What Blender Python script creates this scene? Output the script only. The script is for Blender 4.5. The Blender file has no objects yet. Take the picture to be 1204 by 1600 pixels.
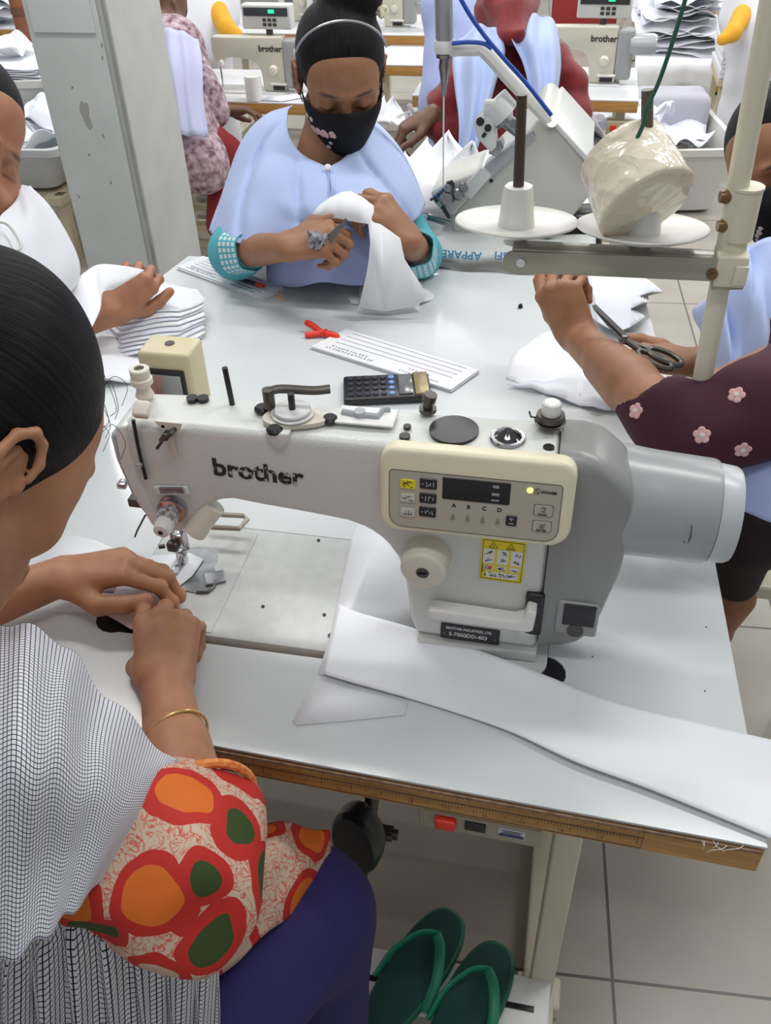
import bpy, bmesh, math, random
import numpy as np
from mathutils import Vector, Matrix, noise as mnoise
PI = math.pi
scene = bpy.context.scene
COL = scene.collection
random.seed(4)
# ---------------------------------------------------------------- camera maths
F_PX, PITCH, ROLL, YAW = 1400.0, math.radians(39), math.radians(2), math.radians(12.6)
CAM = np.array([0.0, 0.0, 1.54])
def _basis():
    fw = np.array([0, math.cos(PITCH), -math.sin(PITCH)]); rt = np.array([1.0, 0, 0]); up = np.cross(rt, fw)
    R = math.cos(ROLL)*rt - math.sin(ROLL)*up; U = math.cos(ROLL)*up + math.sin(ROLL)*rt
    c, s = math.cos(YAW), math.sin(YAW); M = np.array([[c, -s, 0], [s, c, 0], [0, 0, 1]])
    return M@R, M@U, M@fw
CR, CU, CW = _basis()
def ray(px, py): return CW + (px-602)/F_PX*CR + (800-py)/F_PX*CU
def PZ(px, py, z): d = ray(px, py); return CAM + d*(z-CAM[2])/d[2]      # point on a level surface
def PY(px, py, y): d = ray(px, py); return CAM + d*y/d[1]               # point on an upright front face
def PX(px, py, x): d = ray(px, py); return CAM + d*x/d[0]
def PD(px, py, w): return CAM + ray(px, py)*w                           # point at a distance
def xz(pts, y): return [(PY(a, b, y)[0], PY(a, b, y)[2]) for a, b in pts]
def V(*a): return np.array(a, float)
def unit(v): v = np.array(v, float); return v/np.linalg.norm(v)
# ---------------------------------------------------------------- materials
MATS = {}
def mat(name, col, rough=.5, metal=0.0, spec=.5, noise=0.0, nscale=40, bump=0.0, bscale=200, stretch=None, coat=0.0, sheen=0.0, sss=0.0, trans=0.0, col2=None, emit=0.0, detail=4):
    if name in MATS: return MATS[name]
    m = bpy.data.materials.new(name); m.use_nodes = True
    nt = m.node_tree; b = nt.nodes['Principled BSDF']
    c = (*col, 1)
    b.inputs['Base Color'].default_value = c; b.inputs['Roughness'].default_value = rough
    b.inputs['Metallic'].default_value = metal; b.inputs['Specular IOR Level'].default_value = spec
    b.inputs['Coat Weight'].default_value = coat; b.inputs['Sheen Weight'].default_value = sheen
    b.inputs['Transmission Weight'].default_value = trans
    if sss: b.inputs['Subsurface Weight'].default_value = sss; b.inputs['Subsurface Radius'].default_value = (.01, .004, .002); b.inputs['Subsurface Scale'].default_value = 1.0
    if emit: b.inputs['Emission Color'].default_value = c; b.inputs['Emission Strength'].default_value = emit
    tc = nt.nodes.new('ShaderNodeTexCoord'); src = tc.outputs['Object']
    if stretch:
        mp = nt.nodes.new('ShaderNodeMapping'); mp.inputs['Scale'].default_value = stretch; nt.links.new(src, mp.inputs[0]); src = mp.outputs[0]
    if noise or col2:
        n = nt.nodes.new('ShaderNodeTexNoise'); n.inputs['Scale'].default_value = nscale; n.inputs['Detail'].default_value = detail; nt.links.new(src, n.inputs['Vector'])
        r = nt.nodes.new('ShaderNodeValToRGB'); r.color_ramp.elements[0].position = .3; r.color_ramp.elements[1].position = .7
        d = col2 if col2 else tuple(max(0, x*(1-noise)) for x in col)
        r.color_ramp.elements[0].color = (*d, 1); r.color_ramp.elements[1].color = c
        nt.links.new(n.outputs[0], r.inputs[0]); nt.links.new(r.outputs[0], b.inputs['Base Color'])
    if bump:
        n2 = nt.nodes.new('ShaderNodeTexNoise'); n2.inputs['Scale'].default_value = bscale; n2.inputs['Detail'].default_value = 3; nt.links.new(src, n2.inputs['Vector'])
        bp = nt.nodes.new('ShaderNodeBump'); bp.inputs['Strength'].default_value = bump; bp.inputs['Distance'].default_value = .002
        nt.links.new(n2.outputs[0], bp.inputs['Height']); nt.links.new(bp.outputs[0], b.inputs['Normal'])
    MATS[name] = m; return m
# ---------------------------------------------------------------- objects
INV = {}
def tag(o, label=None, cat=None, group=None, kind=None):
    if label: o['label'] = label
    if cat: o['category'] = cat
    if group: o['group'] = group
    if kind: o['kind'] = kind
    return o
def thing(name, label, cat, loc=(0, 0, 0), rz=0.0, group=None):
    o = bpy.data.objects.new(name, None); COL.objects.link(o); o.empty_display_size = .05
    o.location = loc; o.rotation_euler = (0, 0, rz)
    INV[o] = (Matrix.Translation(loc) @ Matrix.Rotation(rz, 4, 'Z')).inverted()
    return tag(o, label, cat, group)
def root_inv(p):
    while p is not None:
        if p in INV: return INV[p]
        p = p.parent
    return None
def link(name, me, m, parent=None, ang=35, world=True):
    o = bpy.data.objects.new(name, me); COL.objects.link(o)
    if m is not None:
        for mm in (m if isinstance(m, (list, tuple)) else [m]): me.materials.append(mm)
    me.update()
    for p in me.polygons: p.use_smooth = True
    if ang and ang < 180: me.set_sharp_from_angle(angle=math.radians(ang))
    if parent is not None:
        o.parent = parent; iv = root_inv(parent)
        if iv is not None and world: me.transform(iv)
    return o
def copy_tree(o, parent=None):
    c = o.copy(); COL.objects.link(c); c.parent = parent
    for ch in [x for x in bpy.data.objects if x.parent == o]: copy_tree(ch, c)
    return c
def frame(axis):
    a = Vector(axis).normalized(); u = a.orthogonal().normalized(); return u, a.cross(u), a
class MB:
    def __init__(s): s.v = []; s.f = []; s.mi = []; s.uv = None
    def add(s, vs, fs, mi=0):
        k = len(s.v); s.v += [tuple(map(float, v)) for v in vs]; s.f += [tuple(k+i for i in f) for f in fs]; s.mi += [mi]*len(fs); return s
    def bm(s, bm, M=None, mi=0):
        bm.verts.index_update()
        s.add([(M@v.co if M else v.co) for v in bm.verts], [[v.index for v in f.verts] for f in bm.faces], mi); bm.free(); return s
    def box(s, c, size, rot=None, bev=0.0, seg=3, mi=0):
        b = bmesh.new(); bmesh.ops.create_cube(b, size=1)
        for v in b.verts: v.co = Vector((v.co.x*size[0], v.co.y*size[1], v.co.z*size[2]))
        if bev: bmesh.ops.bevel(b, geom=list(b.edges), offset=bev, segments=seg, profile=.5, affect='EDGES')
        M = Matrix.Translation(Vector([float(x) for x in c]))
        if rot is not None: M = M @ (rot if isinstance(rot, Matrix) else Matrix.Rotation(rot, 4, 'Z'))
        return s.bm(b, M, mi)
    def bar(s, a, b_, w, h, bev=0.0, up=(0, 0, 1), mi=0):
        a = Vector(a); b_ = Vector(b_); d = b_-a; L = d.length; d.normalize(); u = Vector(up)
        x = d; y = u.cross(x)
        if y.length < 1e-4: y = Vector((0, 1, 0)).cross(x)
        y.normalize(); z = x.cross(y); M = Matrix((x, y, z)).transposed().to_4x4()
        return s.box(tuple((a+b_)/2), (L, w, h), Matrix(M), bev, 2, mi)
    def cyl(s, a, b_, r0, r1=None, n=24, cap=True, mi=0):
        return s.lathe(a, b_, [(r0, 0), (r0 if r1 is None else r1, 1)], n, cap, mi)
    def lathe(s, a, b_, prof, n=32, cap=True, mi=0, fn=None):
        a = Vector(a); b_ = Vector(b_); d = b_-a; u, w, ax = frame(d); vs = []; fs = []
        for (r, t) in prof:
            for i in range(n):
                th = 2*PI*i/n; rr = fn(r, t, th) if fn else r
                vs.append(a+d*t+(u*math.cos(th)+w*math.sin(th))*rr)
        for j in range(len(prof)-1):
            for i in range(n):
                i2 = (i+1) % n; fs.append((j*n+i, j*n+i2, (j+1)*n+i2, (j+1)*n+i))
        if cap:
            if prof[0][0] > 1e-6: fs.append(tuple(reversed(range(n))))
            if prof[-1][0] > 1e-6: fs.append(tuple((len(prof)-1)*n+i for i in range(n)))
        return s.add(vs, fs, mi)
    def tube(s, pts, r, n=10, cap=True, mi=0, flat=None):
        pts = [Vector([float(q) for q in p]) for p in pts]; rr = r if isinstance(r, (list, tuple)) else [r]*len(pts)
        vs = []; fs = []; u = None
        for k, p in enumerate(pts):
            d = (pts[min(k+1, len(pts)-1)]-pts[max(k-1, 0)]).normalized()
            if u is None: u = d.orthogonal().normalized()
            u = (u-d*u.dot(d)).normalized(); w = d.cross(u)
            for i in range(n):
                th = 2*PI*i/n; vs.append(p+(u*math.cos(th)+w*math.sin(th)*(flat or 1))*rr[k])
        for j in range(len(pts)-1):
            for i in range(n): i2 = (i+1) % n; fs.append((j*n+i, j*n+i2, (j+1)*n+i2, (j+1)*n+i))
        if cap: fs += [tuple(reversed(range(n))), tuple((len(pts)-1)*n+i for i in range(n))]
        return s.add(vs, fs, mi)
    def prism(s, pts, lo, hi, axis='y', bev=0.0, seg=4, mi=0, bang=30):
        b = bmesh.new()
        def P(p, t): return Vector((p[0], t, p[1])) if axis == 'y' else (Vector((p[0], p[1], t)) if axis == 'z' else Vector((t, p[0], p[1])))
        A = [b.verts.new(P(p, lo)) for p in pts]; B = [b.verts.new(P(p, hi)) for p in pts]; n = len(pts)
        b.faces.new(A); b.faces.new(list(reversed(B)))
        for i in range(n): b.faces.new((A[i], B[i], B[(i+1) % n], A[(i+1) % n]))
        bmesh.ops.recalc_face_normals(b, faces=b.faces)
        if bev:
            es = [e for e in b.edges if len(e.link_faces) == 2 and e.calc_face_angle(0) > math.radians(bang)]
            bmesh.ops.bevel(b, geom=es, offset=bev, segments=seg, profile=.5, affect='EDGES', clamp_overlap=True)
        return s.bm(b, None, mi)
    def xf(s, M): s.v = [tuple(M@Vector(v)) for v in s.v]; return s
    def build(s, name, m, parent=None, ang=35, world=True):
        me = bpy.data.meshes.new(name); me.from_pydata(s.v, [], s.f)
        if any(s.mi): me.polygons.foreach_set('material_index', s.mi)
        b = bmesh.new(); b.from_mesh(me); bmesh.ops.recalc_face_normals(b, faces=b.faces); b.to_mesh(me); b.free()
        return link(name, me, m, parent, ang, world)
def spline(pts, n=8, closed=False):
    P = [np.array(p, float) for p in pts]; out = []; L = len(P)
    rng = range(L if closed else L-1)
    for i in rng:
        p0 = P[(i-1) % L] if closed or i > 0 else P[0]*2-P[1]; p1 = P[i]; p2 = P[(i+1) % L]
        p3 = P[(i+2) % L] if closed or i+2 < L else P[-1]*2-P[-2]
        for k in range(n):
            t = k/n; out.append(.5*((2*p1)+(-p0+p2)*t+(2*p0-5*p1+4*p2-p3)*t*t+(-p0+3*p1-3*p2+p3)*t**3))
    if not closed: out.append(P[-1])
    return out
def grid_mesh(name, G, m, parent=None, thick=0.0, closed_u=False, ang=180, uvscale=None, fn=None):
    """G[row][col] points -> smooth sheet with uv in metres."""
    G = np.array(G, float); nr, nc = G.shape[:2]
    vs = G.reshape(-1, 3); fs = []
    U = np.zeros((nr, nc+1)); W = np.zeros((nr+1, nc))
    for j in range(nc): U[:, j+1] = U[:, j]+np.linalg.norm(G[:, (j+1) % nc]-G[:, j], axis=1).mean()
    for i in range(nr-1): W[i+1] = W[i]+np.linalg.norm(G[i+1]-G[i], axis=1).mean()
    me = bpy.data.meshes.new(name); uvs = []
    for i in range(nr-1):
        for j in range(nc if closed_u else nc-1):
            j2 = (j+1) % nc; fs.append((i*nc+j, i*nc+j2, (i+1)*nc+j2, (i+1)*nc+j))
            uvs += [(U[0, j], W[i, 0]), (U[0, j+1], W[i, 0]), (U[0, j+1], W[i+1, 0]), (U[0, j], W[i+1, 0])]
    me.from_pydata([tuple(v) for v in vs], [], fs)
    ul = me.uv_layers.new(name='UVMap'); ul.data.foreach_set('uv', np.array(uvs, np.float32).ravel())
    o = link(name, me, m, parent, ang)
    if thick:
        md = o.modifiers.new('thickness', 'SOLIDIFY'); md.thickness = thick; md.offset = 0
    return o
def surf(C, nu=6, nv=6, closed_u=False):
    """bicubic (Catmull-Rom) upsampling of a control grid."""
    rows = [spline(r, nu, closed_u) for r in C]
    cols = [spline([r[j] for r in rows], nv) for j in range(len(rows[0]))]
    return [[cols[j][i] for j in range(len(cols))] for i in range(len(cols[0]))]
def fbm(p, s=1.0, seed=0.0): return mnoise.fractal(Vector((p[0]*s+seed, p[1]*s-seed*.7, p[2]*s+seed*1.3)), 1.0, 2.0, 3)
def sheet(name, outline, m, parent=None, z=.7625, t=.0006, curl=None, res=0.02):
    """flat piece of cloth or paper lying at height z; outline in world x,y; curl(x,y) adds height."""
    b = bmesh.new(); vs = [b.verts.new((p[0], p[1], 0)) for p in outline]; b.faces.new(vs)
    if curl:
        xs = [p[0] for p in outline]; ys = [p[1] for p in outline]
        for k, (lo, hi, ax) in enumerate(((min(xs), max(xs), 0), (min(ys), max(ys), 1))):
            q = lo+res
            while q < hi:
                co = [0, 0, 0]; no = [0, 0, 0]; co[ax] = q; no[ax] = 1
                bmesh.ops.bisect_plane(b, geom=list(b.verts)+list(b.edges)+list(b.faces), plane_co=co, plane_no=no); q += res
    for v in b.verts: v.co.z = z + (curl(v.co.x, v.co.y) if curl else 0)
    bmesh.ops.recalc_face_normals(b, faces=b.faces)
    me = bpy.data.meshes.new(name); b.to_mesh(me); b.free()
    o = link(name, me, m, parent, 180)
    md = o.modifiers.new('thickness', 'SOLIDIFY'); md.thickness = t; md.offset = 0
    return o
def text_mesh(txt, size, M, m, name, parent, ext=.0002, bold=0.0, sx=1.0, align='LEFT', space=1.0):
    cu = bpy.data.curves.new('txt', 'FONT'); cu.body = txt; cu.size = size; cu.extrude = ext; cu.offset = bold; cu.align_x = align; cu.space_character = space
    cu.resolution_u = 3
    to = bpy.data.objects.new('txt', cu); me = bpy.data.meshes.new_from_object(to); bpy.data.objects.remove(to)
    me.transform(M @ Matrix.Diagonal((sx, 1, 1, 1)))
    return link(name, me, m, parent, 30)
def FM(o, x, z):   # matrix with given origin, text right = x, text normal = z
    x = Vector(x).normalized(); z = Vector(z).normalized(); y = z.cross(x).normalized(); z = x.cross(y)
    M = Matrix((x, y, z)).transposed().to_4x4(); M.translation = Vector([float(q) for q in o]); return M
# ---------------------------------------------------------------- organic volumes
class Vol:
    """smooth-union volume of round cones and ellipsoids -> one continuous surface (surface nets)."""
    def __init__(s): s.p = []
    def cap(s, a, b, ra, rb=None, k=.012, sub=False): s.p.append(('c', V(*a), V(*b), ra, ra if rb is None else rb, k, sub)); return s
    def chain(s, pts, rs, k=.012):
        for i in range(len(pts)-1): s.cap(pts[i], pts[i+1], rs[i], rs[i+1], k)
        return s
    def ell(s, c, r, R=None, k=.012, sub=False): s.p.append(('e', V(*c), V(*r), np.eye(3) if R is None else np.array(R), None, k, sub)); return s
    def xf(s, M):   # M: 4x4 numpy rigid
        q = []; R = M[:3, :3]; T = M[:3, 3]
        for p in s.p:
            if p[0] == 'c': q.append(('c', R@p[1]+T, R@p[2]+T)+p[3:])
            else: q.append(('e', R@p[1]+T, p[2], R@p[3], None)+p[5:])
        s.p = q; return s
    def join(s, o): s.p += o.p; return s
    def mesh(s, h, name, m, parent=None, paint=None, base=(1, 1, 1), hair=None, disp=None, smooth=0, clip=None):
        lo = np.full(3, 9e9); hi = -lo
        for p in s.p:
            if p[6]: continue
            if p[0] == 'c':
                r = max(p[3], p[4]); lo = np.minimum(lo, np.minimum(p[1], p[2])-r); hi = np.maximum(hi, np.maximum(p[1], p[2])+r)
            else: r = p[2].max(); lo = np.minimum(lo, p[1]-r); hi = np.maximum(hi, p[1]+r)
        if clip is not None: lo = np.maximum(lo, clip[0]); hi = np.minimum(hi, clip[1])
        lo -= 4*h; hi += 4*h; n = np.ceil((hi-lo)/h).astype(int)+1
        val = np.full(n, .05, np.float32)
        for p in s.p:
            k = p[5]; mg = k+3*h
            if p[0] == 'c': r = max(p[3], p[4]); a = np.minimum(p[1], p[2])-r-mg; b = np.maximum(p[1], p[2])+r+mg
            else:
                e = np.sqrt(((p[3]*p[2])**2).sum(1)); a = p[1]-e-mg; b = p[1]+e+mg
            i0 = np.clip(np.floor((a-lo)/h).astype(int), 0, n); i1 = np.clip(np.ceil((b-lo)/h).astype(int)+1, 0, n)
            if (i1 <= i0).any(): continue
            sl = tuple(slice(x, y) for x, y in zip(i0, i1))
            X = (lo[0]+h*np.arange(i0[0], i1[0], dtype=np.float32))[:, None, None]; Yv = (lo[1]+h*np.arange(i0[1], i1[1], dtype=np.float32))[None, :, None]; Zv = (lo[2]+h*np.arange(i0[2], i1[2], dtype=np.float32))[None, None, :]
            if p[0] == 'c':
                ab = p[2]-p[1]; L2 = max(ab@ab, 1e-12); x = X-p[1][0]; y = Yv-p[1][1]; z = Zv-p[1][2]
                t = np.clip((x*ab[0]+y*ab[1]+z*ab[2])/L2, 0, 1)
                d = np.sqrt((x-t*ab[0])**2+(y-t*ab[1])**2+(z-t*ab[2])**2)-(p[3]+(p[4]-p[3])*t)
            else:
                R = p[3]; x = X-p[1][0]; y = Yv-p[1][1]; z = Zv-p[1][2]; r = p[2]
                q = [x*R[0, i]+y*R[1, i]+z*R[2, i] for i in range(3)]
                k0 = np.sqrt(sum((q[i]/r[i])**2 for i in range(3))); k1 = np.sqrt(sum((q[i]/r[i]**2)**2 for i in range(3)))+1e-9
                d = k0*(k0-1)/k1
            d = d.astype(np.float32); c = val[sl]
            if p[6]:
                hh = np.clip(.5-.5*(c+d)/k, 0, 1); val[sl] = c*(1-hh)-d*hh+k*hh*(1-hh)
            else:
                hh = np.clip(.5+.5*(c-d)/k, 0, 1); val[sl] = c*(1-hh)+d*hh-k*hh*(1-hh)
        # surface nets
        S = val < 0; cs = np.zeros(n-1, np.int8)
        for a in (0, 1):
            for b in (0, 1):
                for c in (0, 1): cs += S[a:n[0]-1+a, b:n[1]-1+b, c:n[2]-1+c]
        act = (cs > 0) & (cs < 8); I = np.argwhere(act); idx = np.full(n-1, -1, np.int32); idx[act] = np.arange(len(I))
        acc = np.zeros((len(I), 3)); cnt = np.zeros(len(I))
        cr = [(a, b, c) for a in (0, 1) for b in (0, 1) for c in (0, 1)]
        cv = {q: val[I[:, 0]+q[0], I[:, 1]+q[1], I[:, 2]+q[2]] for q in cr}
        for q in cr:
            for ax in range(3):
                if q[ax]: continue
                q2 = list(q); q2[ax] = 1; q2 = tuple(q2); v0 = cv[q]; v1 = cv[q2]; mm = (v0 < 0) != (v1 < 0)
                t = np.where(mm, v0/np.where(mm, v0-v1, 1), 0)
                pos = np.tile(np.array(q, float), (len(I), 1)); pos[:, ax] += t; acc += pos*mm[:, None]; cnt += mm
        P = lo+h*(I+acc/cnt[:, None]); faces = []
        for ax in range(3):
            sA = [slice(None)]*3; sB = [slice(None)]*3; sA[ax] = slice(0, -1); sB[ax] = slice(1, None)
            A = S[tuple(sA)]; B = S[tuple(sB)]; E = np.argwhere(A != B); u, w = [(1, 2), (2, 0), (0, 1)][ax]
            ok = (E[:, u] > 0) & (E[:, w] > 0) & (E[:, u] < n[u]-1) & (E[:, w] < n[w]-1); E = E[ok]
            fl = A[E[:, 0], E[:, 1], E[:, 2]]
            def id_(du, dw):
                Q = E.copy(); Q[:, u] -= du; Q[:, w] -= dw; return idx[Q[:, 0], Q[:, 1], Q[:, 2]]
            Q = np.stack([id_(1, 1), id_(0, 1), id_(0, 0), id_(1, 0)], 1); Q[~fl] = Q[~fl][:, ::-1]; faces.append(Q)
        Fq = np.concatenate(faces); Fq = Fq[(Fq >= 0).all(1)]
        for _ in range(smooth):
            s0 = np.zeros_like(P); c0 = np.zeros(len(P))
            for a in range(4):
                np.add.at(s0, Fq[:, a], P[Fq[:, (a+1) % 4]]); np.add.at(c0, Fq[:, a], 1)
                np.add.at(s0, Fq[:, a], P[Fq[:, (a-1) % 4]]); np.add.at(c0, Fq[:, a], 1)
            P = P*.5+.5*s0/np.maximum(c0, 1)[:, None]
        if disp is not None: P = disp(P)
        me = bpy.data.meshes.new(name); me.vertices.add(len(P)); me.vertices.foreach_set('co', P.astype(np.float32).ravel())
        me.loops.add(len(Fq)*4); me.loops.foreach_set('vertex_index', Fq.astype(np.int32).ravel())
        me.polygons.add(len(Fq)); me.polygons.foreach_set('loop_start', np.arange(0, len(Fq)*4, 4, dtype=np.int32))
        me.update(calc_edges=True)
        if paint is not None:
            Cc = np.ones((len(P), 4), np.float32); Cc[:, :3] = base
            for (c, r, col, soft) in paint:
                if np.ndim(r) == 0: d = np.linalg.norm(P-V(*c), axis=1)/r
                else: d = np.sqrt((((P-V(*c))@r)**2).sum(1))
                w = np.clip((1-d)/soft+.5, 0, 1)[:, None]; Cc[:, :3] = Cc[:, :3]*(1-w)+np.array(col)*w
            ca = me.color_attributes.new('tint', 'FLOAT_COLOR', 'POINT'); ca.data.foreach_set('color', Cc.ravel())
        if hair is not None:
            H = hair(P); at = me.attributes.new('strand', 'FLOAT_VECTOR', 'POINT'); at.data.foreach_set('vector', H.astype(np.float32).ravel())
        return link(name, me, m, parent, 180)
def rigid(o, x, y, z):
    M = np.eye(4); M[:3, 0] = x; M[:3, 1] = y; M[:3, 2] = z; M[:3, 3] = o; return M
def ortho(fwd, up):
    f = unit(fwd); u = np.array(up, float); u = unit(u-f*(u@f)); r = np.cross(f, u); return r, f, u
# ================================================================ camera, light, render look
cd = bpy.data.cameras.new('camera'); co = bpy.data.objects.new('camera', cd); COL.objects.link(co)
cd.sensor_fit = 'VERTICAL'; cd.sensor_height = 36; cd.lens = F_PX/1600*36; cd.clip_end = 60; cd.clip_start = .05
co.matrix_world = Matrix(((CR[0], CU[0], -CW[0], CAM[0]), (CR[1], CU[1], -CW[1], CAM[1]), (CR[2], CU[2], -CW[2], CAM[2]), (0, 0, 0, 1)))
scene.camera = co
scene.view_settings.view_transform = 'Standard'; scene.view_settings.look = 'None'; scene.view_settings.gamma = 1; scene.view_settings.use_curve_mapping = False
scene.view_settings.exposure = 0.0
wd = bpy.data.worlds.new('hall'); scene.world = wd; wd.use_nodes = True
bg = wd.node_tree.nodes['Background']; bg.inputs[0].default_value = (.93, .96, 1.0, 1); bg.inputs[1].default_value = .40
def lamp(x, y, z, sx, sy, e, rz=0.0, col=(1.0, .985, .96)):
    l = bpy.data.lights.new('tube_light', 'AREA'); l.shape = 'RECTANGLE'; l.size = sx; l.size_y = sy; l.energy = e*1.16; l.color = col
    o = bpy.data.objects.new('tube_light', l); COL.objects.link(o); o.location = (x, y, z); o.rotation_euler = (0, 0, rz)
for (x, y, e) in ((.9, 1.6, 17), (-1.0, 1.8, 15), (-.1, .2, 7), (-2.4, 3.4, 22), (-.1, 3.6, 24), (2.1, 3.6, 24), (-1.1, 5.8, 28), (1.2, 5.8, 28), (3.4, 5.8, 28), (-3.2, 6.0, 28), (0, 8.4, 28), (3, 8.4, 28)):
    lamp(x, y, 2.65, 1.2, .16, e, 0.0)
# ================================================================ materials
laminate = mat('white_laminate', (.66, .695, .705), .17, noise=.03, nscale=3, spec=.5)
wood = mat('varnished_wood', (.58, .31, .09), .35, stretch=(3, 60, 60), nscale=4, col2=(.38, .18, .045), coat=.3)
ply = mat('raw_board', (.32, .20, .12), .7, nscale=120, col2=(.16, .09, .05))
m_body = mat('machine_enamel', (.66, .68, .65), .3, spec=.5, bump=.25, bscale=420)
m_body2 = mat('machine_enamel_smooth', (.68, .70, .68), .28)
m_bed = mat('bed_enamel', (.60, .62, .61), .30, noise=.10, nscale=60)
m_grey = mat('grey_housing', (.27, .275, .27), .32)
m_grey2 = mat('light_grey_housing', (.42, .45, .47), .25)
m_cream = mat('cream_plastic', (.78, .72, .53), .35)
m_cream2 = mat('panel_beige', (.46, .42, .345), .45)
m_ivory = mat('ivory_plastic', (.70, .66, .56), .4)
m_black = mat('black_plastic', (.012, .012, .016), .32)
m_chrome = mat('chrome', (.55, .55, .57), .16, 1.0)
m_steel = mat('worn_steel', (.33, .34, .36), .32, .9, noise=.3, nscale=60)
m_dsteel = mat('dark_steel', (.11, .10, .09), .38, .8)
m_white = mat('white_plastic', (.78, .78, .76), .35)
m_yellow = mat('yellow_sticker', (.80, .66, .02), .4)
m_paper = mat('paper', (.80, .81, .86), .8)
m_cloth = mat('white_cotton', (.84, .86, .90), .9, sheen=.15, bump=.15, bscale=900)
m_cloth2 = mat('white_cotton_blue', (.76, .79, .87), .9, sheen=.15)
m_ink = mat('black_print', (.02, .02, .02), .5)
m_inkw = mat('white_print', (.75, .75, .75), .5)
m_paint = mat('cream_paint_metal', (.68, .64, .50), .38, noise=.06, nscale=12)
m_red = mat('red_plastic', (.75, .035, .012), .35)
# ================================================================ setting: floor and pillar
def floor_mat():
    m = bpy.data.materials.new('floor_tiles'); m.use_nodes = True; nt = m.node_tree; b = nt.nodes['Principled BSDF']
    tc = nt.nodes.new('ShaderNodeTexCoord'); mp = nt.nodes.new('ShaderNodeMapping'); mp.inputs['Rotation'].default_value = (0, 0, math.radians(-4)); mp.inputs['Location'].default_value = (.185, .141, 0)
    nt.links.new(tc.outputs['Object'], mp.inputs[0])
    br = nt.nodes.new('ShaderNodeTexBrick'); br.offset = 0; br.inputs['Scale'].default_value = 1.0
    br.inputs['Brick Width'].default_value = .43; br.inputs['Row Height'].default_value = .42; br.inputs['Mortar Size'].default_value = .003; br.inputs['Mortar Smooth'].default_value = .2
    br.inputs['Color1'].default_value = (.47, .44, .38, 1); br.inputs['Color2'].default_value = (.44, .41, .36, 1); br.inputs['Mortar'].default_value = (.12, .11, .10, 1)
    nt.links.new(mp.outputs[0], br.inputs['Vector'])
    n = nt.nodes.new('ShaderNodeTexNoise'); n.inputs['Scale'].default_value = 6; n.inputs['Detail'].default_value = 6; nt.links.new(tc.outputs['Object'], n.inputs['Vector'])
    mx = nt.nodes.new('ShaderNodeMixRGB'); mx.blend_type = 'MULTIPLY'; mx.inputs[0].default_value = .35
    nt.links.new(br.outputs[0], mx.inputs[1]); nt.links.new(n.outputs[0], mx.inputs[2]); nt.links.new(mx.outputs[0], b.inputs['Base Color'])
    b.inputs['Roughness'].default_value = .32; return m
MB().box((0, 5, -.01), (16, 14, .02)).build('floor', floor_mat()); tag(bpy.data.objects['floor'], kind='structure')
# pillar: a board-clad face and a painted face
pil = mat('pillar_paint', (.60, .62, .60), .5, noise=.10, nscale=9, detail=8)
pil2 = mat('pillar_board', (.66, .70, .68), .5, noise=.12, nscale=7, detail=8)
stain = mat('stain_bare_plaster', (.36, .36, .34), .8)
pr_ = PZ(316, 405, .25); pl_ = None
px1 = V(*PZ(316, 405, .35)); 
yP = 2.45
B = PY(244, 401, yP); Cc = PY(139, 420, yP); x_m, x_l = B[0], Cc[0]
dP = PX(316, 405, x_m)[1]-yP
p = MB().box(((x_l+x_m)/2, yP+dP/2, 1.6), (x_m-x_l, dP, 3.2), bev=.006).build('pillar', pil); tag(p, kind='structure')
MB().box(((x_l+x_m)/2-.012, yP-.006, 1.6), (x_m-x_l-.030, .010, 3.2), bev=.003).build('pillar_board', pil2, p)
MB().box((x_m-.006, yP-.004, 1.6), (.010, .008, 3.2), bev=.002).build('corner_strip', mat('corner_strip', (.42, .42, .39), .6, noise=.3, nscale=15), p)
pt_ = PY(140, 50, yP)[2]
MB().box(((x_l+x_m)/2-.010, yP-.014, pt_+.58), (x_m-x_l-.060, .006, 1.16), bev=.002).build('pillar_panel', mat('pillar_panel_white', (.72, .76, .76), .4), p)
rs = random.Random(3)
for k in range(16):
    xx = rs.uniform(x_l+.02, x_m-.03); zz = rs.uniform(.6, 1.5); L_ = rs.uniform(.003, .012)
    MB().box((xx, yP-.0116, zz), (.0022+.002*rs.random(), .001, L_), Matrix.Rotation(rs.uniform(-.8, .8), 4, 'Y')).build('scuff_mark', mat('scuff', (.24, .24, .22), .8), p)
st = PY(136, 175, yP)
b = []
for i in range(22):
    th = 2*PI*i/22; rr = 1+.45*fbm((math.cos(th), math.sin(th), 0), 1.7, 3); b.append((st[0]+.014*rr*math.cos(th), st[2]+.040*rr*math.sin(th)))
MB().prism(b, yP-.0115, yP-.0095).build('pillar_stain', stain, p)
# ================================================================ sewing table
ZT = .76
tb = [V(.240, .510, 0), V(.236, .631, 0), V(.224, .92, 0), V(.190, 1.30, 0), V(.147, 1.735, 0), V(-.805, 1.735, 0), V(-.845, 1.50, 0), V(-1.02, .55, 0)]
table = thing('sewing_table', 'large white laminate sewing table with wooden edge under the big sewing machine', 'table', (-.3, 1.1, 0))
out = [(p[0], p[1]) for p in tb]
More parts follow.
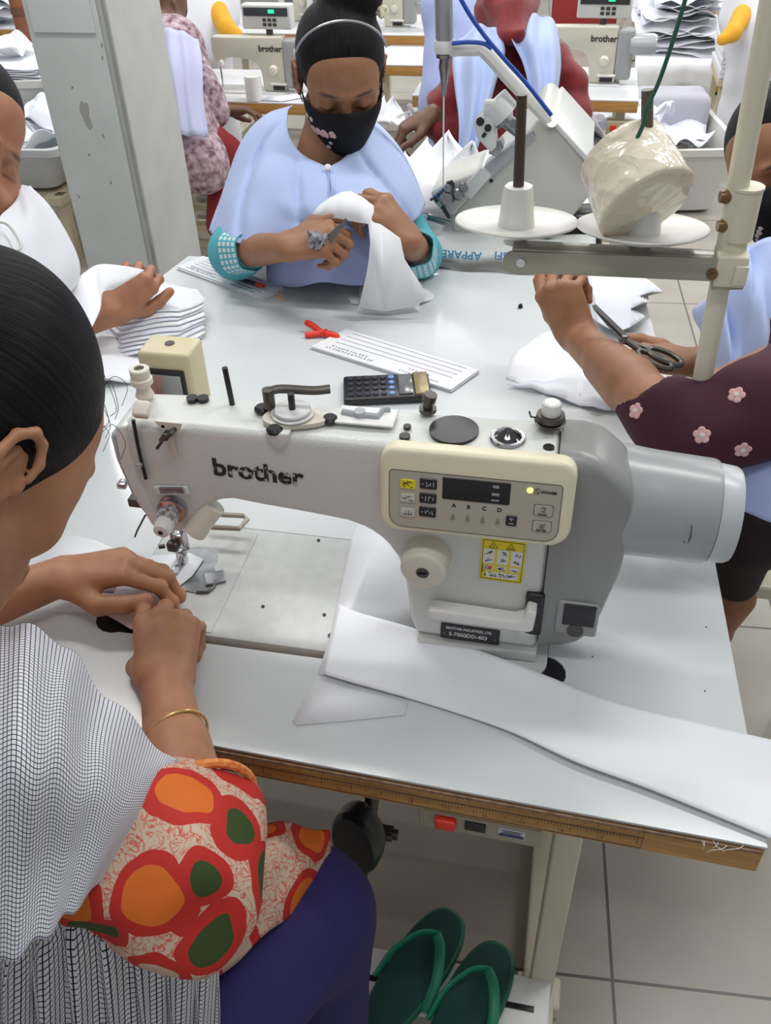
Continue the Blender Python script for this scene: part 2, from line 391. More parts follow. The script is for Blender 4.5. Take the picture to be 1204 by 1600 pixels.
# bed recess with round corner pockets
x0, x1, y0, y1 = -.497, .027, .674, .875
core = MB()
def ring_fill(outer, hole, z0, z1, mb):
    b = bmesh.new(); eo = []
    def loop(ps, z):
        vs = [b.verts.new((p[0], p[1], z)) for p in ps]; return vs, [b.edges.new((vs[i], vs[(i+1) % len(vs)])) for i in range(len(vs))]
    for z in (z0, z1):
        v1, e1 = loop(outer, z); v2, e2 = loop(hole, z)
        bmesh.ops.triangle_fill(b, edges=e1+e2, use_beauty=True); eo.append((v1, v2))
    for k in (0, 1):
        a = eo[0][k]; c = eo[1][k]
        for i in range(len(a)):
            j = (i+1) % len(a); b.faces.new((a[i], a[j], c[j], c[i]))
    bmesh.ops.recalc_face_normals(b, faces=b.faces); return mb.bm(b)
def arc(cx, cy, r, a0, a1, n=9): return [(cx+r*math.cos(math.radians(a0+(a1-a0)*i/n)), cy+r*math.sin(math.radians(a0+(a1-a0)*i/n))) for i in range(n+1)]
hole = arc(x0+.004, y0+.012, .026, 90, 300) + arc(x1-.006, y0+.014, .026, 240, 440) + [(x1+.001, y1), (x0-.001, y1)]
ring_fill(out, hole, ZT-.003, ZT, core); core.build('laminate_top', laminate, table)
inner = [(-.3+(x+.3)*.9985, 1.1+(y-1.1)*.9985) for x, y in out]
ring_fill(inner, hole, ZT-.044, ZT-.003, MB()).build('tabletop', wood, table)
for cx, cy in ((x0+.004, y0+.012), (x1-.006, y0+.014)): MB().cyl((cx, cy, ZT-.012), (cx, cy, ZT-.002), .0262, n=40).build('corner_cushion', m_black, table)
MB().box((-.235, .775, ZT-.047), (.60, .27, .004)).build('bed_tray', m_black, table)
# darker worn line of raw board under the laminate on the front edge
MB().bar((-.98, .546, ZT-.006), (.236, .5075, ZT-.006), .002, .004).build('edge_strip', ply, table)
# ruler printed on the front edge
rm = MB(); fr0 = V(.240, .5095, 0); fd = unit(V(-1.02, .55, 0)-fr0); fd = V(-1.26, .040, 0); fd = unit(fd); fn_ = V(fd[1], -fd[0], 0); fn_ = -fn_ if fn_[1] > 0 else fn_
def onedge(s, z): q = fr0+fd*s+fn_*.0022; return (q[0], q[1], z)
for k in range(0, 225):
    s = .115+k*.0032; L = .0042 if k % 5 else (.007 if k % 10 else .0095)
    rm.bar(onedge(s, ZT-.0195), onedge(s, ZT-.0195-L), .0005, .0006)
for k in range(0, 60):
    s = .115+k*.0127; rm.bar(onedge(s, ZT-.0085), onedge(s, ZT-.0125), .0005, .0006)
rm.bar(onedge(.11, ZT-.0185), onedge(.83, ZT-.0185), .0005, .0005); rm.bar(onedge(.11, ZT-.036), onedge(.83, ZT-.036), .0005, .0005)
rm.bar(onedge(.11, ZT-.0085), onedge(.11, ZT-.036), .0005, .0006)
for k in range(1, 19):
    s = .115+k*.0381; q = onedge(s, ZT-.033)
    me = bpy.data.curves.new('n', 'FONT'); me.body = str(20-k); me.size = .0062; tmp = bpy.data.objects.new('n', me); mm = bpy.data.meshes.new_from_object(tmp); bpy.data.objects.remove(tmp)
    mm.transform(FM(q, -fd, fn_)); rm.add([v.co for v in mm.vertices], [tuple(f.vertices) for f in mm.polygons])
rm.build('ruler_marking', m_ink, table)
# steel frame: legs, rails, foot bars
lx, ly = .075, .66
leg_front = MB().box((lx+.002, ly, .37), (.036, .03, .66), bev=.004).build('leg', m_paint, table)
MB().box((lx-.004, ly-.004, .68), (.056, .05, .05), bev=.005).cyl((lx-.005, ly-.032, .685), (lx-.005, ly-.02, .685), .005).build('leg_bracket', m_paint, table)
for bx, bz in ((lx, .695), (lx+.004, .66)): MB().cyl((bx, ly-.0175, bz), (bx, ly-.0145, bz), .0045, n=12).build('bolt', m_dsteel, table)
MB().box((lx, ly+.9, .37), (.05, .03, .66), bev=.004).build('leg', m_paint, table)
for yy in (.66, 1.56): MB().box((-.86, yy, .37), (.05, .03, .66), bev=.004).build('leg', m_paint, table)
MB().box((lx, .95, .035), (.05, .80, .03), bev=.005).box((lx, .66, .02), (.07, .05, .04), bev=.005).build('foot_bar', m_paint, table)
MB().box((-.86, 1.1, .035), (.05, 1.1, .03), bev=.005).build('foot_bar', m_paint, table)
MB().box((-.38, .70, .69), (.88, .03, .04), bev=.004).build('cross_rail', m_paint, table)
MB().box((-.39, 1.0, .10), (.90, .03, .05), bev=.004).build('cross_rail', m_paint, table)
# treadle and slotted stretcher near the floor
tre = MB().box((-.06, .605, .10), (.30, .085, .012), bev=.004)
tre.build('treadle_bar', m_white, table)
for xx in (-.17, .045):
    MB().box((xx, .600, .1065), (.045, .009, .0016), bev=.0005).build('slot', m_black, table)
# switch box below the front edge
s0 = V(.048, .523, 0); fdv = fd
sc = s0+fd*.075; ang = math.atan2(fd[1], fd[0])+PI
rotb = Matrix.Rotation(ang, 4, 'Z')
cz = ZT-.044-.022
def sbp(a, b_, c): r = rotb@Vector((a, b_, c)); return (sc[0]+r.x, sc[1]+r.y, cz+r.z)
sb = MB().box(sbp(0, .03, 0), (.135, .06, .044), rotb, .004).build('switch_box', mat('switch_beige', (.42, .37, .26), .45), table); sb['label'] = 'beige motor switch box'
MB().box(sbp(0, -.0005, -.003), (.123, .002, .030), rotb, .0008).build('front_plate', mat('switch_plate', (.36, .32, .24), .5), sb)
MB().box(sbp(-.037, -.004, .0), (.022, .010, .016), rotb, .002).build('red_button', m_red, sb)
MB().box(sbp(-.006, -.002, .0), (.022, .004, .014), rotb, .001).build('black_button', m_black, sb)
lbs = MB().box(sbp(.032, -.0018, -.001), (.028, .0012, .015), rotb, .0003).build('sticker', mat('sticker_silver', (.55, .57, .6), .4), sb)
MB().box(sbp(.032, -.0026, -.0045), (.026, .0004, .004), rotb).build('sticker_band', mat('sticker_navy', (.03, .05, .14), .4), sb)
mbt = MB()
for i in range(3): mbt.box(sbp(.032, -.0027, .004-i*.0025), (.022-.004*(i % 2), .0003, .0007), rotb)
mbt.build('sticker_text', m_ink, sb)
# knee lifter: black oval pad on a rod
kc = PD(550, 1325, 1.115); 
R3 = ortho(V(.35, 1, .05), (.1, 0, 1))
pad = MB().lathe((0, 0, 0), (0, .030, 0), [(.0, 0), (.9, .02), (1, .2), (1, .7), (.93, .95), (.72, 1), (.6, .75), (.0, .7)], 36)
pad.v = [tuple(kc + R3[0]*(v[0]*.034) + R3[1]*(v[1]) + R3[2]*(v[2]*.074)) for v in pad.v]
kn = pad.build('knee_pad', m_black, table)
rt_ = kc+V(.006, .035, 0)
MB().tube([rt_+V(.008, 0, -.01), rt_+V(.009, .01, .04), rt_+V(.006, .02, .07), rt_+V(.004, .03, .10)], .0075, 12).build('rod', m_dsteel, kn)
MB().box(rt_+V(.014, .0, -.012), (.05, .018, .012), bev=.002).cyl(rt_+V(.03, 0, -.012), rt_+V(.045, 0, -.012), .007).build('clamp', m_dsteel, kn)

MB().bar((-.80, .575, .690), (.06, .572, .690), .022, .035, .003).build('front_rail', m_paint, table)
for a, b_ in ((925, 1026), (1101, 1080), (1103, 980)): k = PZ(a, b_, ZT); MB().cyl(k, k+V(0, 0, .0004), .0010, n=10).build('speck', m_black, table)
# ================================================================ the big sewing machine in front
mc = thing('sewing_machine', 'large off-white lockstitch sewing machine with grey motor, nearest machine in the middle of the photo', 'sewing machine', (-.2, .775, ZT))
YF, YB = .705, .772
# bed
bedo = arc(x0+.0415, y0+.0415, .04, 270, 180, 8) + [(x0+.0015, y1-.0015), (x1-.0015, y1-.0015)] + arc(x1-.030, y0+.0295, .028, 0, -90, 8)
MB().prism(bedo[::-1], ZT-.030, ZT+.0008, 'z', bev=.0012, seg=2, bang=50).build('bed', m_bed, mc)
MB().prism([(x0+.03, y0+.006), (x0+.127, y0+.006), (x0+.127, y1-.01), (x0+.012, y1-.01), (x0+.012, y0+.03)][::-1], ZT+.0012, ZT+.0018, 'z').build('slide_plate', m_bed, mc)
# needle plate (dark worn steel, rounded at the far side)
nx, ny = -.447, .787
pl = [(nx-.03, ny-.042), (nx+.044, ny-.048), (nx+.052, ny-.043), (nx+.054, ny-.016)] + [(nx+.012+.030*math.cos(a), ny+.012+.026*math.sin(a)) for a in np.linspace(-.3, PI*.95, 14)] + [(nx-.03, ny+.01)]
MB().prism(pl, ZT+.0014, ZT+.003, 'z', bev=.0006, seg=1).build('needle_plate', m_steel, mc)
MB().tube([(nx+.036, ny-.046, ZT+.003), (nx+.050, ny-.044, ZT+.0034), (nx+.054, ny-.034, ZT+.0036), (nx+.053, ny-.02, ZT+.0034)], .0022, 8).build('plate_catch', m_dsteel, mc)
MB().box((nx+.050, ny-.018, ZT+.004), (.026, .022, .003), .5, .001).build('cloth_guide', m_steel, mc)
for a, b_ in ((-.286, .865), (-.228, .70), (-.244, .732), (-.322, .733)):
    MB().cyl((a, b_, ZT+.001), (a, b_, ZT+.0022), .0022 if b_ != .70 else .0036, n=12).build('screw_hole', m_black, mc)
# rear presser lifter lever (steel loop behind the arm)
def P(a, b_, y): return PY(a, b_, y)
lp = [PZ(x, y, ZT+.03) for x, y in ((322, 803), (380, 806), (386, 812), (374, 826), (330, 824))]
MB().tube(lp, .0035, 8).build('presser_lever', mat('lever_metal', (.40, .37, .31), .35, .5), mc)
# arm and column, one casting
o2 = xz([(226, 652), (300, 660), (560, 688), (876, 712)], .715)
O = [(-.4315, 1.036), (-.36, 1.0395), (-.18, 1.0385), (.012, 1.043), (.012, .79)]
O += [(.012, .7765), (-.128, .7765), (-.134, .80), (-.139, .86), (-.147, .89), (-.160, .912), (-.178, .9265), (-.20, .934), (-.24, .9385), (-.29, .943), (-.325, .947), (-.342, .944), (-.358, .930), (-.378, .905), (-.39, .893), (-.412, .888), (-.425, .91), (-.440, .96), (-.4425, 1.02)]
arm = MB().prism(O, YF, YB, 'y', bev=.010, seg=5, bang=20).build('arm', m_body, mc, ang=50)
MB().prism([(.012, .7765), (.012, .7612), (-.118, .7612), (-.126, .7765)], .699, YB, 'y', bev=.003).build('column_foot', m_body, mc)
# face plate at the needle end with the take-up slot
fp = [(-.4415, 1.032), (-.4455, .985), (-.4395, .945), (-.428, .905), (-.419, .889), (-.4125, .889), (-.419, .92), (-.427, .96), (-.430, 1.0), (-.428, 1.034)]
MB().prism(fp, YF-.0025, YB-.012, 'y', bev=.003, seg=2).build('face_plate', m_body2, mc, ang=50)
MB().prism([(-.4535, 1.018), (-.454, .985), (-.446, .935), (-.434, .905), (-.434, 1.02)], YF+.004, YB-.008, 'y', bev=.004, seg=2).build('needle_end_cover', m_grey2, mc, ang=50)
sl = [P(208, 656, YF-.004), P(214, 690, YF-.004), P(221, 722, YF-.004), P(228, 748, YF-.004)]
MB().tube(sl, .0021, 8).build('take_up_slot', m_black, mc)
MB().cyl(P(217, 726, YF-.012), P(217, 726, YF-.001), .0028).cyl(P(217, 726, YF-.012)+V(-.003, 0, 0), P(217, 726, YF-.012)+V(.003, 0, 0), .0022).build('take_up_lever', m_chrome, mc)
MB().box(P(192, 756, YF+.02), (.010, .012, .007), bev=.001).build('side_screw', m_chrome, mc)
# thread guides on the front
tgp = P(222, 640, YF+.004)
MB().box(tgp, (.017, .018, .010), Matrix.Rotation(.5, 4, 'X'), .003).build('thread_guide', m_ivory, mc)
g = P(260, 682, YF-.008)
MB().prism([(g[0]-.013, g[2]+.014), (g[0]+.017, g[2]+.014), (g[0]+.013, g[2]+.004), (g[0]+.004, g[2]-.004), (g[0]+.004, g[2]-.028), (g[0]-.001, g[2]-.028), (g[0]-.002, g[2]-.002)], YF-.003, YF-.001).build('guide_bracket', m_ivory, mc)
MB().bar(g+V(.010, 0, .008), g+V(-.006, 0, -.003), .012, .004, .001).bar(g+V(-.001, 0, 0), g+V(-.012, -.004, -.014), .004, .003, .001).cyl(g+V(0, -.004, .001), g+V(0, .006, .001), .004).build('thread_hook', m_dsteel, mc)
MB().cyl(P(256, 664, YF), P(256, 664, YF)+V(0, -.003, 0), .002, n=10).build('small_screw', m_black, mc)
# tension disc group low on the head
t = P(264, 804, YF-.014)
MB().lathe(t+V(0, .018, 0), t+V(0, -.012, 0), [(.013, 0), (.0165, .1), (.0165, .3), (.0125, .34), (.0155, .42), (.0155, .5), (.011, .55), (.012, .75), (.010, .8), (.009, 1)], 36).build('tension_disc', m_chrome, mc)
MB().lathe(t+V(0, -.008, -.002), t+V(0, -.026, -.004), [(.0085, 0), (.0098, .1), (.0098, .6), (.0085, .95), (.004, 1)], 36, fn=lambda r, tt, th: r*(1+.03*math.cos(14*th))).build('tension_knob', m_white, mc)
MB().cyl(t+V(0, -.0255, -.004), t+V(0, -.0268, -.004), .0028, n=14).build('tension_screw', m_black, mc)
MB().box(P(268, 766, YF-.003), (.040, .004, .012), Matrix.Rotation(-.12, 4, 'Y'), .002).build('thread_plate', m_body2, mc)
MB().box(P(268, 766, YF-.006), (.028, .003, .008), Matrix.Rotation(-.12, 4, 'Y'), .001).build('thread_opening', m_steel, mc)
# lamp tube behind the needle
a = P(335, 790, YF+.010); b_ = P(303, 832, YF-.002)
MB().lathe(a, b_, [(.0125, 0), (.0125, .7), (.0135, .75), (.0135, .97), (.010, 1)], 28).build('needle_lamp', m_ivory, mc)
# needle bar, presser bar and foot
nb = V(-.4515, .785, 0)
MB().cyl(nb+V(0, 0, .80), nb+V(0, 0, .90), .0036).build('needle_bar', m_chrome, mc)
MB().cyl(nb+V(0, 0, .762), nb+V(0, 0, .81), .0009, .0016, 10).build('needle', m_chrome, mc)
MB().cyl(nb+V(.010, .010, .785), nb+V(.010, .010, .90), .0045).box(nb+V(.008, .006, .803), (.012, .014, .022), bev=.002).build('presser_bar', m_chrome, mc)
MB().box(nb+V(0, -.004, .80), (.014, .012, .014), bev=.003).cyl(nb+V(-.010, -.006, .80), nb+V(-.017, -.009, .80), .003).build('needle_clamp', m_dsteel, mc)
MB().box(nb+V(.006, .004, .776), (.009, .010, .022), bev=.002).prism([(nb[0]-.007, nb[1]-.020), (nb[0]-.002, nb[1]-.020), (nb[0]-.002, nb[1]-.003), (nb[0]+.002, nb[1]-.003), (nb[0]+.002, nb[1]-.020), (nb[0]+.007, nb[1]-.020), (nb[0]+.009, nb[1]+.012), (nb[0]-.007, nb[1]+.012)], ZT+.0045, ZT+.0075, 'z', bev=.0006, seg=1).build('presser_foot', m_chrome, mc)
MB().tube([nb+V(-.012, 0, .85), nb+V(-.028, -.004, .846), nb+V(-.045, -.004, .818), nb+V(-.05, -.004, .808)], .0013, 8).build('finger_guard', m_dsteel, mc)
MB().tube([nb+V(.012, 0, .842), nb+V(.030, 0, .835), nb+V(.040, 0, .822), nb+V(.041, 0, .828)], .001, 8).build('thread_wire', m_dsteel, mc)
MB().box(nb+V(-.012, -.006, .877), (.05, .03, .012), bev=.002).build('head_bottom', m_dsteel, mc)
# top of the arm
ZA = 1.043
def T(a, b_): q = PZ(a, b_, ZA); return q
q = T(226, 616)
MB().lathe(q+V(0, 0, -.004), q+V(0, 0, .032), [(.008, 0), (.010, .1), (.0075, .3), (.008, .42), (.0115, .50), (.0118, .66), (.0098, .70), (.0105, .78), (.0105, .97), (.009, 1), (.0055, 1), (.0055, .93), (0, .93)], 36).build('pressure_knob', m_ivory, mc)
MB().cyl(q+V(0, 0, .026), q+V(0, 0, .030), .0052).build('knob_screw', m_dsteel, mc)
for a, b_ in ((300, 622), (317, 622)): 
    k = T(a, b_); MB().cyl(k+V(0, 0, -.003), k+V(0, 0, .0012), .0062, n=20).build('plug', m_black, mc)
k = T(362, 627); MB().cyl(k+V(0, 0, -.004), k+V(-.002, 0, .040), .0030, n=14).build('thread_pin', m_black, mc)
k = T(458, 652)
pts = [(k[0]+(.032+.004*math.cos(3*a+.5))*math.cos(a), k[1]+.000+(.022+.002*math.cos(3*a))*math.sin(a)) for a in np.linspace(0, 2*PI, 40, False)]
MB().prism(pts, ZA-.002, ZA+.0035, 'z', bev=.001, seg=2).build('bobbin_plate', mat('bobbin_plate_cream', (.60, .56, .46), .4), mc)
MB().lathe(k+V(0, 0, .0035), k+V(0, 0, .0105), [(.020, 0), (.022, .2), (.022, .4), (.0175, .45), (.019, .8), (.018, 1)], 36).build('bobbin_disc', mat('disc_white', (.66, .67, .66), .3, .1), mc)
MB().cyl(k+V(0, 0, .01), k+V(0, 0, .028), .0035).build('bobbin_spindle', m_black, mc)
kk = k+V(-.026, .006, .012)
lev = spline([kk+V(0, 0, .012), kk+V(.012, .006, .013), kk+V(.045, .008, .013), kk+V(.062, .012, .014)], 6)
MB().tube(lev, .0048, 10, flat=.5).cyl(kk+V(0, 0, -.006), kk+V(0, 0, .015), .006).build('bobbin_lever', m_dsteel, mc)
for dx, dy in ((-.036, .010), (.038, .002), (-.012, -.026)):
    MB().lathe(k+V(dx, dy, -.001), k+V(dx, dy, .004), [(.0085, 0), (.0085, .5), (.006, 1)], 20).build('rubber_plug', m_black, mc)
MB().prism([(k[0]-.022, k[2]+.001), (k[0]+.005, k[2]+.001), (k[0]+.001, k[2]-.012), (k[0]-.008, k[2]-.020), (k[0]-.017, k[2]-.012)], YF-.004, YF+.01, 'y', bev=.003, seg=3).build('boss', m_body, mc, ang=60)
k = T(573, 652)
MB().box(k+V(0, 0, .001), (.060, .032, .0025), bev=.001).build('top_plate', m_white, mc)
MB().tube([k+V(-.026, .0, .004), k+V(-.008, -.003, .0042), k+V(.012, -.003, .0042), k+V(.015, .010, .0042), k+V(.022, .012, .0042)], .0035, 10, flat=.6).cyl(k+V(-.007, -.001, .003), k+V(-.007, -.001, .008), .006).build('plate_lever', m_grey2, mc)
k = T(668, 642); MB().cyl(k, k+V(0, 0, .004), .009).cyl(k, k+V(0, 0, .02), .005).cyl(k+V(.001, 0, .012), k+V(.003, 0, .02), .007).build('thread_stud', m_dsteel, mc)
for a, b_, r in ((636, 666, .004), (632, 681, .0055), (857, 699, .0055)): k = T(a, b_); MB().cyl(k+V(0, 0, -.002), k+V(0, 0, .0008), r, n=20).build('screw_recess', m_black, mc)
k = T(709, 672); MB().cyl(k+V(0, 0, -.002), k+V(0, 0, .0015), .0245, n=48).build('oil_cap', m_black, mc)
k = T(793, 685); MB().lathe(k+V(0, 0, -.001), k+V(0, 0, .010), [(.0155, 0), (.0165, .2), (.013, .35), (.009, .6), (.004, 1), (0, 1)], 36).build('oil_window', mat('dark_chrome', (.12, .12, .12), .08, 1), mc)
MB().lathe(k+V(0, 0, -.001), k+V(0, 0, .003), [(.0165, 0), (.0175, .5), (.0165, 1), (.0135, 1), (.013, .5)], 36).build('window_rim', m_chrome, mc)
k = T(858, 668)
MB().lathe(k+V(0, 0, 0), k+V(0, 0, .016), [(.006, 0), (.006, .3), (.0145, .35), (.0155, .5), (.011, .6), (.0145, .7), (.0135, 1)], 32).tube([k+V(-.012, 0, .010), k+V(-.019, -.002, .012), k+V(-.021, -.002, .018)], .001, 6).build('thread_tension', m_dsteel, mc)
MB().lathe(k+V(0, 0, .016), k+V(0, 0, .030), [(.0088, 0), (.0095, .15), (.0088, .9), (.007, 1)], 32, fn=lambda r, tt, th: r*(1+.02*math.cos(16*th))).build('tension_cap', m_white, mc)
# lettering
nrm = V(0, -1, 0)
def on_front(a, b_, y=YF-.0006): return P(a, b_, y)
worn_ink = mat('worn_ink', (.02, .02, .02), .5, nscale=190, col2=(.45, .45, .44), detail=6); worn_ink.node_tree.nodes['Color Ramp'].color_ramp.elements[0].position = .40; worn_ink.node_tree.nodes['Color Ramp'].color_ramp.elements[1].position = .46
text_mesh('brother', .0305, FM(on_front(333, 741), (1, 0, -.03), nrm), worn_ink, 'brand_lettering', mc, .0003, .0008, sx=1.02, space=1.0)
# side housing and motor
Hq = xz([(876, 655), (905, 657), (940, 668), (963, 690), (975, 712), (982, 760), (980, 830), (972, 868), (954, 880), (947, 900), (938, 945), (921, 985), (893, 1009), (855, 1022)], .740)
Hs = [(.012, 1.044)] + [(p[0], p[1]) for p in spline([(.030, 1.0445), (.048, 1.040), (.066, 1.028), (.082, 1.012), (.088, .99), (.089, .95), (.088, .905), (.085, .885), (.080, .860), (.075, .835), (.066, .810), (.050, .790), (.030, .7795)], 4)] + [(.012, .7765)]
Hin = [(.022, 1.028)]+[(.030, 1.028), (.060, 1.010), (.068, .985), (.069, .95), (.067, .90), (.060, .86), (.055, .835), (.044, .812)]+[(.022, .80)]
def pillow(outline, ya, yb, rad, seg=7):
    n = len(outline); cx = sum(p[0] for p in outline)/n; cz_ = sum(p[1] for p in outline)/n; mb = MB(); vs = []; fs = []
    hw = (max(p[0] for p in outline)-min(p[0] for p in outline))/2; hh = (max(p[1] for p in outline)-min(p[1] for p in outline))/2
    prof = [(rad*(1-math.sin(a)), rad*(1-math.cos(a))) for a in np.linspace(0, PI/2, seg)]
    lev = [(ya+dy_, ins) for ins, dy_ in prof][::1]
    lev = [(ya+rad*(1-math.sin(a)), rad*(1-math.cos(a))) for a in np.linspace(PI/2, 0, seg)]
    lev = lev[::1]+[(yb-rad*(1-math.sin(a)), rad*(1-math.cos(a))) for a in np.linspace(0, PI/2, seg)]
    for y_, ins in lev:
        for p in outline:
            fx = (hw-ins)/hw; fz = (hh-ins)/hh; x = cx+(p[0]-cx)*fx
            if p[0] <= .0125: x = p[0]
            vs.append((x, y_, cz_+(p[1]-cz_)*fz))
    for j in range(len(lev)-1):
        for i in range(n): i2 = (i+1) % n; fs.append((j*n+i, j*n+i2, (j+1)*n+i2, (j+1)*n+i))
    fs += [tuple(range(n)), tuple((len(lev)-1)*n+i for i in range(n))]
    return mb.add(vs, fs)
pillow(Hs, YF-.001, YB+.012, .018).build('side_housing', m_grey, mc, ang=70)
YC = .763; ZC = .957; RM = .055
def ax(x, dz=0): return V(x, YC, ZC+dz)
MB().lathe(ax(.050, .002), ax(.170, -.004), [(.0590, 0), (.0585, .25), (.0572, .33), (.0563, .42), (.0558, .5), (.0545, .97), (.053, 1)], 64).build('motor', mat('motor_grey', (.34, .355, .36), .28), mc, ang=60)
MB().lathe(ax(.171, -.005), ax(.193, -.006), [(.0515, 0), (.0515, .1), (.050, .80), (.048, .97), (.040, 1), (0, 1)], 64).build('motor_cap', mat('cap_grey', (.50, .53, .55), .3), mc)
w_ = P(1060, 832, YC-.055)
wq = [P(1080, 820, YC-.057), P(1079, 838, YC-.056), P(1073, 852, YC-.054), P(1068, 846, YC-.055)]
MB().tube(wq, .0006, 6).build('cap_latch', m_dsteel, mc)
# control panel
def panel_pt(u, v, d=0):   # u 0..1 left-right, v 0..1 top-bottom on the slanted panel face
    return tl*(1-u)*(1-v)+tr*u*(1-v)+bl*(1-u)*v+br*u*v + pn*d
tl, tr, bl, br = P(596, 690, YF-.004), P(902, 722, YF-.004), P(590, 792, YF-.026), P(886, 840, YF-.026)
tl, tr = V(-.158, YF-.012, 1.0475), V(.0305, YF-.012, 1.0475); bl, br = V(-.158, YF-.026, .955), V(.0305, YF-.026, .955)
pn = unit(np.cross(tr-tl, bl-tl)); pn = pn if pn[1] < 0 else -pn
def rrect(w, h, rs, n=6):
    out = []
    for (cx, cy, a0), r in zip(((w, h, 0), (0, h, 90), (0, 0, 180), (w, 0, 270)), rs):
        ccx = cx-r if cx > 0 else r; ccy = cy-r if cy > 0 else r
        for i in range(n+1): a = math.radians(a0+90*i/n); out.append((ccx+r*math.cos(a), ccy+r*math.sin(a)))
    return out
pw = np.linalg.norm(tr-tl); ph = np.linalg.norm(bl-tl)
PM = FM(bl, tr-tl, pn)
def on_panel(pts, d0, d1, bev=0, seg=2): 
    mb = MB().prism(pts, d0, d1, 'z', bev=bev, seg=seg); mb.xf(PM); return mb
panel = on_panel(rrect(pw, ph, (.016, .016, .018, .022)), -.020, .003, .006, 4).build('control_panel', m_cream, mc, ang=50)
on_panel([(x+.010, y+.007) for x, y in rrect(pw-.022, ph-.030, (.004, .004, .014, .014))], .002, .0034).build('panel_face', m_cream2, panel)
bm_ = MB()
rr = [(x+.010, y+.007) for x, y in rrect(pw-.022, ph-.030, (.004, .004, .014, .014))]
bm_.tube([PM@Vector((x, y, .0036)) for x, y in rr+rr[:1]], .0003, 5).build('panel_outline', m_ink, panel)
def pbox(cx, cy, w, h, d0, d1, m, name, bev=.0006):
    return on_panel([(cx-w/2+x, cy-h/2+y) for x, y in rrect(w, h, (.0016,)*4, 3)], d0, d1, bev, 1).build(name, m, panel)
# panel coordinates are taken from the face: u across, v down, both in fractions of the whole panel
def pc(u, v): return (u*pw, (1-v)*ph)
def icon(cx, cy, w, h, kind, m):
    mb = MB()
    def ln(ps): mb.tube([PM@Vector((cx+a*w, cy+b_*h, .0052)) for a, b_ in ps], .00032, 4)
    if kind == 'sci': ln([(-.35, .3), (.1, -.1)]); ln([(.1, .3), (-.35, 0)]); ln([(-.1, .3), (.3, .3)]); ln([(-.35, -.1), (-.2, -.3)]); ln([(.2, -.3), (.35, -.3)])
    elif kind == 'zig': ln([(-.4, 0), (-.2, 0)]); ln([(-.2, -.1), (0, .2), (.2, .25)]); ln([(.1, -.2), (.4, -.3)])
    elif kind == 'nee': ln([(-.35, -.2), (.35, -.2)]); ln([(-.1, -.1), (-.1, .2)]); ln([(.1, -.3), (.1, .3)]); ln([(.3, -.1), (.3, .1)])
    elif kind == 'w1': ln([(-.4, 0), (-.3, 0)]); ln([(-.1, .3), (-.1, -.3), (.1, 0)]); ln([(.15, -.2), (.15, .2)]); ln([(.35, .3), (.35, -.3)])
    elif kind == 'w2': ln([(-.4, .1), (-.3, .1)]); ln([(-.15, .3), (-.15, -.3)]); ln([(.05, -.3), (.05, .2), (.2, .2)]); ln([(.35, -.2), (.35, .2)])
    elif kind == 'w3': ln([(-.4, 0), (-.3, 0)]); ln([(-.15, .2), (-.15, -.2), (.05, .3), (.15, -.2), (.3, .2), (.35, -.3)])
    elif kind == 'loop': ln([(-.2, .1), (-.2, .35), (.2, .35), (.2, .1), (.05, -.05)]); ln([(-.25, -.3), (.25, -.3)])
    elif kind == 'ent': ln([(.3, .3), (.3, .05), (-.3, .05)]); ln([(-.3, -.3), (.3, -.3)])
    elif kind == 'tri': ln([(-.3, -.4), (0, .3), (.3, -.4), (-.3, -.4)]); ln([(0, 0), (0, -.2)])
    elif kind == 'dn': ln([(-.2, .3), (.2, .3), (0, .05), (-.2, .3)]); ln([(-.3, -.25), (.3, -.25)])
    mb.build('key_print', m, panel)
for i, (v, kk_) in enumerate(((.40, 'sci'), (.565, 'zig'), (.74, 'nee'))):
    c = pc(.152, v); pbox(c[0], c[1], .0155, .0105, .003, .0046, m_yellow if i == 0 else m_cream2, 'key'); 
    if i: pbox(c[0], c[1], .0142, .0092, .0042, .0049, mat('key_pale', (.58, .56, .50), .4), 'key_face')
    icon(c[0], c[1], .014, .009, kk_, m_ink)
for i, (v, kk_) in enumerate(((.375, 'w1'), (.545, 'w2'), (.71, 'w3'))):
    c = pc(.258, v); pbox(c[0], c[1], .0168, .0115, .003, .0048, m_black, 'key'); icon(c[0], c[1], .015, .009, kk_, m_inkw)
c = pc(.505, .405); pbox(c[0], c[1], .0655, .0245, .003, .0042, mat('display_glass', (.012, .010, .012), .12), 'display')
for j, (uu, vv, s_) in enumerate(((.605, .33, .006), (.605, .42, .006), (.605, .49, .005))):
    c = pc(uu, vv); MB().box((c[0], c[1], .0044), (.0075 if j else .006, .003 if j < 2 else .0018, .0002)).xf(PM).build('display_print', mat('print_dim', (.30, .30, .30), .5), panel)
for j, ch in enumerate('ABCD'):
    c = pc(.392+j*.078, .625); text_mesh(ch, .006, PM@Matrix.Translation((c[0]-.0015, c[1], .0036)), m_ink, 'key_letter', panel, .0001, .0002)
    c = pc(.392+j*.078, .725); icon(c[0], c[1], .0065, .009, 'tri', m_ink)
c = pc(.695, .715); pbox(c[0], c[1], .0105, .0115, .003, .0048, m_black, 'key'); icon(c[0], c[1], .008, .010, 'dn', m_inkw)
c = pc(.775, .335); MB().lathe((c[0], c[1], .003), (c[0], c[1], .0052), [(.003, 0), (.003, .6), (.0015, 1)], 20).xf(PM).build('power_light', mat('led_green_yellow', (.75, .9, .2), .4, emit=1.2), panel)
c = pc(.812, .340); rg = MB().tube([PM@Vector((c[0]+.0028*math.cos(a), c[1]+.0028*math.sin(a), .0036)) for a in np.linspace(0, 2*PI, 20)], .0003, 4)
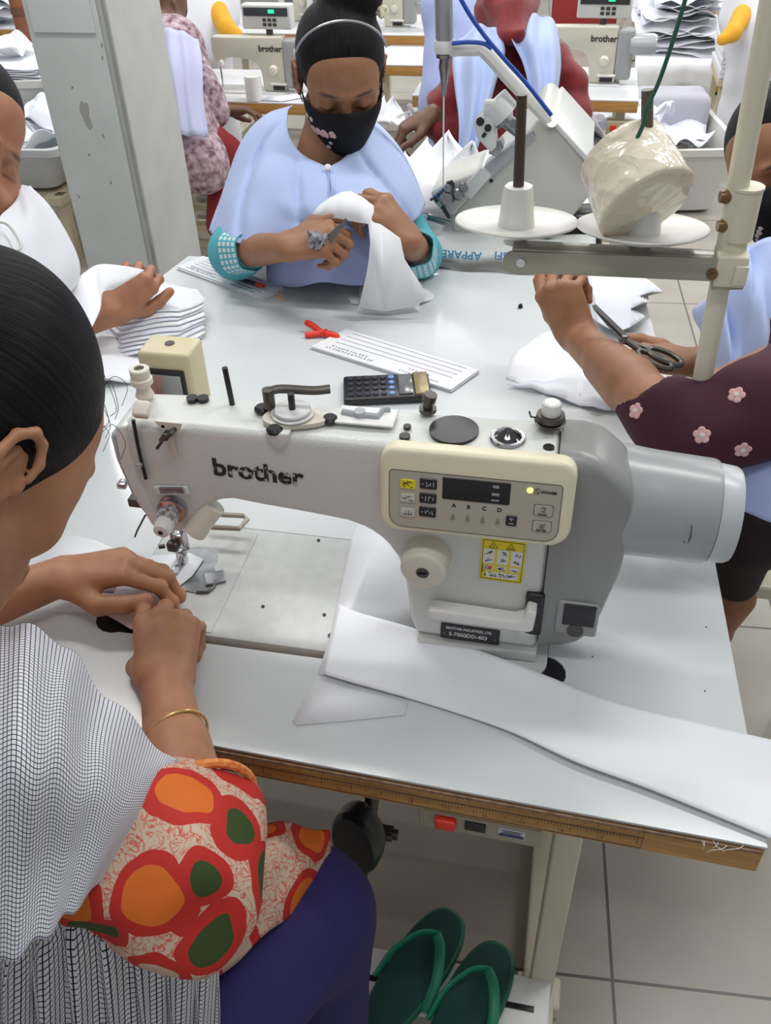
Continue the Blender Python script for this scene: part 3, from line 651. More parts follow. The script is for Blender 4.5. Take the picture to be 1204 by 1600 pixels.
rg.tube([PM@Vector((c[0]-.001, c[1]+.0015, .0036)), PM@Vector((c[0]+.001, c[1]-.0015, .0036))], .0004, 4).build('power_symbol', m_ink, panel)
c = pc(.833, .36); text_mesh('POWER', .0040, PM@Matrix.Translation((c[0], c[1], .0036)), m_ink, 'power_text', panel, .0001, .0002, sx=1.05)
for v, kk_, tx in ((.555, 'loop', 'FUNC'), (.745, 'ent', 'ENTER')):
    c = pc(.852, v); pbox(c[0], c[1], .0185, .0125, .003, .0042, m_ink, 'key_outline'); pbox(c[0], c[1], .0176, .0116, .0036, .0046, m_cream2, 'key'); icon(c[0], c[1]+.0015, .008, .007, kk_, m_ink)
    text_mesh(tx, .0032, PM@Matrix.Translation((c[0]-.0048, c[1]-.0052, .0048)), m_ink, 'key_text', panel, .0001, .0001)
# stitch length dial
d = P(668, 868, YF-.004)
DZ = unit(V(-.05, -1, -.05))
MB().lathe(d+V(0, .006, 0), d+DZ*.026, [(.0255, 0), (.0258, .25), (.0245, .85), (.0243, .9), (.0225, .97), (.020, 1), (0, 1)], 140, fn=lambda r, tt, th: r*(1-.018*(math.cos(35*th) > .3)*(tt < .88))).build('stitch_dial', m_ivory, mc, ang=60)
MB().cyl(d+DZ*.0255, d+DZ*.0272, .0068, n=24).build('dial_screw', m_dsteel, mc)
MB().bar(d+DZ*.0275+V(-.005, 0, -.001), d+DZ*.0275+V(.005, 0, .001), .0022, .0008).build('dial_slot', m_black, mc)
# warning sticker
wl = on_front(751, 843, YF-.0008); wr = on_front(826, 851, YF-.0008); wb = on_front(750, 915, YF-.0008)
ww = .046; wh = .058; WM = FM(V(wl[0], YF-.0008, wl[2]-wh+.003), (1, 0, -.02), nrm)
stk = MB().box((ww/2, wh/2, 0), (ww, wh, .0005)).xf(WM).build('warning_sticker', m_yellow, mc)
lm = MB()
for ps in ([(.002, .002), (.002, .056), (.044, .056), (.044, .002), (.002, .002)], [(.008, .046), (.0125, .054), (.017, .046), (.008, .046)], [(.026, .046), (.0305, .054), (.035, .046), (.026, .046)], [(.0125, .048), (.0125, .051)], [(.0285, .048), (.033, .048)], [(.003, .022), (.003, .010)], [(.0048, .012), (.0048, .016)]):
    lm.tube([WM@Vector((a, b_, .0005)) for a, b_ in ps], .00035, 4)
lm.build('sticker_lines', m_ink, stk)
for i in range(3):
    MB().box((.0085+i*.0145, .0345, .0004), (.0118, .020, .0004)).xf(WM).build('sticker_picture', m_white, stk)
    MB().box((.0095+i*.0135, .0185, .0004), (.0095, .0065, .0004)).xf(WM).build('sticker_picture', m_white, stk)
MB().box((.0235, .0085, .0004), (.033, .0085, .0004)).xf(WM).build('sticker_picture', m_white, stk)
rnd = random.Random(2); lm = MB()
for cx, cy in [(.0085+i*.0145, c_) for i in range(3) for c_ in (.039, .0295)]+[(.0095+i*.0135, .0185) for i in range(3)]+[(.0095+i*.0065, .0085) for i in range(5)]:
    for _ in range(4):
        a = (cx+rnd.uniform(-.004, .004), cy+rnd.uniform(-.003, .003)); b2 = (cx+rnd.uniform(-.004, .004), cy+rnd.uniform(-.003, .003)); lm.tube([WM@Vector((*a, .0008)), WM@Vector((*b2, .0008))], .0004, 4)
lm.build('sticker_pictograms', m_ink, stk)
MB().cyl(WM@Vector((.011, .0185, .0006)), WM@Vector((.011, .0185, .0010)), .0022).build('sticker_dot', m_red, stk)
# reverse lever
L0 = on_front(676, 955, YF-.028); L1 = on_front(842, 972, YF-.028)
lv = [(-.107, .006), (-.110, .002), (-.108, -.006), (-.102, -.009), (.0, -.011), (.005, -.008), (.007, .020), (-.003, .022), (-.006, .008), (-.016, .003)]
zz = .836
MB().prism([(a, zz+b_) for a, b_ in lv], YF-.022, YF-.004, 'y', bev=.004, seg=4).build('reverse_lever', m_white, mc, ang=60)
MB().box((.004, YF-.002, .836), (.020, .008, .062), bev=.003).build('lever_slot', m_black, mc)
MB().box((-.004, YF-.002, .806), (.012, .008, .008), bev=.001).build('lever_stop', m_body2, mc)
# name plate
NM = FM(V(-.098, YF-.0002, .7790), (1, 0, -.02), nrm)
npl = MB().prism(rrect(.067, .0235, (.002,)*4, 3), 0, .0012, 'z').xf(NM).build('name_plate', m_black, mc)
text_mesh('BROTHER INDUSTRIES, LTD.', .0052, NM@Matrix.Translation((.006, .0158, .0013)), m_inkw, 'plate_text', npl, .0001, .0001, sx=.80)
text_mesh('S-7000DD-403', .0082, NM@Matrix.Translation((.0095, .0055, .0013)), m_inkw, 'plate_text', npl, .0001, .0001, sx=.88)
for xx in (.0045, .0625): MB().cyl(NM@Vector((xx, .008, .001)), NM@Vector((xx, .008, .0016)), .001, n=10).build('plate_rivet', m_steel, npl)
MB().cyl((-.105, YF+.001, .768), (-.105, YF-.004, .768), .004)
# connector recess on the grey housing
c = P(898, 965, YF-.004)
MB().box(c+V(.002, .004, -.004), (.046, .008, .050), bev=.004).build('connector_rim', mat('rim_grey', (.30, .31, .31), .3), mc)
MB().box(c+V(.004, -.0005, .004), (.034, .003, .030), bev=.001).build('connector_recess', m_black, mc)
MB().cyl(c+V(.002, -.001, -.020), c+V(.002, .004, -.020), .009, n=20).build('cable_plug', m_dsteel, mc)
MB().lathe(P(943, 893, YF+.03), P(943, 893, YF+.03)+V(.006, 0, 0), [(.010, 0), (.010, .8), (.006, 1)], 20).build('housing_plug', m_black, mc)
# solenoid box behind the head
sx_, sy_ = -.405, .815
SBM = Matrix.Translation((-.4, .835, .978))
sbm = MB().box((-.430, .836, .975), (.062, .045, .165), bev=.005).build('rear_box', mat('box_cream', (.62, .55, .36), .4), mc)
MB().box((-.434, .8115, .962), (.054, .006, .165-.012), bev=.001).build('rear_box_frame', m_black, sbm)
MB().box((-.435, .8080, .960), (.050, .003, .148), bev=.001).build('rear_box_plate', mat('brushed', (.42, .43, .44), .22, .85), sbm)
MB().cyl((-.430, .838, 1.0572), (-.430, .838, 1.0585), .0055).build('rear_box_hole', m_dsteel, sbm)
# ================================================================ thread stand at the right edge
def TT(a, b_): q = PZ(a, b_, ZT); return (q[0], q[1])
yS = 1.0
ts = thing('thread_stand', 'cream metal thread stand with two white spool plates rising beside the grey motor', 'thread stand', tuple(PY(1075, 712, yS)[:2])+(ZT,))
pb, pt = PY(1075, 712, yS), PY(1203, 15, yS); dv = (pt-pb)/(pt[2]-pb[2]); pole0 = pb+dv*(ZT-pb[2])
MB().cyl(pole0, pb+dv*.95, .0115, n=28).build('pole', m_paint, ts)
MB().lathe(pole0, pole0+V(0, 0, .03), [(.028, 0), (.028, .15), (.016, .3), (.015, 1)], 28).build('pole_socket', m_black, ts)
sa, sb_ = PY(1168, 290, yS), PY(1150, 372, yS)
MB().lathe(sb_, sa, [(.0165, 0), (.0165, .93), (.0175, .95), (.0175, 1)], 32).cyl(PY(1147, 372, yS), PY(1143, 400, yS), .014, n=28).build('collar', m_paint, ts)
for (a, b_) in ((1136, 307), (1132, 352)):
    k = PY(a, b_, yS-.004); MB().cyl(k+V(.016, .004, 0), k, .0045).lathe(k+V(.003, 0, 0), k+V(-.008, -.002, 0), [(.006, 0), (.0075, .4), (.006, 1)], 16).build('thumb_screw', mat('brass', (.22, .13, .06), .35, .8), ts)
a0, a1 = PY(797, 408, yS-.02), PY(1166, 424, yS-.02)
dbar = unit(a1-a0); zc_ = V(0, 0, 1)
hB = .0125
barp = []
Lb = np.linalg.norm(a1-a0)
for i in range(9): t = math.radians(90+180*i/8); barp.append((.004+hB*math.cos(t), hB*math.sin(t)))
barp += [(Lb*.86, -hB), (Lb*.87, -hB-.010), (Lb, -hB-.008), (Lb, hB+.002)]
BM = FM(a0, dbar, (0, -1, 0))
bar_mat = mat('olive_bar', (.34, .33, .26), .22, .4)
MB().prism(barp, -.003, .003, 'z', bev=.0012, seg=2).xf(BM).box(a0+dbar*(Lb*.5)+V(0, .012, hB), (Lb*.99, .026, .003), math.atan2(dbar[1], dbar[0]), .001).build('spool_bar', bar_mat, ts)
MB().box(a0+dbar*(Lb*.935)+V(0, .016, -.001), (Lb*.13, .040, .036), math.atan2(dbar[1], dbar[0]), .003).build('bar_bracket', m_paint, ts)
MB().box(a0+dbar*(Lb*.975)+V(0, -.006, -.003), (.014, .004, .022), None, .001).build('bracket_clip', m_paint, ts)
k = a0+dbar*(Lb*.86)+V(0, -.003, -.003); MB().cyl(k, k+V(0, -.004, 0), .006, n=20).cyl(k+V(0, -.003, 0), k+V(0, -.006, 0), .0028, n=6).build('bar_bolt', mat('brass', (.22, .13, .06)), ts)
k = a0+dbar*.012+V(0, -.003, 0); MB().cyl(k, k+V(0, -.002, 0), .005, n=20).build('bar_rivet', m_white, ts)
zD = a0[2]+hB+.012
for (cx, rx, nm) in ((805, 92, 'l'), (1001, 96, 'r')):
    c = PY(cx, 366, yS+.012); c[2] = zD; r = rx/F_PX*1.07
    MB().lathe(c+V(0, -.0003, -.002), c+V(0, .0012, .010), [(.01, .3), (r*.75, .35), (r*.97, .85), (r, 1), (r*.985, 1.12), (r*.95, 1.02), (r*.7, .55), (.012, .5)], 72, cap=False).build('spool_plate', mat('plate_white', (.62, .62, .58), .3), ts)
    MB().lathe(c+V(0, 0, -.015), c+V(0, 0, .050), [(.013, 0), (.013, .2), (.0215, .26), (.0195, .5), (.0165, .93), (.0155, 1), (.0, 1)], 36, fn=lambda r_, t, th: r_*(1-.06*(math.cos(3*th) > .55)*(t > .25))).build('spool_holder', mat('plate_white', (.62, .62, .58), .3), ts)
    if nm == 'l': MB().cyl(c+V(0, 0, .04), PY(815, 148, yS+.012), .0062, .0055).build('spindle', mat('dark_wood_rod', (.045, .03, .018), .4), ts)
    else:
        MB().cyl(c+V(0, 0, .04), PY(1011, 140, yS+.012), .0068, .006).build('spindle', mat('rod_bronze', (.12, .095, .06), .4), ts); cR = c
# wrapped thread cone, tilted on the right holder
kc2 = PY(990, 280, yS+.010)
axd = unit(CU*.85-CR*.27+CW*.30)
def crk(r, t, th): return r*(1+.010*fbm((math.cos(th)*1.6, math.sin(th)*1.6, t*1.2), 2.2, 4)+.055*math.copysign(abs(math.cos(2*th+.6))**.55, math.cos(2*th+.6)))
tcone = MB().lathe(kc2-axd*.037, kc2+axd*.037, [(.012, .03), (.047, -.01), (.0515, .01), (.0525, .04)]+[(.0525-.005*t, t) for t in np.linspace(.1, .93, 16)]+[(.047, .98), (.044, 1), (.012, 1.0)], 72, fn=crk).build('thread_package', None, None, ang=50)
def wrap_mat():
    m = bpy.data.materials.new('plastic_wrap'); m.use_nodes = True; nt = m.node_tree; b = nt.nodes['Principled BSDF']
    b.inputs['Base Color'].default_value = (.74, .66, .52, 1); b.inputs['Roughness'].default_value = .5; b.inputs['Coat Weight'].default_value = 1; b.inputs['Coat Roughness'].default_value = .06
    tc = nt.nodes.new('ShaderNodeTexCoord'); v = nt.nodes.new('ShaderNodeTexVoronoi'); v.inputs['Scale'].default_value = 55; n = nt.nodes.new('ShaderNodeTexNoise'); n.inputs['Scale'].default_value = 28; n.inputs['Distortion'].default_value = 1.5
    nt.links.new(tc.outputs['Object'], v.inputs['Vector']); nt.links.new(tc.outputs['Object'], n.inputs['Vector'])
    ad = nt.nodes.new('ShaderNodeMath'); ad.operation = 'ADD'; nt.links.new(v.outputs[0], ad.inputs[0]); nt.links.new(n.outputs[0], ad.inputs[1])
    bp = nt.nodes.new('ShaderNodeBump'); bp.inputs['Strength'].default_value = .8; bp.inputs['Distance'].default_value = .0035; nt.links.new(ad.outputs[0], bp.inputs['Height'])
    nt.links.new(bp.outputs[0], b.inputs['Coat Normal']); nt.links.new(bp.outputs[0], b.inputs['Normal']); return m
tcone.data.materials.append(wrap_mat()); tag(tcone, 'cream thread cone still in clear plastic wrap, tilted on the right spool plate', 'thread cone')
gc = MB().tube(spline([PY(1073, -10, yS), PY(1052, 60, yS), PY(1030, 125, yS), PY(1012, 165, yS-.004), PY(1004, 195, yS-.006), PY(994, 218, yS-.008)], 6), .0022, 8).build('cord', mat('green_cord', (.015, .10, .06), .6))
tag(gc, 'dark green cord running down to the wrapped thread cone', 'cord')
# ================================================================ cloth pieces
def piece(px, label, name='fabric_piece', z=.0012, m=None, group=None, curl=None, t=.0008, zs=ZT, cat='fabric'):
    pts = [tuple(PZ(a, b_, zs+z)[:2]) for a, b_ in px]
    o = sheet(name, pts, m or m_cloth, z=zs+z, t=t, curl=curl); tag(o, label, cat, group); return o
# big strip lying in front of the machine and running off the front corner
up = [(530, 948), (565, 962), (640, 990), (740, 1022), (845, 1060), (960, 1100), (1080, 1132), (1250, 1172)]
lo = [(505, 1056), (545, 1068), (636, 1092), (720, 1118), (800, 1148), (900, 1196), (1020, 1240), (1225, 1322)]
G = []
for i in range(len(up)):
    a = PZ(*up[i], ZT+.002); b_ = PZ(*lo[i], ZT+.002); row = []
    for t in np.linspace(0, 1, 7):
        p = a*(1-t)+b_*t; h = .0035+.004*math.sin(i*1.1+t*2)*(.5 if i > 1 else 0)
        # lifts over the foot of the column
        if i in (2, 3, 4) and t < .3: h += .006*(1-t/.3)
        p[2] = ZT+.002+h; row.append(p)
    G.append(row)
o = grid_mesh('fabric_strip', surf(G, 3, 6), m_cloth, None, .0012); tag(o, 'long white fabric strip lying across the front of the table, running off the right corner', 'fabric')
MB_fray = MB()
rf = random.Random(9)
for i in range(6):
    u = rf.uniform(0, .050); q = V(.226-u, .5045+.0006*i % .003, ZT+.002); L_ = rf.uniform(.010, .018); a = rf.uniform(-1.6, 1.6)
    MB_fray.tube(spline([q, q+V(.3*L_*a, -.3*L_, -.1*L_), q+V(.9*L_*a, -.35*L_, -.4*L_), q+V(1.1*L_*a, -.3*L_, -.8*L_)], 3), .0003, 4)
fr = MB_fray.build('frayed_thread', m_white, None); fr.parent = o
piece([(503, 1046), (480, 1085), (457, 1126), (462, 1133), (545, 1126), (632, 1117), (637, 1094), (545, 1069)], 'small white fabric piece poking out below the long strip near the front edge', z=.0012)
piece([(549, 842), (560, 815), (600, 812), (640, 812), (700, 830), (720, 1000), (640, 1003), (540, 990), (505, 1055), (497, 1052), (518, 985)], 'white fabric panel lying under the machine arm against the column', z=.0024, zs=ZT)
piece([(160, 957), (205, 983), (232, 975), (262, 930), (300, 900), (318, 874), (296, 864), (240, 868), (190, 905)], 'white fabric corner being stitched under the needle', z=.0046)
piece([(30, 905), (70, 868), (108, 836), (150, 845), (230, 880), (180, 925), (75, 920)], 'white fabric piece lying behind the left hand of the seamstress', z=.0014)
# folded stack at the left
rnd = random.Random(11)
for i in range(9):
    x_, y_ = 170+i*1.5, 536-i*5.5
    px = [(x_, y_+8), (x_+8, y_-10), (x_+45, y_-18), (x_+90, y_-25), (x_+135, y_-22), (x_+150, y_-6), (x_+112, y_+16), (x_+60, y_+26), (x_+20, y_+28)]
    pts = [tuple(PZ(a, b_, ZT)[:2]) for a, b_ in px]; cx = sum(p[0] for p in pts)/9; cy = sum(p[1] for p in pts)/9
    o = sheet('folded_fabric', [(p[0]+.004*math.sin(i*2+k), p[1]-.0035*i) for k, p in enumerate(pts)], m_cloth if i % 2 else m_cloth2, z=ZT+.009+i*.0042, t=.0016, curl=lambda x, y: .006*math.cos((x+.70)*30+(y-1.3)*14)+.0014*math.sin(y*60), res=.012)
    tag(o, 'cut white fabric piece in the fanned stack left of the machine head', 'fabric', 'fabric pieces in the left stack')
piece([(-30, 600), (120, 540), (175, 528), (215, 545), (228, 575), (212, 592), (160, 596), (120, 640), (-40, 700)], 'broad white cloth spread on the left side of the table behind the machine head', name='spread_fabric', z=.012, t=.003, curl=lambda x, y: .006*math.sin(x*50+y*22)+.004*math.sin(y*70-x*20))
# stack under the hands of the girl opposite
for i in range(6):
    d_ = i*1.6; px = [(563+d_, 418), (628, 415), (642, 428), (664-d_, 448), (677-2*d_, 461), (676-2*d_, 469), (656-d_, 474), (655-d_, 487-d_), (608, 492-d_), (558+d_, 489-d_), (560+d_, 470)]
    piece(px, 'cut white fabric shape in the small pile at the far edge of the table', z=.001+i*.0025, t=.0016, group='fabric shapes at the far edge', m=m_cloth2 if i % 2 else m_cloth, name='fabric_shape')
piece([(543, 466), (557, 461), (563, 466), (560, 475), (548, 473)], 'tiny crumpled scrap beside the far pile of fabric shapes', name='fabric_scrap', z=.004, t=.004, m=m_cloth2)
# stack and loose pieces on the right, in front of the woman in maroon
for i in range(4):
    px = [(905+i*4, 432), (960, 430), (1000, 436), (1036-i*5, 458), (1012-i*4, 462), (1014-i*4, 478), (985, 482), (1008-i*4, 500), (965, 510), (925+i*3, 500)]
    piece(px, 'white fabric piece in the loose pile under the thread stand bar', z=.014+i*.005, t=.0014, group='fabric pieces on the right edge', name='fabric_offcut', m=m_cloth2 if i % 2 else m_cloth, curl=lambda x, y: .007*math.sin(x*45)+.005*math.cos(y*40))
piece([(790, 590), (800, 555), (845, 520), (900, 510), (955, 560), (975, 615), (930, 625), (870, 620)], 'large white fabric panel spread before the woman in maroon', z=.002, t=.0015, name='fabric_sheet', curl=lambda x, y: .0025*math.sin(x*38)*math.sin(y*30))
piece([(792, 600), (850, 612), (880, 625), (935, 640), (980, 640), (975, 600), (900, 590)], 'thin crinkled white strip along the front of the big fabric panel', z=.006, t=.001, name='fabric_trim', m=m_cloth2, curl=lambda x, y: .003*math.sin(x*120))
k = PZ(812, 478, ZT+.003); o = MB().lathe(k+V(-.004, 0, 0), k+V(.006, -.004, 0), [(0, 0), (.005, .3), (.006, .6), (.0, 1)], 9).build('thread_scrap', m_black); tag(o, 'small black scrap of thread lying on the white table', 'scrap')
# ================================================================ paper slips, pen, clip, calculator
def slip(px, label, seed, lines, n=5, z=.001):
    q = [PZ(a, b_, ZT) for a, b_ in px]  # four corners: left, top, right, bottom
    rt = thing('paper_slips', label, 'papers', tuple((q[0]+q[2])/2))
    for i in range(n):
        mb = MB(); s = .0012*(n-1-i); pts = [(p[0]+s*math.cos(i*2+seed), p[1]+s*math.sin(i*3+seed)) for p in q]
        lift = lambda u: .010*max(0, u-.8)**1*0
        mb.prism(pts, ZT+z+i*.0012, ZT+z+i*.0012+.0008, 'z').build('slip', m_paper, rt)
    zt = ZT+z+n*.0012-.0003; mb = MB()
    def at(u, v): p = (q[0]*(1-v)+q[1]*v)*(1-u)+(q[3]*(1-v)+q[2]*v)*u; return (p[0], p[1], zt)
    for v in lines: mb.tube([at(.08, v), at(.93, v)], .0005, 4)
    r = random.Random(seed)
    for (v0, u0, u1) in ((.12, .08, .42), (.22, .10, .36), (.10, .62, .9), (.25, .66, .82)):
        u = u0
        while u < u1:
            ps = [at(u, v0), at(u+.004, v0+r.uniform(.03, .07)), at(u+.008, v0-r.uniform(0, .03)), at(u+.013, v0+r.uniform(-.01, .05))]; mb.tube(ps, .0004, 4); u += .018+r.uniform(0, .01)
    mb.build('handwriting', mat('pen_ink', (.10, .10, .18), .6), rt); return rt
slip([(486, 546), (541, 519), (748, 583), (704, 614)], 'stack of lined paper slips with handwriting under the red clip', 3, (.42, .58, .74, .9))
slip([(277, 421), (318, 404), (443, 454), (408, 469)], 'stack of lined paper slips under a pen at the far left of the table', 5, (.3, .45, .6, .75, .88))
b0, b1 = PZ(362, 432, ZT+.011), PZ(412, 447, ZT+.011); dd = unit(b1-b0); LL = np.linalg.norm(b1-b0)
pen = thing('pen', 'dark blue and red ballpoint pen lying on the far left paper slips', 'pen', tuple(b0))
MB().cyl(b0+dd*.014, b0+dd*LL*.78, .0040, n=16).build('barrel', mat('pen_navy', (.01, .015, .04), .3), pen)
MB().cyl(b0+dd*LL*.78, b0+dd*LL, .0043, .0036, n=16).build('end_cap', m_red, pen)
MB().lathe(b0, b0+dd*.014, [(.0006, 0), (.001, .2), (.0035, .8), (.004, 1)], 16).build('tip', m_chrome, pen)
for (a, b_, r_, rot) in ((430, 458, .013, .3), (438, 466, .010, 1.2)):
    k = PZ(a, b_, ZT+.003); MBt = MB().tube([k+V(r_*1.3*math.cos(t+rot), r_*.5*math.sin(t), .002*math.sin(3*t)) for t in np.linspace(0, 2*PI, 24)], .0010, 6).build('rubber_band', mat('rubber_tan', (.72, .52, .28), .6)); tag(MBt, 'tan rubber band beside the pen and paper slips', 'rubber band', 'rubber bands')
# red spring clip
cl = thing('spring_clip', 'red plastic spring clip standing open beside the handwritten slips', 'clip', tuple(PZ(505, 515, ZT)))
j = PZ(503, 520, ZT+.008); e1 = PZ(477, 503, ZT+.018); e2 = PZ(476, 524, ZT+.006); tp_ = PZ(530, 528, ZT+.006)
MB().tube(spline([e1, (e1+j)/2+V(0, 0, .002), j, (j+tp_)/2+V(.002, 0, .002), tp_], 4), [.0045]+[.006]*7+[.0065]*5+[.006]*3+[.003], 14, flat=.55).build('jaw', m_red, cl)
MB().tube(spline([e2, (e2+j)/2, j+V(.004, 0, -.001), (j+tp_)/2+V(-.002, -.001, 0), tp_+V(-.002, -.002, -.001)], 4), [.0045]+[.0062]*7+[.0055]*5+[.005]*3+[.003], 14, flat=.55).build('jaw', m_red, cl)
MB().cyl(j+V(.002, -.007, .002), j+V(.006, .007, .002), .0032, n=14).build('spring', m_red, cl)
# calculator, propped behind the arm
q0, q1, q2, q3 = V(*PZ(537, 636, ZT)), V(*PZ(553, 606, ZT)), V(*PZ(686, 600, ZT)), V(*PZ(670, 640, ZT))
ca = thing('calculator', 'black pocket calculator with round keys lying behind the machine arm', 'calculator', tuple((q0+q2)/2))
xd = unit(q2-q1); cw = np.linalg.norm(q2-q1); Mx = FM(q0+V(0, 0, .010), xd, unit(V(-.10, .0, 1)))
chh = .078
MB().prism(rrect(cw, chh, (.006,)*4, 4), -.009, .004, 'z', bev=.003, seg=2).xf(Mx).build('case', m_black, ca)
MB().box((cw*.90, chh*.5, .0055), (cw*.16, chh*.9, .005), None, .001).xf(Mx).build('top_strip', mat('calc_gold', (.30, .24, .12), .3, .4), ca)
MB().box((cw*.72, chh*.5, .0050), (cw*.16, chh*.8, .003), None, .0006).xf(Mx).build('display', mat('lcd_grey', (.14, .15, .15), .15), ca)
kb = mat('key_blue', (.16, .32, .62), .4); kk = mat('key_black', (.03, .03, .05), .35)
for i in range(6):
    for jx in range(4):
        mk_ = kb if i == 5 else kk; r_ = .0055
        kx = cw*.06+i*cw*.094+.004; ky = chh*.16+jx*chh*.225
        MB().lathe((kx, ky, .003), (kx, ky, .0065), [(r_, 0), (r_*.98, .6), (r_*.8, 1), (0, 1)], 16).xf(Mx).build('key', mk_, ca)
# ================================================================ green flip-flops on the treadle
g1 = mat('flipflop_green', (.005, .11, .065), .5); g2 = mat('strap_green', (.01, .22, .12), .45); g0 = mat('insole_teal', (.003, .055, .048), .55)
def flip(c, ang, label):
    rt = thing('flip_flop', label, 'flip-flop', (c[0], c[1], c[2]), ang, 'pair of green flip-flops')
    n = 44; out = []
    for i in range(n):
        t = 2*PI*i/n; yy = math.sin(t)*.125; w = .043+.008*math.sin(t)-.010*math.sin(t)**3*0; out.append((math.cos(t)*abs(math.cos(t))**-.25*w if abs(math.cos(t)) > 1e-3 else 0, yy))
    rt_m = Matrix.Translation(c) @ Matrix.Rotation(ang, 4, 'Z')
    MB().prism(out, 0, .018, 'z', bev=.005, seg=3, bang=60).xf(rt_m).build('sole', g1, rt)
    MB().prism([(x*.88, y*.94) for x, y in out], .018, .0195, 'z').xf(rt_m).build('insole', g0, rt)
    tp = V(0, .072, .020); 
    for s_ in (-1, 1):
        pts = spline([tp+V(0, 0, -.002), tp+V(0, -.004, .018), V(s_*.020, .050, .044), V(s_*.040, .010, .034), V(s_*.046, -.030, .012)], 6)
        MB().tube(pts, [.004]*4+[.008]*(len(pts)-4), 12, flat=.4).xf(rt_m).build('strap', g2, rt)
    return rt
ft = .106
q = PZ(650, 1505, .125); flip((q[0]-.005, q[1]-.02, ft+.002), math.radians(-25), 'left green rubber flip-flop on the white treadle bar')
q = PZ(730, 1560, .125); flip((q[0], q[1]-.025, ft+.002), math.radians(-20), 'right green rubber flip-flop on the white treadle bar, nearer the table leg')
def nvec(v): return (mnoise.noise(v), mnoise.noise(v+Vector((17.3, 4.1, -9.7))), mnoise.noise(v+Vector((-31.7, 12.9, 5.3))))
# ================================================================ people: shared anatomy
def skin_mat(name, col, rough=.5):
    m = bpy.data.materials.new(name); m.use_nodes = True; nt = m.node_tree; b = nt.nodes['Principled BSDF']
    a = nt.nodes.new('ShaderNodeAttribute'); a.attribute_name = 'tint'
    tc = nt.nodes.new('ShaderNodeTexCoord'); n = nt.nodes.new('ShaderNodeTexNoise'); n.inputs['Scale'].default_value = 35; n.inputs['Detail'].default_value = 5; nt.links.new(tc.outputs['Object'], n.inputs['Vector'])
    r = nt.nodes.new('ShaderNodeValToRGB'); r.color_ramp.elements[0].position = .3; r.color_ramp.elements[1].position = .72
    r.color_ramp.elements[0].color = (col[0]*.82, col[1]*.76, col[2]*.74, 1); r.color_ramp.elements[1].color = (*col, 1); nt.links.new(n.outputs[0], r.inputs[0])
    mx = nt.nodes.new('ShaderNodeMixRGB'); mx.blend_type = 'MULTIPLY'; mx.inputs[0].default_value = 1; nt.links.new(r.outputs[0], mx.inputs[1]); nt.links.new(a.outputs['Color'], mx.inputs[2]); nt.links.new(mx.outputs[0], b.inputs['Base Color'])
    b.inputs['Roughness'].default_value = rough; b.inputs['Subsurface Weight'].default_value = .12; b.inputs['Subsurface Radius'].default_value = (1, .35, .2); b.inputs['Subsurface Scale'].default_value = .004
    n2 = nt.nodes.new('ShaderNodeTexNoise'); n2.inputs['Scale'].default_value = 420; nt.links.new(tc.outputs['Object'], n2.inputs['Vector'])
    bp = nt.nodes.new('ShaderNodeBump'); bp.inputs['Strength'].default_value = .18; bp.inputs['Distance'].default_value = .001; nt.links.new(n2.outputs[0], bp.inputs['Height']); nt.links.new(bp.outputs[0], b.inputs['Normal'])
    return m
def hair_mat(name='black_hair'):
    m = bpy.data.materials.new(name); m.use_nodes = True; nt = m.node_tree; b = nt.nodes['Principled BSDF']
    a = nt.nodes.new('ShaderNodeAttribute'); a.attribute_name = 'strand'
    mp = nt.nodes.new('ShaderNodeMapping'); mp.inputs['Scale'].default_value = (1, 1, 1); nt.links.new(a.outputs['Vector'], mp.inputs[0])
    n = nt.nodes.new('ShaderNodeTexNoise'); n.inputs['Scale'].default_value = 1.0; n.inputs['Detail'].default_value = 6; n.inputs['Roughness'].default_value = .7; nt.links.new(mp.outputs[0], n.inputs['Vector'])
    r = nt.nodes.new('ShaderNodeValToRGB'); r.color_ramp.elements[0].position = .38; r.color_ramp.elements[1].position = .72
    r.color_ramp.elements[0].color = (.0015, .0015, .002, 1); r.color_ramp.elements[1].color = (.013, .012, .015, 1); nt.links.new(n.outputs[0], r.inputs[0]); nt.links.new(r.outputs[0], b.inputs['Base Color'])
    b.inputs['Roughness'].default_value = .42; b.inputs['Specular IOR Level'].default_value = .15
    bp = nt.nodes.new('ShaderNodeBump'); bp.inputs['Strength'].default_value = .9; bp.inputs['Distance'].default_value = .004; nt.links.new(n.outputs[0], bp.inputs['Height']); nt.links.new(bp.outputs[0], b.inputs['Normal'])
    return m
HAIR = hair_mat()
def strand_fn(M, sc=1.0, pole=(0, -.10, .05)):
    Mi = np.linalg.inv(M)
    def f(P):
        L = P@Mi[:3, :3].T+Mi[:3, 3]; L = L/sc
        th = np.arctan2(L[:, 0], L[:, 2]-.03+.2*(L[:, 1]+.1)); rr = np.sqrt(L[:, 0]**2+(L[:, 2]-.03)**2)
        return np.stack([th*34, L[:, 1]*7, rr*44], 1)
    return f
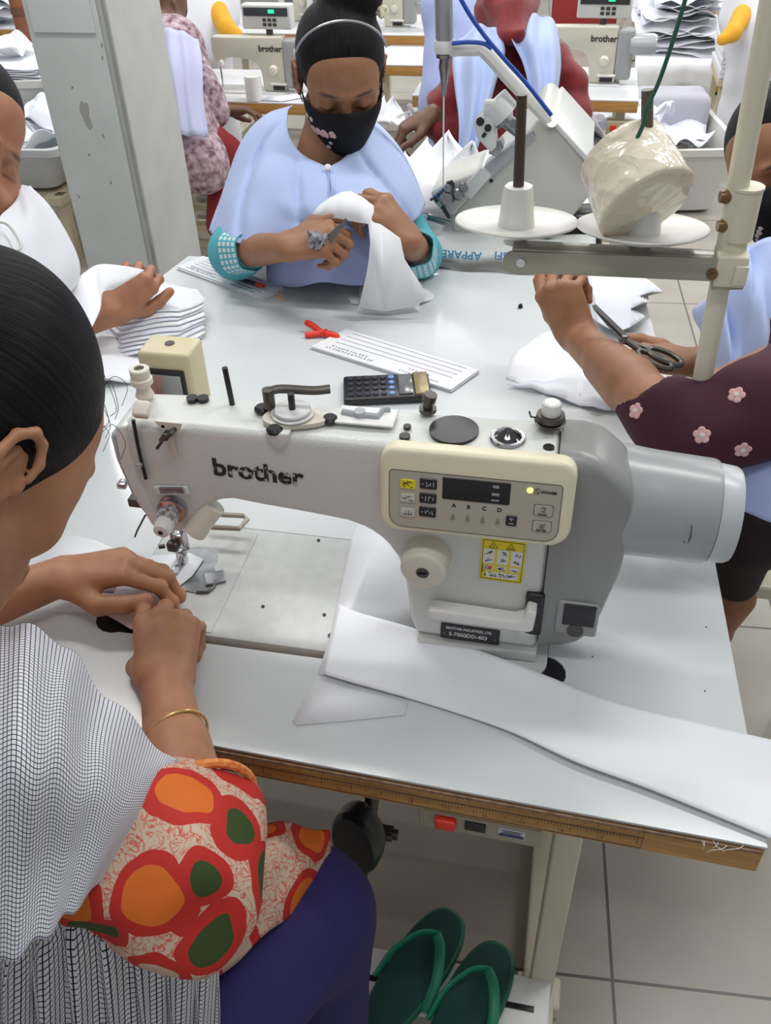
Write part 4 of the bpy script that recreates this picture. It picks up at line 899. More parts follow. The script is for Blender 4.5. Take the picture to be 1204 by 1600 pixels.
def head_vol(s=1.0, ears=True, lips=True):
    v = Vol()
    v.ell((0, -.008, .045), (.073, .094, .080), k=.01)
    v.ell((0, .040, .048), (.060, .048, .055), k=.02)
    v.ell((0, .036, -.012), (.057, .053, .068), k=.02)
    for q in (-1, 1):
        v.cap((q*.050, .0, -.045), (q*.016, .068, -.088), .016, .014, k=.03)
        v.ell((q*.037, .064, -.020), (.020, .018, .022), k=.018)
        v.ell((q*.048, .048, .014), (.015, .028, .032), k=.012)
        v.cap((q*.010, .0925, .033), (q*.044, .076, .034), .0065, .005, k=.012)
        v.ell((q*.031, .100, .013), (.019, .013, .011), k=.010, sub=True)
        v.ell((q*.031, .0765, .012), (.0145, .0145, .0135), k=.004)
    v.ell((0, .075, -.088), (.018, .017, .014), k=.014)
    v.ell((0, .074, -.060), (.030, .022, .028), k=.015)
    v.cap((0, .088, .022), (0, .105, -.022), .0065, .0085, k=.012).ell((0, .108, -.027), (.0095, .009, .0085), k=.006)
    for q in (-1, 1): v.ell((q*.0125, .099, -.030), (.0075, .009, .0072), k=.005); v.ell((q*.007, .105, -.037), (.004, .0055, .003), k=.003, sub=True)
    if lips:
        v.cap((-.014, .0935, -.0545), (0, .0975, -.0525), .0045, .0055, k=.005).cap((.014, .0935, -.0545), (0, .0975, -.0525), .0045, .0055, k=.005)
        v.cap((-.012, .092, -.0635), (.012, .092, -.0635), .0065, k=.005)
        v.cap((-.020, .0905, -.0585), (.020, .0905, -.0585), .0012, k=.003, sub=True)
    if ears:
        for q in (-1, 1): ear(v, q)
    return v
def ear(v, q):
    hx = [(-.020, -.030), (-.027, -.012), (-.028, .008), (-.021, .024), (-.008, .031), (.006, .027), (.012, .014), (.010, .002)]
    P3 = lambda y, z, o: (q*(.071+o), y*.92-.008, z)
    v.ell(P3(-.009, .0, .003), (.0062, .017, .027), k=.006)
    pts = [P3(y, z, .010+(.004 if y < 0 else 0)) for y, z in hx]
    v.chain(pts, [.0036, .0038, .004, .004, .004, .0038, .0035, .003], k=.003)
    v.ell(P3(-.012, -.030, .006), (.0055, .010, .011), k=.006)
    v.ell(P3(-.003, -.002, .0125), (.0055, .008, .011), k=.004, sub=True)
    v.chain([P3(-.016, -.016, .009), P3(-.019, .002, .010), P3(-.010, .016, .009)], [.003, .003, .0025], k=.004)
    v.ell(P3(.008, -.006, .006), (.004, .004, .006), k=.004)
def face_paint(M, s=1.0, lipcol=(.85, .45, .42), closed=True):
    pt = lambda p: (M@np.array([p[0]*s, p[1]*s, p[2]*s, 1]))[:3]; R = M[:3, :3]
    def E(c, r, col, soft): A = R@np.diag([1/(x*s) for x in r]); return (pt(c), A, col, soft)
    out = []
    for q in (-1, 1):
        out.append(E((q*.031, .088, .0135), (.018, .02, .011), (.72, .66, .66), .8))
        out.append(E((q*.031, .090, .0045), (.017, .012, .0018), (.10, .08, .08), .5))
        out.append(E((q*.029, .086, .0345), (.019, .02, .0034), (.22, .2, .2), .8))
        out.append(E((q*.038, .075, -.02), (.02, .03, .02), (1.04, .92, .90), 1.5))
    out.append(E((0, .098, -.0585), (.021, .014, .0095), lipcol, .45)); out.append(E((0, .095, -.0585), (.020, .02, .0012), (.35, .2, .2), .6))
    return out
def hair_vol(bun=(0, -.105, .055), br=(.038, .032, .036), fc=(0, .118, -.032), fr=(.068, .078, .098), puff=0):
    v = Vol()
    v.ell((0, -.012, .050), (.081, .099, .086), k=.01)
    v.ell((0, -.035, .010), (.074, .072, .070), k=.02)
    if puff: v.ell((0, .030, .075), (.070, .070, .055+puff), k=.02)
    v.ell(fc, fr, k=.008, sub=True)
    for q in (-1, 1): v.ell((q*.090, .004, -.020), (.026, .026, .042), k=.006, sub=True)
    v.ell((0, .0, -.115), (.10, .12, .070), k=.012, sub=True)
    if bun is not None: v.ell(bun, br, k=.012)
    return v
def scale_vol(v, s):
    q = []
    for p in v.p:
        if p[0] == 'c': q.append(('c', p[1]*s, p[2]*s, p[3]*s, p[4]*s, p[5]*s, p[6]))
        else: q.append(('e', p[1]*s, p[2]*s, p[3], None, p[5]*s, p[6]))
    v.p = q; return v
def rotv(v, ax, deg):
    ax = unit(ax); a = math.radians(deg); return v*math.cos(a)+np.cross(ax, v)*math.sin(a)+ax*(ax@v)*(1-math.cos(a))
def hand(vol, paint, W_, d, n, right=True, curls=((30, 40, 25),)*4, spread=(6, 1, -4, -9), thumb=((.6, .75, -.25), (.8, .5, -.3), (.95, .2, -.2)), s=1.0, nail=(1.12, 1.0, .98)):
    """W_ wrist, d to the knuckles, n back of the hand; thumb bone directions in (d, thumb side, n)."""
    d = unit(d); n = unit(np.array(n)-d*(np.array(n)@d)); t = np.cross(d, n) if not right else np.cross(n, d)   # thumb side
    W_ = np.array(W_, float)
    base = [(.084, .027, .001), (.088, .0085, .003), (.083, -.010, .001), (.074, -.026, -.003)]
    L = [(.044, .025, .020), (.048, .029, .022), (.045, .027, .021), (.035, .020, .018)]; R0 = [.0098, .0098, .0092, .0080]
    for i in range(4):
        b = W_+(d*base[i][0]+t*base[i][1]+n*base[i][2])*s
        vol.cap(W_+(d*.008+t*base[i][1]*.62)*s, b, .0145*s, .0112*s, k=.012*s)
        ax = t if True else t; dd = rotv(d, n, spread[i]*(1 if right else -1)*-1 if False else 0)
        sg = 1 if np.cross(n, d)@t > 0 else -1
        dd = rotv(d, n, sg*spread[i]); side = np.cross(dd, n); p = b; nn = n
        for j in range(3):
            dd2 = rotv(dd, side, -curls[i][j]); nn = rotv(nn, side, -curls[i][j]); dd = dd2
            q = p+dd*L[i][j]*s; r0 = R0[i]*(1-.09*j)*s; r1 = R0[i]*(1-.09*(j+1))*s*(.92 if j == 2 else 1)
            vol.cap(p, q, r0, r1, k=.003*s); vol.ell(p+nn*.0012*s, (r0*1.06,)*3, k=.003*s); p = q
        if paint is not None: paint.append((p-dd*.001*s+nn*.007*s, .0060*s, nail, .5))
    vol.cap(W_+(d*.035+t*.004-n*.006)*s, W_+(d*.060-t*.004-n*.004)*s, .017*s, .015*s, k=.015*s)
    p = W_+(d*.020+t*.022-n*.006)*s; r = .0145
    for j, (v, l) in enumerate(zip(thumb, (.042, .033, .026))):
        dv = unit(d*v[0]+t*v[1]+n*v[2]); q = p+dv*l*s
        vol.cap(p, q, r*s, (r-.0022)*s, k=(.012 if j == 0 else .004)*s); r -= .0018; p = q
        last = dv
    if paint is not None: paint.append((p+n*.006*s, .0075*s, nail, .5))
    return t
def crop(o, keep):   # delete faces whose centre does not satisfy keep (hidden inside clothes)
    pass
def place_head(c, f, u, s=1.0):
    r, ff, uu = ortho(f, u); return rigid(V(*c), r, ff, uu)
def cloth_disp(amp, freq, seed, axis=None):
    def f(P):
        out = P.copy()
        for i in range(len(P)):
            p = P[i]; n_ = nvec(Vector((p[0]*freq+seed, p[1]*freq, p[2]*freq))); out[i] = p+np.array(n_)*amp
        return out
    return f
def drape(name, m, parent, rings, folds=(0, 8), n=72, thick=.0018, a0=0.0, a1=2*PI, seed=0.0, sub=5, fold_pow=1.6, close=True, drop=None, wr=0.004):
    """garment hanging as a loft of ellipses: ring = (cx,cy,cz,rx,ry)."""
    R_ = spline([np.array(r, float) for r in rings], sub); G = []
    for i, r in enumerate(R_):
        t = i/(len(R_)-1); row = []
        for j in range(n if close else n+1):
            th = a0+(a1-a0)*j/n
            w = math.sin(folds[1]*th+seed+1.2*math.sin(th*2+seed))+.5*math.sin(folds[1]*1.7*th+seed*2)
            k = 1+folds[0]*w*t**fold_pow
            x = r[0]+r[3]*k*math.cos(th); y = r[1]+r[4]*k*math.sin(th); z = r[2]+(drop(th, t) if drop else 0)
            q = fbm((x, y, z), 9, seed); row.append((x+wr*q, y+wr*q, z+wr*q))
        G.append(row)
    return grid_mesh(name, G, m, parent, thick, closed_u=close)
def fabric(name, col, **k): return mat(name, col, k.pop('rough', .85), sheen=.2 if max(col) > .2 else .0, bump=k.pop('bump', .2), bscale=k.pop('bscale', 700), **k)
def check_mat(name, step, wid, col=(.045, .05, .10), ground=(.80, .81, .85)):
    m = bpy.data.materials.new(name); m.use_nodes = True; nt = m.node_tree; b = nt.nodes['Principled BSDF']; b.inputs['Roughness'].default_value = .9
    uv = nt.nodes.new('ShaderNodeUVMap'); sp = nt.nodes.new('ShaderNodeSeparateXYZ'); nt.links.new(uv.outputs[0], sp.inputs[0]); o = []
    for a in (0, 1):
        x = nt.nodes.new('ShaderNodeMath'); x.operation = 'DIVIDE'; nt.links.new(sp.outputs[a], x.inputs[0]); x.inputs[1].default_value = step
        f = nt.nodes.new('ShaderNodeMath'); f.operation = 'FRACT'; nt.links.new(x.outputs[0], f.inputs[0])
        l = nt.nodes.new('ShaderNodeMath'); l.operation = 'LESS_THAN'; nt.links.new(f.outputs[0], l.inputs[0]); l.inputs[1].default_value = wid; o.append(l)
    mx = nt.nodes.new('ShaderNodeMath'); mx.operation = 'MAXIMUM'; nt.links.new(o[0].outputs[0], mx.inputs[0]); nt.links.new(o[1].outputs[0], mx.inputs[1])
    mc_ = nt.nodes.new('ShaderNodeMixRGB'); nt.links.new(mx.outputs[0], mc_.inputs[0]); mc_.inputs[1].default_value = (*ground, 1); mc_.inputs[2].default_value = (*col, 1)
    nt.links.new(mc_.outputs[0], b.inputs['Base Color']); return m
def print_mat():
    m = bpy.data.materials.new('batik_print'); m.use_nodes = True; nt = m.node_tree; b = nt.nodes['Principled BSDF']; b.inputs['Roughness'].default_value = .75
    N = nt.nodes.new; Lk = nt.links.new
    tc = N('ShaderNodeTexCoord'); v = N('ShaderNodeTexVoronoi'); v.inputs['Scale'].default_value = 16.5; v.inputs['Randomness'].default_value = .55
    wn = N('ShaderNodeTexNoise'); wn.inputs['Scale'].default_value = 14; Lk(tc.outputs['Object'], wn.inputs['Vector'])
    wv = N('ShaderNodeMixRGB'); wv.inputs[0].default_value = .035; Lk(tc.outputs['Object'], wv.inputs[1]); Lk(wn.outputs['Color'], wv.inputs[2]); Lk(wv.outputs[0], v.inputs['Vector'])
    # crackle ground
    n = N('ShaderNodeTexNoise'); n.inputs['Scale'].default_value = 75; n.inputs['Detail'].default_value = 4; n.inputs['Distortion'].default_value = 2.2; Lk(tc.outputs['Object'], n.inputs['Vector'])
    r = N('ShaderNodeValToRGB'); e = r.color_ramp.elements; e[0].position = .46; e[0].color = (.54, .42, .31, 1); e[1].position = .56; e[1].color = (.54, .42, .31, 1)
    x = e.new(.51); x.color = (.55, .03, .015, 1); Lk(n.outputs[0], r.inputs[0])
    cr = N('ShaderNodeValToRGB'); cr.color_ramp.interpolation = 'CONSTANT'; e = cr.color_ramp.elements; e[0].position = 0; e[0].color = (.028, .055, .006, 1); e[1].position = .28; e[1].color = (.62, .13, .006, 1)
    x = e.new(.55); x.color = (.50, .36, .26, 1); x = e.new(.8); x.color = (.028, .055, .006, 1)
    sp = N('ShaderNodeSeparateXYZ'); Lk(v.outputs['Color'], sp.inputs[0]); Lk(sp.outputs[0], cr.inputs[0])
    r1 = N('ShaderNodeMath'); r1.operation = 'LESS_THAN'; Lk(v.outputs['Distance'], r1.inputs[0]); r1.inputs[1].default_value = .36
    r2 = N('ShaderNodeMath'); r2.operation = 'LESS_THAN'; Lk(v.outputs['Distance'], r2.inputs[0]); r2.inputs[1].default_value = .52
    m1 = N('ShaderNodeMixRGB'); Lk(r2.outputs[0], m1.inputs[0]); Lk(r.outputs[0], m1.inputs[1]); m1.inputs[2].default_value = (.46, .014, .008, 1)
    m2 = N('ShaderNodeMixRGB'); Lk(r1.outputs[0], m2.inputs[0]); Lk(m1.outputs[0], m2.inputs[1]); Lk(cr.outputs[0], m2.inputs[2]); Lk(m2.outputs[0], b.inputs['Base Color']); return m
def G3(rows): return [[PZ(a, b_, z) for a, b_, z in r] for r in rows]
# ================================================================ the seamstress in the foreground
skA = skin_mat('skin_warm_brown', (.43, .205, .105))
pA = thing('person', 'seamstress in checked white shawl and red print sleeves guiding cloth under the needle', 'person', (-.45, .25, .45))
hs = 1.0
fA = unit(.38*CR-.36*CU+.86*CW); uA = CU*.94+CR*.28
_r, _f, _u = ortho(fA, uA); cA = PD(20, 742, .60)-hs*(_r*.078-_f*.01)
MA = place_head(cA, fA, uA)
paint = face_paint(MA, hs)
vb = scale_vol(head_vol(), hs).xf(MA)
hp = lambda x, y, z, M=MA, s=hs: (M@np.array([x*s, y*s, z*s, 1]))[:3]
shR, shL = PZ(40, 1200, .88), V(-.66, .42, .93); neckb = V(-.50, .36, .985)
vb.cap(hp(0, -.02, -.05), neckb, .052, .060, k=.03).cap(neckb, (shR+shL)/2+V(0, 0, -.05), .07, .09, k=.05)
vb.cap(shR, shL, .048, .05, k=.03).cap(V(-.52, .31, .86), V(-.50, .20, .55), .12, .13, k=.05)
elR = PZ(304, 1372, .815); wrR = PZ(259, 1068, .80)
vb.cap(shR, PZ(180, 1310, .845), .044, .042, k=.01).cap(PZ(180, 1310, .845), elR, .042, .040, k=.01).cap(elR, wrR, .0375, .0265, k=.012).cap((elR*.6+wrR*.4), (elR*.4+wrR*.6), .036, .031, k=.02)
elL = PZ(-190, 1010, .80); wrL = PZ(92, 902, .803)
vb.cap(shL, elL, .048, .040, k=.02).cap(elL, wrL, .036, .0245, k=.012)
kR = PZ(265, 958, .80)-wrR
hand(vb, paint, wrR, PZ(262, 945, .812)-wrR, V(.05, -.25, 1), True, curls=((26, 74, 42), (38, 80, 45), (48, 84, 45), (56, 82, 45)), spread=(6, 1, -4, -9), thumb=((.70, .40, -.6), (.85, -.05, -.5), (.9, -.2, -.35)), s=1.02)
hand(vb, paint, wrL, unit(V(.92, .30, .12)), V(-.12, .10, 1), False, curls=((32, 40, 14), (34, 44, 16), (38, 48, 20), (42, 52, 22)), spread=(4, 1, -2, -5), thumb=((.72, .62, -.30), (.95, .15, -.10), (.98, .02, .05)), s=1.0)
vb.mesh(.0021, 'body', skA, pA, paint=paint, smooth=1)
hv = hair_vol(bun=(0, -.118, .03), br=(.045, .04, .045), fc=(0, .134, -.050), fr=(.056, .068, .086)); hv.p.insert(2, Vol().ell((.012, -.024, .066), (.066, .082, .082), k=.02).p[0]); hv = scale_vol(hv, hs).xf(MA)
hv.mesh(.0026, 'hair', HAIR, pA, hair=strand_fn(MA, hs), smooth=2)
# loose strands
mb = MB(); rnd = random.Random(5)
for i in range(9):
    a = rnd.uniform(-.2, 1.3); p0 = hp(.03+rnd.uniform(-.01, .02), .060*math.cos(a)+.01, .05+.06*math.sin(a)); o_ = CR*rnd.uniform(.012, .024)+CU*rnd.uniform(-.03, .02)
    mb.tube(spline([p0, p0+o_*.5+CU*.004, p0+o_*1.0-CU*.012, p0+o_*.8-CU*.024], 4), .00025, 4)
mb.build('loose_hair', mat('hair_strand', (.01, .009, .01), .4), pA)['kind'] = 'stuff'
er = MB()
for (y, z, rr) in ((-.022, -.018, .005), (-.020, -.027, .0045), (-.016, -.036, .0035)):
    c = hp(.084, y, z); er.tube([c+(MA[:3, 0]*math.cos(t)+MA[:3, 2]*math.sin(t))*rr for t in np.linspace(0, 2*PI, 16)], .0007, 6)
er.build('earring', mat('gold', (.9, .62, .28), .2, 1.0), pA)
c = wrR*.66+elR*.34; axb = unit(elR-wrR); u_, w_, _ = [np.array(q) for q in frame(axb)]
MB().tube([c+axb*.012*math.cos(t*1+.6)+(u_*math.cos(t)+w_*math.sin(t))*.0345 for t in np.linspace(0, 2*PI, 40)], .0016, 8).build('bangle', mat('gold_bangle', (.75, .50, .20), .25, .9), pA)
BAT = print_mat()
sv = Vol().chain([PZ(60, 1190, .90), PZ(180, 1310, .85), PZ(292, 1378, .82), PZ(318, 1300, .822), PZ(322, 1258, .826)], [.062, .066, .056, .050, .043], k=.03)
sv.ell(PZ(262, 1425, .80), (.055, .045, .04), k=.03)
def fold_disp(ax, amp, fr, seed):
    def f(P): 
        out = P.copy()
        for i, p in enumerate(P):
            out[i] = p+np.array(nvec(Vector((p[0]*fr+seed, p[1]*fr*.5, p[2]*fr))))*amp
        return out
    return f
# opening at the cuff: subtract a core along the forearm
sv.cap(PZ(322, 1275, .822), PZ(318, 1180, .83), .039, .045, k=.004, sub=True)
sv.mesh(.0032, 'sleeve', BAT, pA, disp=fold_disp(None, .013, 19, 1), smooth=2)
cf = PZ(322, 1250, .828); axc = unit(wrR-elR)
u_, w_, _ = [np.array(q) for q in frame(axc)]
MB().tube([cf+axc*.004+(u_*math.cos(t)+w_*math.sin(t))*.0435 for t in np.linspace(0, 2*PI, 40)], .0045, 8).build('cuff', mat('cuff_orange', (.62, .10, .015), .7, nscale=180, col2=(.8, .35, .1)), pA)
chk = check_mat('fine_check', .0034, .20); chk2 = check_mat('open_check', .0062, .19, col=(.012, .012, .02), ground=(.62, .62, .64))
g = G3([[(-260, 930, 1.04), (-110, 940, 1.05), (-20, 962, 1.04), (45, 980, 1.02), (105, 1012, .995), (150, 1072, .955), (212, 1130, .915), (278, 1190, .885)],
        [(-260, 1050, 1.06), (-110, 1060, 1.07), (-20, 1070, 1.065), (40, 1080, 1.05), (92, 1098, 1.02), (138, 1140, .975), (198, 1182, .93), (266, 1212, .885)],
        [(-260, 1200, 1.05), (-110, 1200, 1.06), (-20, 1200, 1.055), (36, 1204, 1.04), (86, 1214, 1.01), (134, 1234, .97), (184, 1254, .93), (238, 1268, .885)],
        [(-260, 1400, .99), (-110, 1390, .98), (-20, 1375, .975), (30, 1358, .96), (76, 1346, .945), (118, 1338, .93), (160, 1332, .91), (208, 1312, .885)],
        [(-260, 1640, .90), (-110, 1570, .90), (-20, 1520, .90), (26, 1496, .90), (64, 1470, .90), (96, 1442, .895), (128, 1410, .89), (172, 1366, .88)]])
for r in g:
    for j in range(3, 7): r[j] = r[j]+(CAM-r[j])*.03
g = surf(g, 14, 14)
for i, r in enumerate(g):
    for j, p in enumerate(r): r[j] = p + CU*.0035*math.sin(j*.33+i*.06) + CU*.004*fbm(p, 8, 2)
grid_mesh('shawl', g, chk, pA, .0012)
# second, wider checked cloth hanging below in folds
g = G3([[(-260, 1560, .90), (-100, 1500, .88), (0, 1470, .87), (60, 1430, .86), (110, 1405, .86), (170, 1400, .85), (240, 1425, .80), (300, 1440, .76), (338, 1440, .74)],
        [(-260, 1700, .84), (-100, 1600, .83), (0, 1560, .82), (60, 1530, .81), (120, 1510, .80), (185, 1505, .78), (245, 1510, .75), (300, 1510, .72), (340, 1505, .70)],
        [(-260, 1900, .66), (-100, 1760, .68), (0, 1720, .68), (70, 1690, .67), (135, 1670, .66), (200, 1650, .65), (255, 1640, .64), (300, 1630, .63), (338, 1625, .62)],
        [(-260, 2100, .50), (-100, 1960, .50), (0, 1900, .50), (80, 1850, .50), (150, 1820, .50), (210, 1790, .5), (262, 1760, .5), (302, 1730, .5), (330, 1700, .5)]])
g = surf(g, 12, 14)
for i, r in enumerate(g):
    for j, p in enumerate(r):
        a = min(1, i/9); r[j] = p + (CU*.011+CR*.005)*math.sin(j*.62+.5*math.sin(i*.15))*a + (CU*.004)*math.sin(j*1.35+i*.08)*a
grid_mesh('checked_scarf', g, chk2, pA, .0012)
# tunic over the lap
g = G3([[(180, 1330, .66), (290, 1300, .68), (385, 1288, .67), (455, 1288, .655), (515, 1300, .63)],
        [(190, 1420, .69), (300, 1380, .70), (395, 1340, .69), (465, 1325, .67), (516, 1330, .62)],
        [(200, 1520, .66), (300, 1470, .69), (385, 1425, .675), (455, 1385, .655), (506, 1362, .62)],
        [(230, 1640, .61), (310, 1560, .64), (370, 1500, .64), (440, 1440, .63), (494, 1392, .60)]])
g = surf(g, 10, 8)
for i, r in enumerate(g):
    for j, p in enumerate(r): r[j] = p+V(0, 0, .004*math.sin(j*.5+i*.3))
grid_mesh('tunic', g, BAT, pA, .0015)
MB2 = Vol().cap(V(-.40, .14, .52), PZ(485, 1420, .555), .092, .068, k=.03).cap(PZ(485, 1420, .555), V(-.20, .44, .16), .066, .050, k=.03)
MB2.cap(V(-.58, .16, .52), V(-.52, .52, .55), .092, .066, k=.03).cap(V(-.52, .52, .55), V(-.50, .50, .14), .064, .05, k=.03).cap(V(-.36, .12, .5), V(-.60, .14, .5), .11, .11, k=.05)
MB2.mesh(.005, 'trousers', fabric('purple_cotton', (.024, .017, .115)), pA, disp=fold_disp(None, .008, 11, 4), smooth=2)



Vol().cap(V(-.52, .31, .85), V(-.50, .20, .55), .128, .145, k=.05).cap((shR*.85+shL*.15), shL, .054, .056, k=.05).cap(V(-.50, .20, .55), V(-.50, .14, .50), .15, .17, k=.05).cap(shL, elL, .054, .048, k=.03).cap(neckb+V(0, -.03, -.05), neckb+V(0, -.05, -.14), .085, .12, k=.04).cap((shR+shL)/2+V(0, -.01, -.03), (shR+shL)/2+V(0, -.03, -.12), .11, .13, k=.04).mesh(.007, 'tunic', BAT, pA, smooth=2)
st_ = thing('stool', 'cream stool under the seamstress in the foreground', 'stool', (-.48, .12, 0))
MB().box((-.48, .10, .385), (.36, .34, .03), bev=.006).build('seat', m_paint, st_)
for a in (-1, 1):
    for b_ in (-1, 1): MB().box((-.48+a*.14, .10+b_*.13, .185), (.03, .03, .37), bev=.003).build('leg', m_paint, st_)
# cloth held down by her hands is already on the bed
# ================================================================ girl with the black mask at the far side
m_blue = fabric('light_blue_cotton', (.42, .52, .80)); m_blue2 = fabric('blue_apron_cotton', (.36, .43, .72))
m_mask = mat('black_mask_cloth', (.008, .008, .010), .8, spec=.25)
def mask(M, s, parent, decor=None):
    X = lambda x, y, z: (M@np.array([x*s, y*s, z*s, 1]))[:3]
    rows = [[(-.076, .012, .002), (-.069, .052, -.002), (-.046, .086, .000), (-.012, .108, .012), (0, .114, .016), (.012, .108, .012), (.046, .086, .000), (.069, .052, -.002), (.076, .012, .002)],
            [(-.074, .012, -.012), (-.069, .052, -.022), (-.048, .090, -.022), (-.014, .117, -.018), (0, .122, -.018), (.014, .117, -.018), (.048, .090, -.022), (.069, .052, -.022), (.074, .012, -.012)],
            [(-.073, .010, -.025), (-.064, .050, -.045), (-.042, .088, -.050), (-.014, .110, -.052), (0, .114, -.053), (.014, .110, -.052), (.042, .088, -.050), (.064, .050, -.045), (.073, .010, -.025)],
            [(-.070, .008, -.038), (-.058, .045, -.068), (-.034, .080, -.085), (-.012, .096, -.090), (0, .098, -.091), (.012, .096, -.090), (.034, .080, -.085), (.058, .045, -.068), (.070, .008, -.038)],
            [(-.066, .004, -.048), (-.048, .036, -.082), (-.028, .058, -.104), (-.010, .066, -.110), (0, .067, -.111), (.010, .066, -.110), (.028, .058, -.104), (.048, .036, -.082), (.066, .004, -.048)]]
    g = surf([[X(*p) for p in r] for r in rows], 5, 5)
    o = grid_mesh('face_mask', g, m_mask, parent, .0015)
    for q in (-1, 1): MB().tube(spline([X(q*.073, .012, -.004), X(q*.080, -.006, .014), X(q*.082, -.022, .006), X(q*.080, -.022, -.022), X(q*.073, .004, -.040)], 5), .0011, 6).build('ear_loop', m_mask, parent)
    if decor:
        pk = mat('embroidery_pink', (.62, .40, .36), .8); wh = mat('embroidery_white', (.55, .5, .48), .8)
        f, r_, pts = decor
        A = np.array(g)
        for (iu, iv, rad, c_) in pts:
            p = A[int(iv), int(iu)]; nn = unit(p-(M@np.array([0, .03*s, -.04*s, 1]))[:3])
            MB().lathe(p, p+nn*.0028, [(rad, 0), (rad*.9, .7), (rad*.4, 1)], 12, fn=lambda r, t, th: r*(1+.25*math.cos(5*th))).build('embroidery', pk if c_ else wh, o)
    return o
def basis3(fw): return ortho(fw, (0, 0, 1))
pB = thing('person', 'girl with black flowered mask and light blue cape trimming cloth at the far table edge', 'person', (-.5, 1.9, .45))
skB = skin_mat('skin_brown', (.34, .165, .085))
fB = unit(V(.30, -.86, -.40)); uB = V(.14, -.38, .90)
cB = PD(532, 124, 1.70); sB = 1.02
MBh = place_head(cB, fB, uB)
XB = lambda x, y, z: (MBh@np.array([x*sB, y*sB, z*sB, 1]))[:3]
vb = scale_vol(head_vol(), sB).xf(MBh); paint = face_paint(MBh, sB)
nB = PD(500, 262, 1.80)
vb.cap(XB(0, -.02, -.05), nB, .050, .055, k=.03)
s1, s2 = PD(405, 300, 1.87), PD(598, 290, 1.89)
vb.cap(s1, s2, .05, .05, k=.05).cap((s1+s2)/2+V(0, .02, -.08), (s1+s2)/2+V(0, .12, -.42), .10, .13, k=.05)
e1, e2 = PD(368, 394, 1.78), PD(652, 398, 1.81); w1, w2 = PD(446, 386, 1.605), PD(640, 378, 1.64)
vb.cap(s1, e1, .042, .036, k=.02).cap(e1, w1, .035, .025, k=.012).cap(s2, e2, .042, .036, k=.02).cap(e2, w2, .034, .025, k=.012)
hand(vb, paint, w1, CR*.95+CU*.12-CW*.25, CU*.35-CW*.9+CR*.1, True, curls=((60, 60, 35), (64, 70, 38), (68, 74, 40), (72, 76, 40)), thumb=((.75, .5, .1), (.95, .2, -.2), (.9, -.1, -.3)), s=.97)
hand(vb, paint, w2, CU*.62-CR*.62-CW*.3, CU*.30+CR*.45-CW*.85, False, curls=((48, 52, 25), (52, 56, 28), (58, 58, 30), (62, 60, 32)), thumb=((.8, .45, -.3), (.9, .1, -.3), (.95, -.1, -.2)), s=.97)
vb.mesh(.0027, 'body', skB, pB, paint=paint, smooth=1)
hv = scale_vol(hair_vol(bun=(-.026, -.050, .128), br=(.056, .052, .044), fc=(0, .122, -.040), fr=(.062, .071, .094)), sB).xf(MBh)
hv.mesh(.003, 'hair', HAIR, pB, hair=strand_fn(MBh, sB), smooth=2)
pts = [XB(.0835*math.cos(a)*1.0, .012+.045*math.sin(a)*.5, .052+.086*math.sin(a)) for a in np.linspace(.25, PI-.25, 30)]
MB().tube(pts, .0022, 8).build('headband', mat('silver_band', (.5, .5, .52), .3, .6), pB)
for (x, y, z) in ((.006, -.03, .166), (-.050, -.02, .155), (-.075, -.02, .115)):
    MB().lathe(XB(x, y, z-.008), XB(x+.004, y+.004, z+.010), [(.001, 0), (.010, .3), (.012, .6), (.004, 1)], 14, fn=lambda r, t, th: r*(1+.35*math.cos(3*th))).tube([XB(x+.012*math.cos(t), y+.012*math.sin(t), z+.002) for t in np.linspace(0, 5, 12)], .0015, 6).build('hair_tie', mat('cream_tie', (.6, .55, .38), .6), pB)
mask(MBh, sB, pB, decor=(0, 0, [(27, 7, .008, 1), (29, 8, .0095, 1), (31, 9, .009, 1), (33, 11, .0095, 1), (34, 12, .006, 0), (33, 6, .005, 0), (35, 7, .005, 0), (29, 13, .005, 0), (28, 11, .004, 0)]))
MB().lathe(XB(-.0795, .0, -.032), XB(-.0815, .0, -.036), [(.003, 0), (.003, .7), (.001, 1)], 10).build('earring', mat('gold', (.9, .62, .28)), pB)
# inner smock (V neck) and the cape
def GD(rows): return [[PD(a, b_, w) for a, b_, w in r] for r in rows]
g = GD([[(440, 215, 1.84), (452, 245, 1.78), (505, 268, 1.745), (560, 240, 1.78), (580, 215, 1.84)],
        [(420, 300, 1.80), (460, 300, 1.72), (512, 300, 1.68), (565, 300, 1.72), (600, 300, 1.80)],
        [(415, 380, 1.80), (460, 372, 1.71), (515, 370, 1.665), (575, 370, 1.71), (615, 380, 1.80)],
        [(418, 450, 1.84), (465, 445, 1.74), (520, 440, 1.70), (580, 445, 1.74), (618, 450, 1.84)]])
g = surf(g, 8, 8); g = [[p+CW*.010*math.sin(j*.55+i*.15)+CW*.012*max(0, math.sin(i*.25+j*.1)) for j, p in enumerate(r)] for i, r in enumerate(g)]
grid_mesh('smock', g, m_blue2, pB, .0015)
